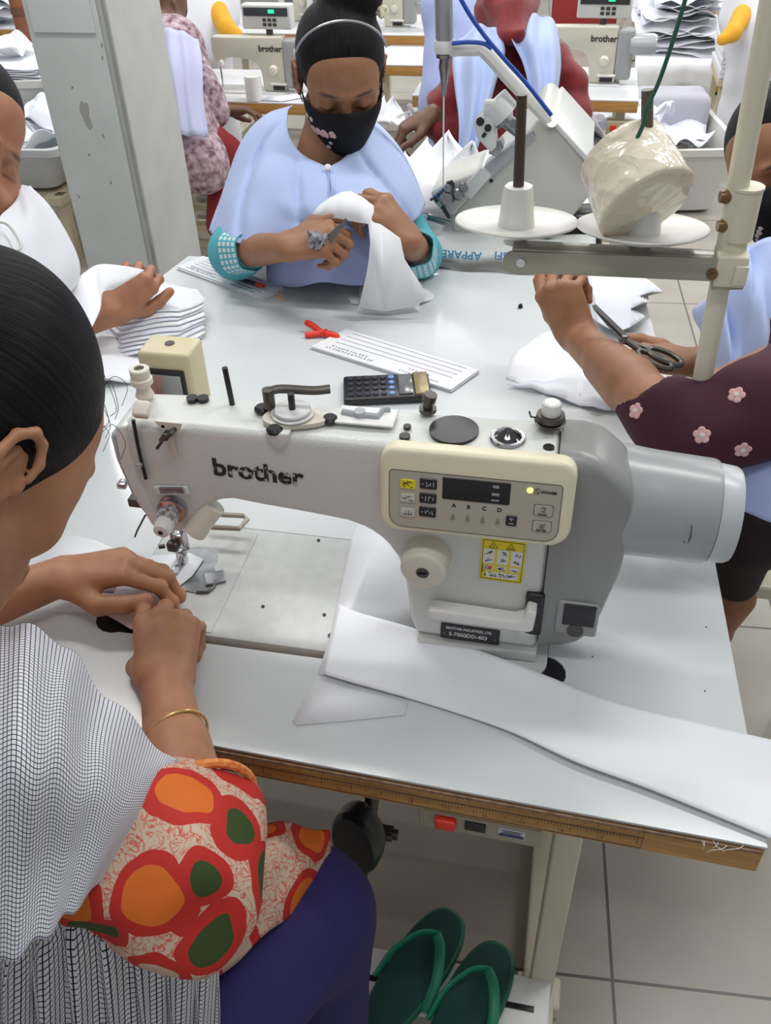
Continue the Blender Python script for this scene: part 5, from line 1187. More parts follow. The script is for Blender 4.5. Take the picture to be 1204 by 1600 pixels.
# cape: left and right halves meeting at the button
def cape(rows, seed, nf=.45, amp=.010):
    g = surf(GD(rows), 9, 9)
    for i, r in enumerate(g):
        for j, p in enumerate(r): r[j] = p-CW*(amp*(i/len(g))**1.2*math.sin(j*nf+seed+i*.03))+CW*.004*fbm(p, 10, seed)+CW*.020*(1-abs(math.sin(j*.17+seed*1.7-i*.035)))**4*min(1, i/12)
    return grid_mesh('cape', g, m_blue, pB, .0018)
cape([[(457, 165, 1.86), (450, 172, 1.82), (448, 195, 1.775), (455, 220, 1.745), (475, 243, 1.72), (512, 262, 1.695)],
      [(415, 180, 1.88), (410, 195, 1.80), (418, 220, 1.745), (435, 250, 1.705), (470, 280, 1.675), (514, 296, 1.660)],
      [(380, 215, 1.88), (378, 235, 1.79), (392, 265, 1.725), (418, 292, 1.68), (462, 318, 1.65), (516, 335, 1.645)],
      [(352, 290, 1.86), (350, 305, 1.77), (370, 325, 1.71), (408, 340, 1.675), (460, 350, 1.66), (520, 360, 1.655)],
      [(328, 362, 1.83), (334, 368, 1.76), (360, 378, 1.70), (405, 382, 1.675), (462, 376, 1.665), (524, 372, 1.66)]], .4, .30, .010)
cape([[(512, 262, 1.690), (538, 246, 1.72), (555, 222, 1.745), (560, 200, 1.78), (562, 185, 1.83), (560, 175, 1.87)],
      [(514, 296, 1.655), (545, 282, 1.675), (570, 255, 1.71), (585, 225, 1.76), (590, 205, 1.82), (592, 195, 1.88)],
      [(516, 332, 1.640), (555, 315, 1.645), (588, 290, 1.68), (612, 260, 1.74), (622, 240, 1.81), (624, 230, 1.88)],
      [(524, 352, 1.655), (568, 336, 1.655), (606, 325, 1.675), (634, 300, 1.72), (644, 280, 1.80), (646, 270, 1.87)],
      [(530, 362, 1.665), (575, 348, 1.665), (618, 345, 1.685), (650, 340, 1.73), (662, 325, 1.80), (664, 315, 1.86)]], 2.0, .30, .010)
k = PD(512, 262, 1.682); MB().lathe(k, k-CW*.004, [(.006, 0), (.0065, .5), (.004, 1)], 20).build('button', m_white, pB)
MB().tube([PD(512, 268, 1.682), PD(514, 300, 1.650), PD(517, 335, 1.642), PD(522, 362, 1.654)], .0016, 6).build('placket', m_blue2, pB)
m_plaid = check_mat('aqua_plaid', .011, .35, col=(.10, .42, .50), ground=(.62, .72, .72))
for (a, b_, ra, rb) in ((PD(368, 393, 1.745), PD(392, 392, 1.715), .046, .038), (PD(648, 388, 1.70), PD(652, 405, 1.76), .036, .040)):
    d_ = b_-a; u_, w_, _q = [np.array(q) for q in frame(d_)]
    g = [[a+d_*t+(u_*math.cos(th)+w_*math.sin(th))*(ra+(rb-ra)*t)*(1+.05*math.sin(5*th)) for th in np.linspace(0, 2*PI, 36, False)] for t in np.linspace(0, 1, 8)]
    grid_mesh('cuff', g, m_plaid, pB, .0015, closed_u=True)
Vol().chain([s1, e1, e1*.8+w1*.2], [.050, .050, .045], k=.02).mesh(.005, 'sleeve', m_plaid, pB, smooth=2)
Vol().chain([s2, e2, e2*.8+w2*.2], [.048, .046, .042], k=.02).mesh(.005, 'sleeve', m_plaid, pB, smooth=2)
# her skirt and stool
Vol().cap((s1+s2)/2+V(0, .08, -.45), (s1+s2)/2+V(.02, -.15, -.50), .17, .15, k=.04).mesh(.012, 'skirt', m_plaid, pB, smooth=2)
mB_ = (s1+s2)/2
Vol().cap(mB_+V(0, .02, -.10), mB_+V(0, .12, -.42), .110, .145, k=.05).cap(s1, s2, .052, .052, k=.05).mesh(.007, 'tunic', m_blue, pB, smooth=2)
# the collar piece and the scissors in her hands
def piece3(name, rows, label, m=None, thick=.001, nu=8, nv=8, wob=0.0, cat='fabric', group=None, D_=True):
    g = surf(GD(rows) if D_ else rows, nu, nv)
    if wob: g = [[p-CW*wob*math.sin(j*.6+i*.3) for j, p in enumerate(r)] for i, r in enumerate(g)]
    o = grid_mesh(name, g, m or m_cloth, None, thick); tag(o, label, cat, group); return o
outc = [(487, 335), (497, 322), (515, 309), (535, 300), (548, 299), (566, 308), (584, 322), (584, 346), (597, 352), (625, 372), (632, 405), (648, 430), (668, 462), (652, 478), (600, 486), (560, 480), (572, 430), (576, 405), (578, 380), (575, 350), (560, 348), (525, 341), (500, 341)]
b = bmesh.new(); wT_ = (PZ(610, 484, ZT+.022)-CAM)@CW; vs = [b.verts.new(PD(a, c_, 1.600+(wT_-1.600)*max(0, c_-380)/104)) for a, c_ in outc]; b.faces.new(vs)
bmesh.ops.triangulate(b, faces=b.faces); me = bpy.data.meshes.new('held_fabric'); b.to_mesh(me); b.free()
o = link('held_fabric', me, m_cloth, None, 180); md = o.modifiers.new('thickness', 'SOLIDIFY'); md.thickness = .0012; tag(o, 'white collar shaped cloth piece held up by the girl with the black flowered mask', 'fabric')
def scissors(tip, piv, grip, w, label, nrm):
    sc_ = thing('scissors', label, 'scissors', tuple(piv)); d_ = unit(tip-piv); n_ = unit(np.array(nrm)); s_ = unit(np.cross(d_, n_)); L_ = np.linalg.norm(tip-piv)
    for q in (-1, 1):
        b0 = piv+s_*w*.3*q; mb = MB(); pts = [piv+s_*w*.9*q-d_*w, piv+s_*w*1.1*q, tip+s_*w*(.9 if q > 0 else -.1)-d_*L_*(.0 if q > 0 else .08), tip*1.0-s_*.001*q, piv-s_*w*.15*q]
        v0 = [p+n_*.0012*q for p in pts]; v1 = [p+n_*.0012*q+n_*.0018 for p in pts]; m_ = len(pts)
        mb.add(v0+v1, [tuple(range(m_)), tuple(range(m_, 2*m_))]+[(i, (i+1) % m_, m_+(i+1) % m_, m_+i) for i in range(m_)]).build('blade', mat('blade_steel', (.20, .19, .18), .28, .9), sc_)
        hdl = grip+s_*w*1.3*q; axn = unit(grip-piv)
        ring = [hdl+axn*.026*math.cos(t)+s_*.014*math.sin(t) for t in np.linspace(0, 2*PI, 26)]
        MB().tube(ring, .0042, 8).tube([piv-d_*w*.5, (piv+hdl)/2, hdl-axn*.022], .0045, 8).build('handle', m_dsteel, sc_)
    MB().cyl(piv-n_*.004, piv+n_*.005, .004, n=14).build('pivot', m_steel, sc_)
    return sc_
sc1 = scissors(PD(540, 342, 1.555), PD(508, 380, 1.575), PD(480, 387, 1.59), .007, 'dark steel scissors held by the girl with the black flowered mask', -CW)
mb = MB(); rnd = random.Random(8); cc = PD(495, 374, 1.572)
for i in range(5): mb.tube([cc+V(*(rnd.uniform(-.016, .016) for _ in range(3))) for _ in range(5)], .0045, 8)
mb.build('cloth_wrap', fabric('grey_rag', (.30, .30, .36)), sc1)
# ================================================================ woman at the left edge
pC = thing('person', 'woman in white shawl at the left table edge, her head cut by the photo edge', 'person', (-.95, 1.2, .45))
skC = skin_mat('skin_tan', (.40, .18, .095))
fC = unit(CR*.80-CW*.28-CU*.46); uC = CU*.80+CR*.35
cC = PD(-92, 225, 1.20); sC = 1.0
MC_ = place_head(cC, fC, uC); vb = head_vol().xf(MC_); paint = face_paint(MC_, 1.0, lipcol=(.80, .42, .42))
nC = PD(-60, 400, 1.26); vb.cap((MC_@np.array([0, -.02, -.05, 1]))[:3], nC, .05, .056, k=.03)
sh1 = PD(-10, 430, 1.33); vb.cap(PD(-190, 430, 1.16), sh1, .05, .05, k=.05).cap(nC, nC+V(-.03, 0, -.35), .12, .13, k=.05)
eC = PZ(60, 520, .80); wC = PZ(172, 488, .835)
vb.cap(sh1, eC, .044, .036, k=.02).cap(eC, wC, .035, .026, k=.012)
hand(vb, paint, wC, CR*.62+CU*.75+CW*.1, CR*.1-CU*.25-CW*.95+CR*.35, False, curls=((55, 45, 20), (60, 55, 25), (66, 60, 28), (70, 62, 30)), thumb=((.70, .60, -.35), (.90, .25, -.25), (1, .1, -.1)), s=.97)
vb.mesh(.0026, 'body', skC, pC, paint=paint, smooth=1)
hair_vol(fc=(0, .122, -.044), fr=(.060, .068, .098)).xf(MC_).mesh(.003, 'hair', HAIR, pC, hair=strand_fn(MC_, 1), smooth=2)
g = GD([[(-90, 330, 1.16), (-20, 345, 1.13), (8, 335, 1.16), (28, 300, 1.22), (40, 290, 1.28), (48, 292, 1.34)],
        [(-90, 380, 1.12), (-20, 385, 1.11), (15, 375, 1.13), (48, 340, 1.18), (70, 325, 1.26), (80, 325, 1.34)],
        [(-90, 440, 1.10), (-20, 440, 1.10), (25, 430, 1.12), (66, 405, 1.17), (95, 380, 1.25), (108, 372, 1.34)],
        [(-90, 520, 1.10), (-20, 510, 1.10), (30, 490, 1.12), (76, 455, 1.17), (108, 425, 1.25), (122, 410, 1.34)],
        [(-90, 600, 1.11), (-20, 570, 1.11), (30, 545, 1.13), (72, 510, 1.18), (104, 470, 1.26), (120, 440, 1.34)]])
g = surf(g, 8, 8); g = [[p-CW*.006*math.sin(j*.5+i*.12) for j, p in enumerate(r)] for i, r in enumerate(g)]
grid_mesh('shawl', g, fabric('white_shawl', (.72, .74, .80)), pC, .0018)
MB().tube(spline([PD(-10, 345, 1.115), PD(14, 352, 1.12), PD(33, 385, 1.12), (PD(10, 398, 1.115))], 6), .0025, 8).build('shawl_edge', m_white, pC)
Vol().cap(nC+V(-.01, .01, -.055), nC+V(-.03, 0, -.40), .135, .150, k=.05).cap(PD(-190, 436, 1.165), PD(-30, 445, 1.33), .060, .052, k=.05).cap(PD(-190, 436, 1.165), PD(-170, 560, 1.10), .06, .05, k=.03).cap(nC+V(-.03, 0, -.40), V(nC[0]-.03, nC[1], .35), .145, .16, k=.05).mesh(.007, 'tunic', mat('white_shawl', (.72, .74, .80)), pC, smooth=2)
XC = lambda x, y, z: (MC_@np.array([x, y, z, 1]))[:3]
MB().tube(spline([XC(.02, .100, .020), XC(.05, .088, .022), XC(.068, .05, .014), XC(.075, .0, .006)], 5), .0011, 6).build('glasses_frame', m_black, pC)
piece3('held_fabric', [[(85, 480, 1.30), (105, 450, 1.33), (140, 420, 1.37), (160, 413, 1.40), (195, 416, 1.42), (226, 422, 1.43)],
                       [(95, 520, 1.28), (120, 480, 1.31), (148, 445, 1.35), (158, 440, 1.38), (190, 440, 1.41), (214, 430, 1.425)],
                       [(130, 555, 1.25), (140, 520, 1.28), (156, 485, 1.32), (160, 458, 1.37), (176, 452, 1.41), (190, 444, 1.43)]],
       'white cloth piece folded and held up by the woman at the left edge', wob=.0)
# ================================================================ woman in maroon at the right edge
pD = thing('person', 'woman in flowered maroon sleeves, blue shawl and black mask at the right edge', 'person', (.45, 1.3, .45))
skD = skin_mat('skin_mid', (.33, .15, .075))
fD = unit(-CR*.62-CW*.52-CU*.55); uD = CU*.84-CR*.22-CW*.2
cD = PD(1228, 268, 1.42); MD_ = place_head(cD, fD, uD); vb = head_vol().xf(MD_); paint = face_paint(MD_, 1.0)
nD = PD(1258, 400, 1.45); vb.cap((MD_@np.array([0, -.02, -.05, 1]))[:3], nD, .05, .056, k=.03)
shr = PD(1290, 560, 1.12); shl = PD(1180, 480, 1.45)
vb.cap(shr, shl, .05, .05, k=.05).cap(nD+V(.04, 0, -.10), nD+V(.10, 0, -.45), .12, .13, k=.05)
eD = PD(1050, 662, 1.11); wD = PZ(905, 530, .865)
vb.cap(shr, eD, .046, .040, k=.02).cap(eD, wD, .040, .0265, k=.012).cap(eD*.6+wD*.4, eD*.35+wD*.65, .038, .031, k=.015)
hand(vb, paint, wD, CU*.86-CR*.42-CW*.1, -CR*.55-CW*.55+CU*.1, True, curls=((48, 62, 30), (56, 66, 34), (70, 70, 40), (78, 76, 40)), thumb=((.75, .40, -.45), (.95, .05, -.15), (.95, -.15, .05)), s=1.0)
w2 = PZ(1098, 568, .86); e2 = PZ(1180, 600, .85)
vb.cap(shl, e2+V(.05, 0, 0), .044, .038, k=.02).cap(e2+V(.05, 0, 0), w2, .036, .026, k=.012)
hand(vb, paint, w2, -CR*.92+CU*.10-CW*.05, CU*.72-CW*.4-CR*.1, False, curls=((34, 44, 22), (40, 48, 24), (30, 42, 22), (30, 40, 20)), spread=(4, 0, -7, -14), thumb=((.70, .55, .2), (.92, .25, .1), (.95, .0, .0)), s=1.0)
vb.mesh(.0025, 'body', skD, pD, paint=paint, smooth=1)
hair_vol(fc=(0, .122, -.040), fr=(.062, .070, .100)).xf(MD_).mesh(.003, 'hair', HAIR, pD, hair=strand_fn(MD_, 1), smooth=2)
mask(MD_, 1.0, pD, decor=(0, 0, [(22, 9, .004, 0), (24, 10, .005, 0), (26, 11, .004, 0), (27, 12, .003, 0)]))
mar = fabric('maroon_cotton', (.055, .008, .022))
sv = Vol().chain([shr, PD(1190, 640, 1.08), PD(1085, 680, 1.09), PD(1040, 658, 1.11), PD(1000, 616, 1.135)], [.060, .054, .045, .043, .040], k=.03)
sv.cap(PD(1005, 614, 1.13), PD(960, 570, 1.16), .040, .046, k=.004, sub=True)
sv.ell(PD(1130, 685, 1.08), (.05, .035, .035), k=.03).mesh(.0035, 'sleeve', mar, pD, disp=fold_disp(None, .009, 15, 9), smooth=2)
pk = mat('embroidery_pink2', (.70, .42, .42), .8); wh = mat('embroidery_white2', (.72, .66, .64), .8)
dg = bpy.context.evaluated_depsgraph_get(); slv = [o for o in bpy.data.objects if o.parent == pD and o.name.startswith('sleeve')][0]
inv = np.array(INV[pD])
from mathutils.bvhtree import BVHTree
bv = BVHTree.FromPolygons([v.co for v in slv.data.vertices], [tuple(p.vertices) for p in slv.data.polygons])
for (a, b_) in ((993, 642), (1150, 617), (1096, 680), (1160, 703)):
    o_ = Vector(CAM); d_ = Vector(ray(a, b_)).normalized(); o2_ = Matrix(inv.tolist())@o_
    h_, n__, _i, _d = bv.ray_cast(o2_, d_)
    if h_ is None: continue
    u_, w_, nn = frame(n__); mbp = MB(); mbw = MB()
    for q in range(5):
        t = q*2*PI/5+a; c_ = h_+(u_*math.cos(t)+w_*math.sin(t))*.0058+nn*.0004; mbp.lathe(c_-nn*.002, c_+nn*.0012, [(.0042, 0), (.0046, .6), (.003, 1)], 12)
    mbw.lathe(h_, h_+nn*.003, [(.0035, 0), (.003, .8), (.0015, 1)], 10)
    fl = mbp.build('embroidered_flower', pk, slv, world=False); mbw.build('embroidered_flower', wh, slv, world=False)
g = GD([[(1110, 470, 1.30), (1135, 430, 1.27), (1160, 395, 1.25), (1190, 375, 1.24), (1260, 370, 1.24), (1330, 400, 1.26)],
        [(1085, 485, 1.30), (1120, 470, 1.25), (1155, 450, 1.22), (1200, 440, 1.20), (1265, 440, 1.20), (1340, 470, 1.22)],
        [(1100, 540, 1.29), (1120, 530, 1.24), (1155, 520, 1.21), (1200, 510, 1.19), (1265, 510, 1.18), (1340, 540, 1.20)],
        [(1105, 600, 1.28), (1125, 600, 1.23), (1160, 600, 1.20), (1205, 590, 1.18), (1265, 590, 1.17), (1340, 620, 1.19)],
        [(1108, 700, 1.28), (1130, 710, 1.23), (1165, 730, 1.20), (1205, 740, 1.17), (1265, 740, 1.16), (1340, 760, 1.18)]])
g = surf(g, 10, 8); g = [[p-CW*.012*math.sin(j*.42-i*.22)-CW*.005*math.sin(j*.9+i*.1) for j, p in enumerate(r)] for i, r in enumerate(g)]
grid_mesh('shawl', g, m_blue, pD, .0018)
g = GD([[(1118, 705, 1.14), (1150, 690, 1.12), (1190, 680, 1.10), (1240, 660, 1.08), (1320, 650, 1.06)],
        [(1130, 740, 1.12), (1160, 740, 1.09), (1195, 735, 1.07), (1245, 720, 1.06), (1320, 710, 1.05)],
        [(1135, 790, 1.12), (1165, 800, 1.09), (1200, 815, 1.07), (1250, 830, 1.06), (1320, 840, 1.05)]])
grid_mesh('apron', surf(g, 8, 8), m_blue2, pD, .0018)
Vol().cap(PD(1165, 842, 1.30), PD(1330, 815, 1.3), .040, .065, k=.03).cap(PD(1165, 842, 1.30), PD(1150, 905, 1.40), .045, .036, k=.02).mesh(.006, 'trousers', mat('dark_skirt', (.02, .008, .012), .8), pD, smooth=2)
Vol().cap(nD+V(.04, 0, -.10), nD+V(.10, 0, -.46), .130, .148, k=.05).cap(nD+V(.03, 0, -.06), nD+V(.05, 0, -.12), .085, .12, k=.05).cap(shr, shl, .058, .056, k=.05).mesh(.007, 'tunic', mar, pD, smooth=2)
Vol().cap(PD(1150, 935, 1.42), PD(1122, 990, 1.50), .030, .018, k=.02).cap(PD(1122, 990, 1.50), PD(1105, 1010, 1.52), .018, .012, k=.02).mesh(.003, 'foot', skD, pD, paint=[], smooth=1)
sc2 = scissors(PD(925, 480, 1.30), PD(975, 530, 1.27), PD(1030, 560, 1.24), .008, 'black handled scissors held by the woman in maroon sleeves', CU*.8-CW*.5)
# stool of the woman on the right
st2 = thing('stool', 'cream metal stool frame beside the right table edge, under the woman in maroon', 'stool', tuple(PZ(1180, 900, .45)))
p0 = PZ(1122, 880, .50); p1 = PZ(1250, 900, .50)
MB().box((p0+p1)/2+V(.03, .04, 0), (.34, .20, .028), None, .006).build('seat', m_paint, st2)
c0 = (p0+p1)/2+V(.03, .04, 0)
for a in (-1, 1):
    for b_ in (-1, 1): MB().box(c0+V(a*.145, b_*.08, -.245), (.03, .03, .45), bev=.004).build('leg', m_paint, st2)
# ================================================================ background
lam2 = mat('white_laminate_far', (.70, .72, .74), .25)
ZB = .60
def bg_table(label, xa, xb, ya, yb, z=ZB, name='sewing_table', thick=.04, group=None, leg=True, legs=(0, 1, 2, 3)):
    t = thing(name, label, 'table', ((xa+xb)/2, (ya+yb)/2, 0), 0, group)
    MB().box(((xa+xb)/2, (ya+yb)/2, z-.002), (xb-xa, yb-ya, .004)).build('laminate_top', lam2, t)
    MB().box(((xa+xb)/2, (ya+yb)/2, z-.004-thick/2), (xb-xa-.002, yb-ya-.002, thick), bev=.002).build('tabletop', wood, t)
    if leg:
        for i in (0, 1):
            xx = xa+.06 if i == 0 else xb-.06
            for yy in (ya+.05, yb-.05): MB().box((xx, yy, (z-.06)/2+.02), (.035, .03, z-.06)).build('leg', m_paint, t)
            MB().box((xx, (ya+yb)/2, .02), (.045, yb-ya, .03)).build('foot_bar', m_paint, t)
        MB().box(((xa+xb)/2, yb-.08, .12), (xb-xa-.14, .03, .04)).build('cross_rail', m_paint, t)
    return t
def bg_machine(label, loc, rz, s=.74, box_=True, dark=False):
    """machine of the same family seen from farther away; local origin at the middle of the bed"""
    t = thing('sewing_machine', label, 'sewing machine', (0, 0, 0), 0)
    body = mat('aged_enamel', (.60, .58, .48), .35)
    O_ = [(-.24, .285), (.19, .292), (.19, .002), (.055, .002), (.048, .10), (.03, .145), (-.01, .168), (-.13, .178), (-.17, .170), (-.19, .13), (-.225, .125), (-.245, .20)]
    O_ = [(a*s, b_*s) for a, b_ in O_]
    MB().prism(O_, -.035*s, .040*s, 'y', bev=.010*s, seg=3, bang=20).build('arm', body, t, ang=50)
    MB().box((-.02*s, .01*s, -.004), (.50*s, .178*s, .010), bev=.002).build('bed', m_bed, t)
    MB().box((.235*s, .0, .15*s), (.09*s, .085*s, .26*s), bev=.02*s).build('side_housing', mat('far_grey', (.33, .34, .34), .4), t)
    MB().lathe((.26*s, 0, .20*s), (.40*s, 0, .20*s), [(.055*s, 0), (.055*s, .85), (.045*s, 1)], 28).build('motor', m_grey2, t)
    MB().lathe((.13*s, -.035*s, .12*s), (.13*s, -.065*s, .12*s), [(.026*s, 0), (.026*s, .7), (.018*s, 1)], 24).cyl((.13*s, -.064*s, .12*s), (.13*s, -.070*s, .12*s), .006*s).build('stitch_dial', m_ivory, t)
    MB().box((.15*s, -.040*s, .045*s), (.10*s, .012*s, .014*s), bev=.003).build('reverse_lever', m_white, t)
    MB().box((.15*s, -.036*s, .022*s), (.07*s, .004, .022*s)).build('name_plate', m_black, t)
    MB().cyl((-.215*s, 0, .125*s), (-.215*s, 0, .01*s), .006*s).build('needle_bar', m_chrome, t)
    MB().lathe((-.19*s, -.035*s, .15*s), (-.19*s, -.065*s, .15*s), [(.016*s, 0), (.014*s, 1)], 16).build('tension_knob', m_white, t)
    text_mesh('brother', .045*s, FM((.045*s, -.036*s, .215*s), (1, 0, 0), (0, -1, 0)), m_ink, 'brand_lettering', t, .0003, .0008)
    if box_:
        cb = MB().box((.10*s, .03*s, .385*s), (.29*s, .08*s, .125*s), bev=.006).build('control_box', mat('box_white', (.66, .67, .64), .4), t)
        MB().box((.10*s, -.0115*s, .412*s), (.26*s, .004, .042*s)).build('control_display', mat('far_display', (.05, .055, .06), .2), cb)
        MB().box((.135*s, -.0145*s, .415*s), (.035*s, .003, .018*s), bev=.001).build('display_digits', mat('digit_green', (.02, .75, .25), .4, emit=1.6), cb)
        for i in range(3):
            for j in range(2): MB().box(((.09+.03*i)*s, -.0125*s, (.372-.024*j)*s), (.020*s, .003, .015*s)).build('key', m_dsteel, cb)
        MB().cyl((.10*s, .03*s, .29*s), (.10*s, .03*s, .33*s), .02*s).build('box_bracket', m_dsteel, t)
    t.location = loc; t.rotation_euler = (0, 0, rz); return t
# --- left row: table and machine
yL = PZ(330, 158, ZB)[1]
xa = PZ(250, 158, ZB)[0]; xb = PZ(520, 158, ZB)[0]
bg_table('wooden edged white table behind the girl, carrying the machine on the left', xa-.35, xb, yL, yL+.50)
c = PZ(440, 146, ZB); bg_machine('cream sewing machine on the table behind the girl, left of her head', (c[0]-.11, c[1]+.03, ZB+.004), math.radians(-2), .68)
c = PZ(397, 148, ZB+.02); o = MB().lathe(c+V(0, 0, -.019), c+V(0, 0, .070), [(.030, 0), (.032, .02), (.032, .98), (.030, 1)], 28).build('thread_cylinder', m_white); tag(o, 'white cylinder standing on the far left table under the machine arm', 'spool')
def bpiece(px, z, label, group=None, name='fabric_piece', curl=None):
    pts = [tuple(PZ(a, b_, z)[:2]) for a, b_ in px]; o = sheet(name, pts, m_cloth, z=z+.002, t=.002, curl=curl, res=.03); return tag(o, label, 'fabric', group)
bpiece([(408, 157), (425, 149), (475, 146), (490, 150), (440, 159)], ZB+.002, 'white fabric piece lying on the far table beside the left background machine')
# --- right row
yR = PZ(940, 154, ZB)[1]; xa = PZ(640, 154, ZB)[0]; xb = PZ(998, 162, ZB)[0]
tR = bg_table('wooden edged white table behind the overlock machine and the woman in red', xa, xb, yR-.02, yR+.48)
c = PZ(935, 132, ZB); bg_machine('cream sewing machine on the right background table beside the woman in red', (c[0]-.08, c[1]+.02, ZB+.004), math.radians(-2), .70)
pS = thing('thread_stand', 'thin thread stand pole on the right background table beside the cream machine', 'thread stand', tuple(PZ(962, 130, ZB)))
q = PZ(962, 130, ZB); MB().cyl(q, q+V(0, 0, .55), .009).build('pole', m_paint, pS); MB().box(q+V(-.08, 0, .37), (.22, .02, .02), None, .002).build('spool_bar', m_paint, pS)
for dx in (-.17, -.04): MB().lathe(q+V(dx, 0, .38), q+V(dx, 0, .46), [(.06, 0), (.06, .04), (.02, .06), (.03, .1), (.015, 1)], 24).build('spool', m_white, pS)
sw = PZ(970, 176, ZB-.09); MB().box((sw[0], yR+.0, ZB-.10), (.11, .04, .05), bev=.003).build('switch_box', mat('switch_beige', (.42, .37, .26), .45), tR)
MB().box((sw[0]-.03, yR-.022, ZB-.10), (.022, .008, .02)).build('red_button', m_red, tR)
# rows further back
y3 = PZ(650, 102, ZB)[1]; bg_table('second wooden edged white table back, right behind the head of the girl', PZ(560, 100, ZB)[0], PZ(735, 100, ZB)[0], y3, y3+.35)
y4 = PZ(650, 55, ZB)[1]; bg_table('far wooden edged white table carrying the small grey and cream machine', PZ(555, 55, ZB)[0], PZ(720, 55, ZB)[0], y4, y4+.5)
c = PZ(618, 46, ZB); bg_machine('small cream and grey sewing machine on the farthest table right of the hair bun', (c[0]-.10, c[1]+.05, ZB+.004), 0, .70, box_=False)
y5 = PZ(420, 52, ZB)[1]; bg_table('far white table behind the left background machine', PZ(300, 52, ZB)[0], PZ(545, 52, ZB)[0], y5, y5+.6)
c = PZ(470, 40, ZB); bg_machine('cream sewing machine in the farthest row above the left control box', (c[0]-.1, c[1]+.1, ZB+.004), 0, .75, box_=False)
for i, (a, b_, w) in enumerate(((455, 20, .16), (500, 26, .16), (545, 18, .14))):
    q = PZ(a, b_+18, ZB); MB().box(q+V(0, .1, .10), (w, .10, .17), .1, .006).build('control_unit', mat('box_white', (.66, .67, .64), .4)); o = bpy.context.view_layer.objects if False else None
    ob = [x for x in bpy.data.objects if x.name.startswith('control_unit')][-1]; ob = sorted([x for x in bpy.data.objects if x.name.startswith('control_unit')], key=lambda x: x.name)[-1]
    tag(ob, 'white control unit standing on the far table above the girl', 'control unit', 'control units on the far table')
    MB().box(q+V(.0, .048, .12), (w*.5, .006, .09), .1).build('dark_panel', mat('far_panel', (.12, .14, .17), .3), ob)
# --- pieces of crumpled cloth
def crumple(c, sx, sy, seed, h=.05, m=None, label=None, group=None, pointy=False, rz=0.0, name='fabric_piece'):
    n = 9; rows = []
    for i in range(n):
        row = []
        for j in range(n):
            u, v = i/(n-1)-.5, j/(n-1)-.5; w = (1-.75*(u+.5)) if pointy else 1
            x = u*sx; y = v*sy*w; z = h*mnoise.noise(Vector((u*3+seed, v*3-seed, seed)))*1.6+h*.6*math.sin(v*7+seed)*.5
            row.append((c[0]+x*math.cos(rz)-y*math.sin(rz), c[1]+x*math.sin(rz)+y*math.cos(rz), c[2]+z))
        rows.append(row)
    o = grid_mesh(name, surf(rows, 2, 2), m or m_cloth, None, .002); return tag(o, label, 'fabric', group)
def leaf(base, tip, wid, nrm, label, group, seed=0):
    b0 = V(*base); t0 = V(*tip); s_ = unit(np.cross(t0-b0, nrm)); rows = []
    for k, ww in zip(np.linspace(0, 1, 6), (1, 1.05, .95, .72, .38, .02)):
        rows.append([b0+(t0-b0)*k+s_*wid*ww*q+unit(nrm)*(.014*math.cos(q*2.5+seed)+.012*math.sin(k*3+seed)) for q in (-1, -.5, 0, .5, 1)])
    o = grid_mesh('fabric_piece', surf(rows, 3, 2), m_cloth, None, .0015); return tag(o, label, 'fabric', group)
rnd = random.Random(21)
# fan of pointed cut pieces beside the overlock machine
for i, (a, b_, c_, d_, w_) in enumerate(((650, 330, 632, 240, .07), (668, 330, 668, 215, .08), (690, 335, 700, 205, .08), (712, 330, 738, 222, .07), (690, 345, 745, 250, .06), (660, 350, 620, 275, .07), (735, 330, 700, 208, .05))):
    leaf(PD(a, b_+8, 2.02+.012*i), PD(c_, d_, 2.04+.012*i), w_*1.05, -CW+CR*.1*math.sin(i), 'pointed white cut piece in the fan left of the overlock machine', 'pointed cut pieces beside the overlock', i)
for i, (a, b_, c_, d_, w_) in enumerate(((640, 400, 610, 330, .06), (668, 400, 650, 335, .06), (690, 385, 690, 345, .05))):
    leaf(PD(a, b_, 1.93+.01*i), PD(c_, d_, 1.95+.01*i), w_, -CW, 'hanging white cloth piece between the girl and the overlock machine', 'hanging cloth pieces by the girl', i+3)
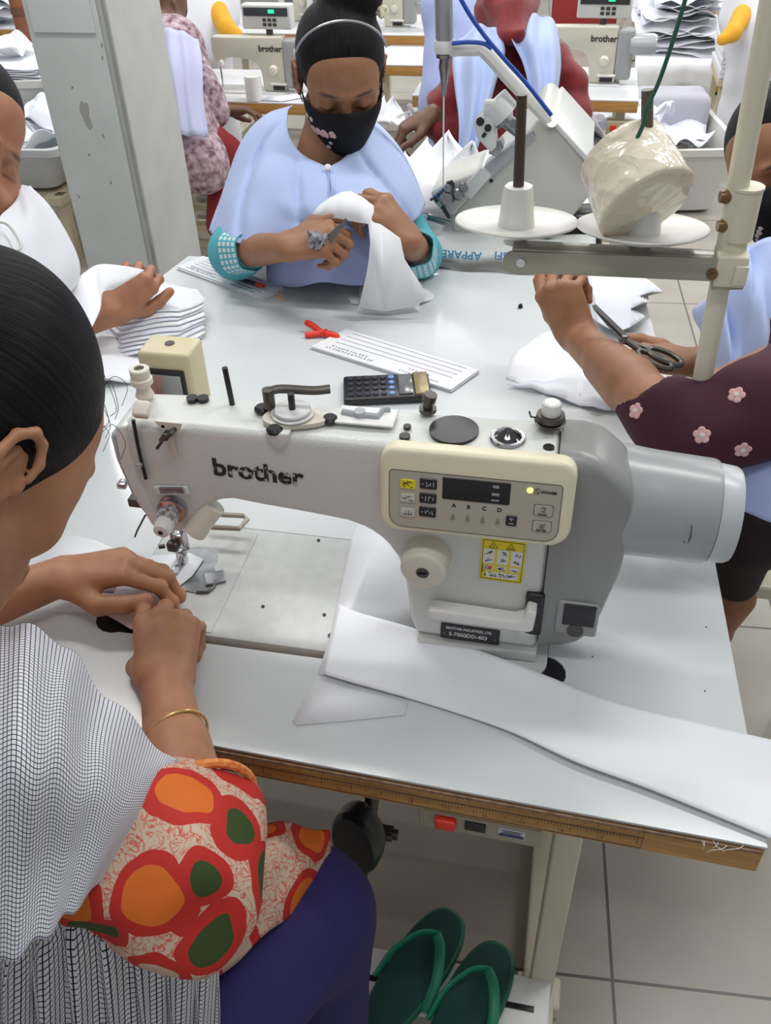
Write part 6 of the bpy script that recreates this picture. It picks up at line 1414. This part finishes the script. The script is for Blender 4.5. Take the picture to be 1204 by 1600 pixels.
# --- bins
m_bin = mat('white_bin_plastic', (.66, .66, .63), .45)
def bin_(label, fl, fr, zt, depth, name='plastic_bin', z0=0.0, fill=8, glabel=None, group=None, flare=.05, m=None):
    A_ = V(fl[0], fl[1], z0); B_ = V(fr[0], fr[1], z0); xd = unit(B_-A_); yd = V(-xd[1], xd[0], 0); w = np.linalg.norm(B_-A_)
    c = (A_+B_)/2+yd*depth/2; t = thing(name, label, 'bin', tuple(c))
    def ringp(hw, hd, r, z): return [c+xd*x+yd*y+V(0, 0, z-z0) for x, y in [(cx*(hw-r)+r*math.cos(a), cy*(hd-r)+r*math.sin(a)) for cx, cy, a0 in ((1, 1, 0), (-1, 1, 90), (-1, -1, 180), (1, -1, 270)) for a in np.radians(np.linspace(a0, a0+90, 6))]]
    hw, hd = w/2, depth/2; f = flare
    prof = [(hw-.03, hd-.03, z0+.004), (hw, hd, z0+.02), (hw+f*.7, hd+f*.7, zt*.75+z0*.25), (hw+f, hd+f, zt-.03), (hw+f+.018, hd+f+.018, zt-.028), (hw+f+.020, hd+f+.020, zt), (hw+f-.004, hd+f-.004, zt), (hw+f-.006, hd+f-.006, zt-.03), (hw-.012, hd-.012, z0+.03), (hw-.04, hd-.04, z0+.022)]
    R_ = [ringp(a, b_, .05, z) for a, b_, z in prof]; n = len(R_[0]); mb = MB(); vs = [p for r_ in R_ for p in r_]
    fs = [(j*n+i, j*n+(i+1) % n, (j+1)*n+(i+1) % n, (j+1)*n+i) for j in range(len(R_)-1) for i in range(n)]+[tuple(range(n)), tuple((len(R_)-1)*n+i for i in range(n))]
    mb.add(vs, fs).build('tub', m or m_bin, t, ang=50)
    for i in range(fill):
        p = c+xd*rnd.uniform(-hw*.7, hw*.7)+yd*rnd.uniform(-hd*.6, hd*.6); p[2] = zt-.04+i*.012
        crumple(p, w*.6, depth*.6, i*1.7+w*9, .05, m_cloth if i % 2 else m_cloth2, glabel, group, rz=rnd.uniform(0, 3))
    return t
a, b_ = PZ(880, 338, 0), PZ(1112, 334, 0)
zt = PY(1000, 240, a[1]+.05)[2]+.03
bin_('large white plastic bin full of white pieces on the floor right of the overlock machine', a, b_, zt, .62, fill=5, glabel='crumpled white cloth piece in the large bin right of the overlock machine', group='cloth pieces in the large right bin')
for i in range(9):
    q = PD(925+i*8, 225-i*3, 3.95+i*.02); q[2] = zt+.06+.02*math.sin(i)
    crumple(q, .34, .10, 40+i, .05, m_cloth2, 'long rolled white strip in the bunch on the large right bin', 'strip bunch on the large right bin', rz=2.2+.04*i, name='cloth_strip')
q = PD(1040, 205, 4.3); q[2] = zt+.02; MB().box(q, (.34, .22, .16), .1, .04).build('cloth_bundle', mat('grey_cotton', (.45, .45, .52), .9)); tag(bpy.data.objects['cloth_bundle'], 'grey white cloth bundle at the back of the large right bin', 'cloth bundle')
a, b_ = PZ(592, 262, .12), PZ(680, 265, .12)
bin_('white plastic bin of white pieces behind the shoulder of the girl', a, b_, PY(640, 188, a[1])[2], .30, z0=.0, fill=4, glabel='white cloth piece in the bin behind the girl', group='cloth pieces in the bin behind the girl')
for i, (x_, y_, u_, v_) in enumerate(((585, 195, 600, 152), (597, 195, 592, 158), (612, 195, 614, 150), (628, 200, 640, 175), (580, 200, 570, 165))):
    p0_ = PD(x_, y_, 3.25); p1_ = PD(u_, v_, 3.25); leaf(p0_, p1_, .045, -CW, 'pointed white cloth piece standing in the bin behind the girl', 'pointed pieces standing in the bin', i)
# --- overlock machine at the far right corner of the big table
yO = 1.86
ov = thing('overlock_machine', 'large white overlock machine with a slanted side cover and knobs at its lower left', 'overlock machine', tuple(PY(800, 400, yO)))
m_ov = mat('overlock_enamel', (.62, .62, .57), .35)
def OP(a, b_, d=0): return PY(a, b_, yO+d)
def oprism(px, d0, d1, m, name, bev=.004, parent=None, seg=3):
    return MB().prism(xz(px, yO+d0), yO+d0, yO+d1, 'y', bev=bev, seg=seg).build(name, m, parent or ov, ang=45)
oprism([(706, 368), (705, 342), (735, 300), (795, 240), (829, 200), (838, 186), (850, 180), (864, 192), (919, 258), (926, 300), (890, 345), (862, 375)], 0, .26, m_ov, 'side_cover', .010)
oprism([(862, 195), (868, 190), (925, 252), (922, 262)], -.006, .26, m_body2, 'cover_edge', .002)
for a, b_ in ((767, 282), (858, 199)): MB().cyl(OP(a, b_, -.001), OP(a, b_, .004), .0045, n=12).build('cover_screw', m_black, ov)
oprism([(672, 300), (690, 290), (748, 268), (762, 275), (725, 318), (708, 338), (690, 330), (676, 316)], -.01, .14, m_ov, 'front_block', .006)
oprism([(717, 300), (752, 262), (768, 275), (735, 312)], -.025, .10, m_body2, 'cloth_plate', .003)
blu = mat('blue_mark', (.02, .08, .22), .5)
for i in range(9):
    t = i/8; q = OP(672+26*math.sin(t*1.6), 312-34*t+8*t*t, -.018); MB().tube([q, q+V(.010, 0, .004), q+V(.014, 0, -.004)], .0035, 6).build('thread_guide', blu if i % 2 else m_dsteel, ov)
for a, b_, r_ in ((698, 311, .016), (716, 304, .012), (700, 295, .009), (724, 293, .010)):
    MB().lathe(OP(a, b_, -.012), OP(a, b_, -.045), [(r_, 0), (r_, .4), (r_*.6, .5), (r_*.7, 1)], 20).build('tension_knob', m_steel, ov)
MB().bar(OP(690, 322, -.03), OP(702, 340, -.03), .009, .006, .001).build('looper_arm', m_black, ov)
MB().bar(OP(668, 338, -.02), OP(702, 350, -.02), .010, .012, .001).build('chip_guard', m_steel, ov)
# head block and needle clamp
oprism([(738, 192), (752, 178), (772, 185), (775, 232), (766, 240), (744, 216)], -.045, -.005, m_body2, 'needle_head', .006)
MB().cyl(OP(771, 158, -.02), OP(790, 180, -.02), .030, n=32).cyl(OP(757, 172, -.02), OP(800, 172, -.02), .020, n=20).build('head_cylinder', m_body2, ov)
for a, b_, r_ in ((750, 190, .008), (762, 200, .007)): MB().cyl(OP(a, b_, -.047), OP(a, b_, -.043), r_, n=16).build('head_hole', m_black, ov)
MB().cyl(OP(758, 208, -.046), OP(754, 214, -.046), .0035).build('head_slot', m_black, ov)
MB().cyl(OP(783, 182, -.02), OP(812, 205, -.02), .014).cyl(OP(783, 182, -.02), OP(790, 189, -.02), .020).build('needle_bar_shaft', m_steel, ov)
oprism([(762, 240), (772, 232), (782, 220), (786, 232), (775, 246)], -.04, .0, m_steel, 'presser_arm', .002)
oprism([(728, 292), (760, 256), (830, 205), (836, 214), (760, 285), (740, 304)], -.012, .03, m_grey2, 'frame_edge', .002)
# thread rail above
rail = [OP(688, 78, -.03), OP(740, 76, -.03), OP(757, 80, -.03), OP(800, 128, -.02), OP(862, 192, -.01)]
MB().tube(spline(rail, 5), .014, 10, flat=.7).build('thread_rail', m_ov, ov)
MB().cyl(OP(862, 190, -.02), OP(858, 200, .02), .010).build('rail_screw', m_chrome, ov)
# guide pole with blue air hose
gp = thing('guide_pole', 'grey steel pole with a hanging needle rod left of the overlock rail', 'pole', tuple(PY(692, 60, yO-.03)))
MB().cyl(PY(692, -30, yO-.03), PY(694, 66, yO-.03), .0165).build('sleeve_tube', mat('pole_grey', (.34, .36, .37), .3, .3), gp)
MB().lathe(PY(694, 62, yO-.03), PY(694, 82, yO-.03), [(.018, 0), (.020, .5), (.018, 1)], 24).build('pole_end', m_white, gp)
MB().lathe(PY(694, 84, yO-.03), PY(693, 150, yO-.03), [(.016, 0), (.016, .08), (.009, .1), (.011, .3), (.008, .5), (.004, 1)], 20).build('needle_rod', m_steel, gp)
MB().cyl(PY(693, 150, yO-.03), PY(692, 290, yO-.03), .0016, n=8).build('thin_wire', m_white, gp)
bh = mat('blue_hose', (.01, .06, .35), .4)
o = MB().tube(spline([OP(715, -10, -.05), OP(735, 25, -.05), OP(760, 60, -.05), OP(790, 95, -.05), OP(820, 128, -.04), OP(861, 180, -.035)], 5), .0042, 8).build('air_hose', bh); tag(o, 'blue air hose running down along the overlock thread rail', 'hose')
o = MB().tube(spline([OP(706, 68, -.05), OP(730, 66, -.05), OP(755, 68, -.05), OP(768, 76, -.052)], 5), .004, 8).build('air_hose', bh); tag(o, 'short blue hose branch joined to the grey steel pole', 'hose')
# printed sack under the overlock
sk = [[(648, 392), (652, 376), (668, 368), (700, 366), (760, 372), (830, 380), (900, 388)], ]
g = [[PY(a, b_-2, 1.90) for a, b_ in ((652, 372), (690, 352), (740, 356), (800, 362), (860, 368), (930, 374))],
     [PY(a, b_, 1.83) for a, b_ in ((648, 382), (690, 372), (740, 374), (800, 378), (860, 384), (930, 392))],
     [PY(a, b_, 1.775) for a, b_ in ((648, 398), (690, 396), (740, 400), (800, 404), (860, 408), (930, 414))],
     [PY(a, b_, 1.775) for a, b_ in ((652, 416), (690, 418), (740, 424), (800, 430), (860, 434), (930, 438))]]
g = surf(g, 6, 5); g = [[p+V(0, -.004*math.sin(j*.8+i*.4), .003*math.sin(j*.5)) for j, p in enumerate(r)] for i, r in enumerate(g)]
sack = grid_mesh('printed_sack', g, mat('woven_sack', (.60, .63, .62), .45, bump=.5, bscale=90), None, .004); tag(sack, 'white woven sack with upside down blue letters under the overlock machine', 'sack')
mk = mat('sack_blue', (.10, .32, .55), .6)
q0 = PY(862, 393, 1.766); q1 = PY(730, 389, 1.766); 
for w__, a__ in (('SFI', 794), ('APPAREL', 752)): text_mesh(w__, .022, FM(PY(a__, 395, 1.764), unit(V(-1, 0, .02)), V(0, -1, .2)), mk, 'sack_text', sack, .0003, .0006, sx=1.05, space=1.05)
MB().prism(xz([(656, 396), (662, 386), (668, 398), (676, 408), (672, 412), (664, 404)], 1.764), 1.7635, 1.765, 'y').build('sack_emblem', mk, sack)
# its table
bg_table('white table carrying the overlock machine beyond the big sewing table', PY(640, 420, 1.76)[0], .04, 1.765, 2.25, z=.745, leg=True)
o = MB().box(PY(905, 345, 2.0)+V(0, 0, -.02), (.10, .08, .10), .3, .02).build('dark_motor', m_black); tag(o, 'black motor block behind the overlock machine beside the right spool plate', 'motor')
for i, (x_, y_, u_, v_, w_) in enumerate(((925, 225, 915, 265, .03), (950, 215, 935, 262, .04))):
    pass
# --- woman in red with blue vest behind the overlock
pE = thing('person', 'woman with red headscarf, red sleeves and light blue open vest behind the overlock machine', 'person', tuple(PZ(800, 260, 0)))
skE = skin_mat('skin_deep', (.16, .075, .045)); redm = fabric('deep_red_cotton', (.22, .012, .018), nscale=60, noise=.35); 
D_ = lambda a, b_, w: PD(a, b_, w)
vb = Vol(); pe = []
vb.ell(D_(795, -10, 2.42), (.075, .085, .10), k=.02).cap(D_(795, 30, 2.45), D_(797, 80, 2.48), .05, .06, k=.03)
vb.cap(D_(735, 95, 2.50), D_(860, 95, 2.50), .055, .055, k=.05).cap(D_(798, 130, 2.50), D_(798, 330, 2.50), .13, .14, k=.05)
wE = D_(676, 178, 2.40); eE = D_(700, 212, 2.45)
vb.cap(D_(735, 95, 2.50), eE, .048, .040, k=.02).cap(eE, wE, .036, .025, k=.02)
hand(vb, pe, wE, -CR*.85-CU*.35+CW*.1, CU*.75-CW*.6, True, curls=((40, 40, 20), (44, 44, 22), (50, 46, 24), (54, 48, 24)), thumb=((.7, .5, -.3), (.9, .2, -.2), (1, 0, -.1)), s=1.0, nail=(1.3, 1.2, 1.2))
wE2 = D_(862, 215, 2.40); vb.cap(D_(862, 95, 2.50), D_(890, 175, 2.46), .048, .040, k=.02).cap(D_(890, 175, 2.46), wE2, .036, .025, k=.02)
hand(vb, pe, wE2, -CR*.6-CU*.6, CU*.3-CW*.8, False, s=1.0)
vb.mesh(.0045, 'body', skE, pE, paint=pe, smooth=1)
fE_ = V(*PZ(798, 330, 0)); Vol().cap(D_(798, 100, 2.49), D_(798, 330, 2.50), .125, .145, k=.04).cap(D_(798, 330, 2.5), D_(798, 330, 2.5)*V(1, 1, 0)+V(0, 0, .03), .14, .10, k=.05).mesh(.008, 'tunic', redm, pE, disp=fold_disp(None, .012, 12, 3), smooth=2)
Vol().chain([D_(738, 95, 2.49), D_(706, 165, 2.46), D_(702, 205, 2.45), D_(690, 200, 2.43)], [.060, .058, .052, .038], k=.03).mesh(.006, 'sleeve', redm, pE, disp=fold_disp(None, .012, 20, 5), smooth=2)
Vol().chain([D_(860, 95, 2.49), D_(884, 140, 2.46), D_(892, 180, 2.45), D_(878, 205, 2.43)], [.060, .055, .048, .036], k=.03).mesh(.006, 'sleeve', redm, pE, disp=fold_disp(None, .012, 20, 7), smooth=2)
Vol().cap(D_(792, -20, 2.44), D_(788, 8, 2.40), .088, .080, k=.03).cap(D_(775, 5, 2.34), D_(797, 62, 2.27), .040, .022, k=.015).cap(D_(800, 0, 2.34), D_(806, 58, 2.27), .045, .026, k=.012).cap(D_(822, 5, 2.38), D_(812, 50, 2.29), .035, .020, k=.012).cap(D_(757, 20, 2.40), D_(785, 45, 2.30), .035, .025, k=.012).mesh(.005, 'headscarf', redm, pE, disp=fold_disp(None, .014, 18, 11), smooth=1)
def vest(rows, seed):
    g = surf(GD(rows), 8, 8); g = [[p-CW*.012*math.sin(j*.6+seed+i*.04) for j, p in enumerate(r)] for i, r in enumerate(g)]
    return grid_mesh('vest', g, m_blue, pE, .002)
vest([[(712, 72, 2.44), (730, 50, 2.36), (758, 38, 2.31), (778, 50, 2.29)], [(706, 98, 2.36), (728, 90, 2.29), (754, 86, 2.26), (788, 84, 2.27)], [(710, 142, 2.32), (730, 140, 2.27), (752, 136, 2.25), (774, 130, 2.27)], [(716, 190, 2.30), (730, 190, 2.26), (744, 188, 2.25), (760, 182, 2.27)], [(716, 238, 2.30), (724, 240, 2.27), (734, 238, 2.26), (746, 232, 2.27)]], .5)
vest([[(808, 42, 2.29), (828, 26, 2.32), (850, 24, 2.37), (872, 44, 2.44)], [(798, 60, 2.26), (824, 60, 2.26), (852, 60, 2.28), (876, 72, 2.34)], [(816, 98, 2.26), (836, 98, 2.25), (858, 98, 2.26), (877, 102, 2.31)], [(826, 140, 2.26), (842, 142, 2.24), (858, 142, 2.25), (872, 140, 2.29)], [(824, 195, 2.26), (838, 196, 2.25), (852, 194, 2.26), (866, 188, 2.30)]], 2.2)
# person in blue further behind
pJ = thing('person', 'person in a blue cape far behind, seen between the steel pole and the red headscarf', 'person', tuple(PZ(718, 130, 0)))
Vol().cap(PD(700, 10, 3.3), PD(745, 15, 3.3), .10, .10, k=.05).cap(PD(722, 30, 3.3), PD(722, 150, 3.35), .13, .16, k=.05).cap(PD(722, 150, 3.35), PD(722, 150, 3.35)*V(1, 1, 0)+V(0, 0, .03), .14, .12, k=.05).mesh(.012, 'cape', m_blue2, pJ, disp=fold_disp(None, .015, 9, 3), smooth=2)
Vol().ell(PD(722, -45, 3.3), (.08, .09, .11)).cap(PD(722, -30, 3.3), PD(722, 5, 3.3), .05, .05, k=.02).mesh(.008, 'body', skE, pJ, paint=[], smooth=2)
# --- woman seated at the left row, back to us
pF = thing('person', 'woman seated beside the pillar in lavender vest and flowered sleeve, her back to us', 'person', tuple(PZ(300, 390, 0)))
flo = mat('floral_cloth', (.62, .50, .54), .85, nscale=42, col2=(.16, .075, .10), detail=2); lav = fabric('lavender_cotton', (.50, .52, .72))
w = 3.35
vb = Vol().ell(PD(258, -2, w), (.075, .09, .11), k=.02).cap(PD(262, 20, w), PD(268, 55, w), .05, .055, k=.03).ell(PD(273, 8, w-.06), (.006, .012, .022), k=.004).cap(PD(268, 80, w), PD(285, 230, w), .11, .12, k=.05).cap(PD(285, 235, w), PD(350, 240, w+.1), .085, .07, k=.03).cap(PD(350, 240, w+.1), PD(352, 360, w+.15), .06, .04, k=.03)
vb.cap(PD(285, 80, w), PD(330, 165, w), .05, .042, k=.02).cap(PD(330, 165, w), PD(352, 172, w-.05+.1), .038, .026, k=.02)
pf = []; hand(vb, pf, PD(352, 172, w+.05), CR*.9+CU*.1+CW*.2, CU*.9-CW*.3, True, s=1.0)
vb.mesh(.006, 'body', skE, pF, paint=pf, smooth=1)
Vol().ell(PD(255, -12, w+.01), (.085, .10, .10)).ell(PD(272, 14, w+.06), (.05, .05, .05)).mesh(.007, 'hair', HAIR, pF, hair=lambda P: P*30, smooth=2)
Vol().cap(PD(270, 80, w), PD(290, 215, w), .125, .135, k=.04).mesh(.008, 'tunic', flo, pF, smooth=2)
Vol().cap(PD(268, 225, w), PD(310, 250, w), .13, .12, k=.04).cap(PD(300, 250, w-.02), PD(318, 262, w-.02), .10, .08, k=.04).mesh(.009, 'tunic_skirt', flo, pF, disp=fold_disp(None, .012, 10, 3), smooth=2)
Vol().chain([PD(288, 75, w), PD(318, 140, w-.03), PD(334, 172, w), PD(338, 178, w+.02)], [.062, .060, .052, .042], k=.03).mesh(.007, 'sleeve', flo, pF, disp=fold_disp(None, .008, 18, 3), smooth=2)
Vol().cap(PD(330, 225, w+.02), PD(352, 240, w+.1), .075, .065, k=.03).cap(PD(352, 240, w+.1), PD(350, 350, w+.15), .062, .07, k=.03).mesh(.009, 'trousers', mat('red_cotton', (.26, .02, .025), .85), pF, smooth=2)
g = GD([[(225, 50, w-.06), (258, 44, w-.14), (282, 48, w-.15), (310, 62, w-.10)], [(232, 100, w-.10), (262, 98, w-.20), (288, 98, w-.20), (316, 98, w-.15)], [(245, 150, w-.12), (272, 150, w-.21), (292, 150, w-.21), (318, 156, w-.17)], [(250, 212, w-.14), (280, 212, w-.21), (300, 212, w-.21), (326, 214, w-.18)]])
g = surf(g, 8, 6); g = [[p-CW*.008*math.sin(j*.8) for j, p in enumerate(r)] for r in g]; grid_mesh('vest', g, lav, pF, .002)
sF = thing('stool', 'cream stool beside the pillar under the woman in the lavender vest', 'stool', tuple(PZ(325, 395, 0)))
fl = PZ(322, 400, 0); zF = PY(322, 282, fl[1])[2]; xs = fl[0]
MB().box((xs-.02, fl[1]+.10, zF), (.26, .26, .035), bev=.004).build('seat', mat('stool_cream', (.58, .52, .36), .5), sF)
for a in (-1, 1):
    for b_ in (-1, 1): MB().box((xs-.02+a*.11, fl[1]+.10+b_*.11, zF/2-.01), (.032, .032, zF-.02)).build('leg', mat('stool_cream', (.58, .52, .36)), sF)
for b_ in (-1, 1):
    for zz_ in (.06, .13): MB().box((xs-.02, fl[1]+.10+b_*.11, zz_), (.20, .02, .025)).build('rung', mat('stool_cream', (.58, .52, .36)), sF)
# --- people at the top edge
for (lab, px, w, sgn) in (('woman in white shawl with a yellow sleeve at the top left behind the floral sleeve', (318, 12), 4.0, 1), ('woman in white shawl with a yellow sleeve at the top right corner', (1180, 20), 4.3, -1)):
    pG = thing('person', lab, 'person', tuple(PZ(px[0], px[1]+180, 0)))
    a, b_ = px
    Vol().ell(PD(a-10*sgn, b_-75, w), (.08, .09, .11)).cap(PD(a-8*sgn, b_-60, w), PD(a, b_-25, w), .05, .05, k=.02).mesh(.009, 'body', skC, pG, paint=[], smooth=2)
    Vol().ell(PD(a-12*sgn, b_-82, w+.02), (.085, .095, .11)).mesh(.01, 'hair', HAIR, pG, hair=lambda P: P*30, smooth=2)
    Vol().cap(PD(a-22*sgn, b_-10, w), PD(a+18*sgn, b_-8, w), .12, .10, k=.06).cap(PD(a-10*sgn, b_+5, w), PD(a-12*sgn, b_+40, w), .17, .16, k=.06).cap(PD(a-12*sgn, b_+40, w), PD(a-12*sgn, b_+40, w)*V(1, 1, 0)+V(0, 0, .04), .15, .13, k=.05).cap(PD(a+15*sgn, b_, w-.04), PD(a+10*sgn, b_+30, w-.08), .10, .05, k=.05).mesh(.010, 'shawl', mat('white_shawl', (.72, .74, .80)), pG, disp=fold_disp(None, .02, 8, a), smooth=2)
    Vol().cap(PD(a+20*sgn, b_+4, w-.10), PD(a+36*sgn, b_+32, w-.18), .048, .036, k=.02).cap(PD(a+36*sgn, b_+32, w-.18), PD(a+52*sgn, b_+42, w-.2), .036, .026, k=.02).mesh(.008, 'sleeve', mat('yellow_cotton', (.72, .36, .02), .8), pG, smooth=2)
# --- right background: heaped cart and stool with a paper stack
q = PZ(1104, 168, 0); yc = q[1]; zc_ = PY(1060, 92, yc)[2]; xl, xr = PY(992, 92, yc)[0], PY(1122, 92, yc)[0]
ct = thing('cart', 'wheeled wire frame cart draped in white cloth at the upper right', 'cart', ((xl+xr)/2, yc+.3, 0))
MB().box(((xl+xr)/2, yc+.30, zc_-.02), (xr-xl-.06, .6, .02)).build('tray', m_paint, ct)
for a in (xl+.05, (xl+xr)/2, xr-.05):
    for b_ in (yc, yc+.6): MB().box((a, b_, zc_/2+.03), (.025, .025, zc_-.08)).build('leg', mat('frame_grey', (.40, .38, .32), .5), ct)
for zz_ in (.10,): MB().box(((xl+xr)/2, yc, zz_), (xr-xl-.1, .02, .02)).build('rail', m_paint, ct)
for a in (xl+.05, xr-.05): MB().cyl((a-.012, yc, .04), (a+.012, yc, .04), .04, n=20).build('caster', m_black, ct)
g = [[V(xl+(xr-xl)*u, yc-.02+.62*v, zc_+.0) if k == 0 else V(xl+(xr-xl)*u, yc-.03-.01*math.sin(u*18), zc_-.17-.03*math.sin(u*7)) for u in np.linspace(0, 1, 9)] for k, v in ((0, 1), (0, .5), (0, 0), (1, 0))]
o = grid_mesh('drape_cloth', surf(g, 4, 4), m_cloth, None, .003); tag(o, 'white cloth draped over the wheeled cart at the upper right', 'cloth')
for i in range(11):
    p = V((xl+xr)/2+rnd.uniform(-.06, .06), yc+.28, zc_+.03+i*.026); crumple(p, (xr-xl)*(1.05-.03*i), .55, 60+i, .03, m_cloth if i % 2 else m_cloth2, 'folded white garment in the heap on the wheeled cart', 'garments heaped on the wheeled cart', rz=rnd.uniform(-.1, .1), name='folded_garment')
q = PZ(1078, 226, 0); ys = q[1]; zs_ = PY(1150, 130, ys)[2]; xl, xr = PY(1120, 130, ys)[0], PY(1215, 130, ys)[0]
st3 = thing('stool', 'cream stool carrying a tall white fabric stack at the upper right edge', 'stool', ((xl+xr)/2, ys+.2, 0))
MB().box(((xl+xr)/2, ys+.2, zs_), (xr-xl, .42, .035), bev=.004).build('seat', mat('stool_cream', (.58, .52, .36)), st3)
for a in (xl+.03, xr-.03):
    for b_ in (ys+.02, ys+.38): MB().box((a, b_, zs_/2-.01), (.03, .03, zs_-.02)).build('leg', mat('stool_cream', (.58, .52, .36)), st3)
MB().box(((xl+xr)/2, ys+.02, .06), (xr-xl-.08, .02, .02)).build('rung', m_paint, st3)
for i in range(12):
    o = MB().box(((xl+xr)/2+rnd.uniform(-.006, .006), ys+.2, zs_+.030+i*.0225), ((xr-xl)*.99, .41, .021), rnd.uniform(-.02, .02), .003).build('cloth_sheet', m_cloth if i % 2 else m_cloth2); tag(o, 'flat white sheet in the tall stack on the upper right stool', 'sheet', 'sheets stacked on the upper right stool')
o = MB().box(PY(1150, 95, ys+.7), (.7, .3, .02), .02, .002).build('yellow_crate', mat('crate_yellow', (.65, .42, .03), .5)) if False else None
yb_ = PZ(1175, 175, 0); MB().box(yb_+V(.1, .5, .12), (.7, .3, .22), 0, .02).build('yellow_crate', mat('crate_yellow', (.60, .36, .03), .5)); tag(bpy.data.objects['yellow_crate'], 'yellow crate on the floor behind the upper right stool', 'crate')
q = PZ(930, 62, 0)
MB().box(PZ(960, 60, 0)+V(-.25, .3, .15), (.5, .25, .3), .02, .02).build('red_crate', mat('crate_red', (.28, .02, .02), .6)); tag(bpy.data.objects['red_crate'], 'dark red crate behind the right background machine', 'crate')
MB().box(PZ(1000, 110, 0)+V(.05, .3, .16), (.14, .25, .32), .02, .02).build('blue_crate', mat('crate_blue', (.02, .06, .25), .6)); tag(bpy.data.objects['blue_crate'], 'dark blue crate left of the wheeled cart', 'crate')
a, b_ = PZ(985, 150, 0), PZ(1010, 150, 0)
# far tables at the top right
ZQ = .33; y6 = PZ(1060, 12, ZQ)[1]; bg_table('far wooden edged white table at the top right beside the woman in yellow sleeves', PZ(985, 12, ZQ)[0], PZ(1120, 12, ZQ)[0], y6, y6+.6, z=ZQ)
o = MB().box(PZ(1065, 2, ZQ)+V(0, .2, .05), (.35, .25, .08), .1, .03).build('cloth_bundle', m_blue); tag(o, 'blue cloth bundle on the far top right table', 'cloth bundle')
# --- left background behind the pillar: bins of white cloth, pipe, rack
a, b_ = PZ(-40, 300, .30), PZ(105, 300, .30)
tb_ = thing('rack', 'cream wooden stand with a clear bin of white cloth left of the pillar', 'rack', tuple((a+b_)/2*V(1, 1, 0)))
def stand(fl, fr, z, dep, t):
    for p in (fl, fr):
        for d_ in (0, dep): MB().box((p[0], p[1]+d_, z/2), (.04, .04, z)).build('post', mat('stool_cream', (.58, .52, .36)), t)
    MB().box(((fl[0]+fr[0])/2, fl[1]+dep/2, z-.015), (abs(fr[0]-fl[0])+.06, dep+.06, .03)).build('shelf', mat('stool_cream', (.58, .52, .36)), t)
fl_, fr_ = PZ(0, 295, .30), PZ(92, 295, .30)
stand(fl_+V(-.1, 0, 0), fr_, .28, .4, tb_)
bin_('clear plastic bin of crumpled white cloth left of the pillar', fl_+V(-.1, 0, 0), fr_+V(.0, 0, 0), PY(60, 230, fl_[1])[2], .40, z0=.285, fill=7, glabel='crumpled white cloth piece in the clear bin left of the pillar', group='cloth pieces in the clear left bin', m=mat('clear_bin', (.58, .62, .63), .2, spec=.6))
fl2, fr2 = PZ(-60, 190, .42), PZ(92, 185, .42)
bin_('white plastic bin piled with flat white cloth at the upper left', fl2, fr2, PY(50, 128, fl2[1])[2], .45, z0=.22, fill=0)
zz2 = PY(50, 128, fl2[1])[2]
for i in range(8):
    crumple(V((fl2[0]+fr2[0])/2+.02*math.sin(i), fl2[1]+.24, zz2-.02+i*.009), (fr2[0]-fl2[0])*.95, .40, 90+i, .008, m_cloth if i % 2 else m_cloth2, 'flat white cloth piece piled on the upper left bin', 'flat pieces on the upper left bin', name='flat_cloth')
crumple(V((fl2[0]+fr2[0])/2-.05, fl2[1]+.24, zz2+.075), .22, .18, 99, .05, m_cloth, 'peaked white cloth on top of the upper left pile')
pp = PY(44, 50, 4.30); o = MB().cyl((pp[0], pp[1], 0), (pp[0], pp[1], 2.6), .052, n=32).build('drain_pipe', mat('rust_brown_pipe', (.30, .11, .05), .45, noise=.25, nscale=8)); tag(o, 'rust brown vertical pipe beside the upper left of the pillar', 'pipe')
for zz_ in (.60, .76): MB().cyl((pp[0], pp[1], zz_), (pp[0], pp[1], zz_+.03), .056, n=32).build('pipe_collar', mat('pipe_collar', (.16, .07, .04), .5), o)
rl, rr2 = PZ(-20, 45, ZQ), PZ(62, 42, ZQ)
bg_table('cream side table piled with white cloth in the far upper left corner', rl[0]-.3, rr2[0], rl[1], rl[1]+.5, name='side_table', z=ZQ)
for i in range(7):
    crumple(V(rl[0]+rnd.uniform(-.25, .05), rl[1]+.22, ZQ+.03+i*.03), .40, .30, 130+i, .05, m_cloth if i % 2 else m_cloth2, 'crumpled white cloth on the side table in the far upper left corner', 'cloth on the far upper left table', rz=rnd.uniform(0, 3))
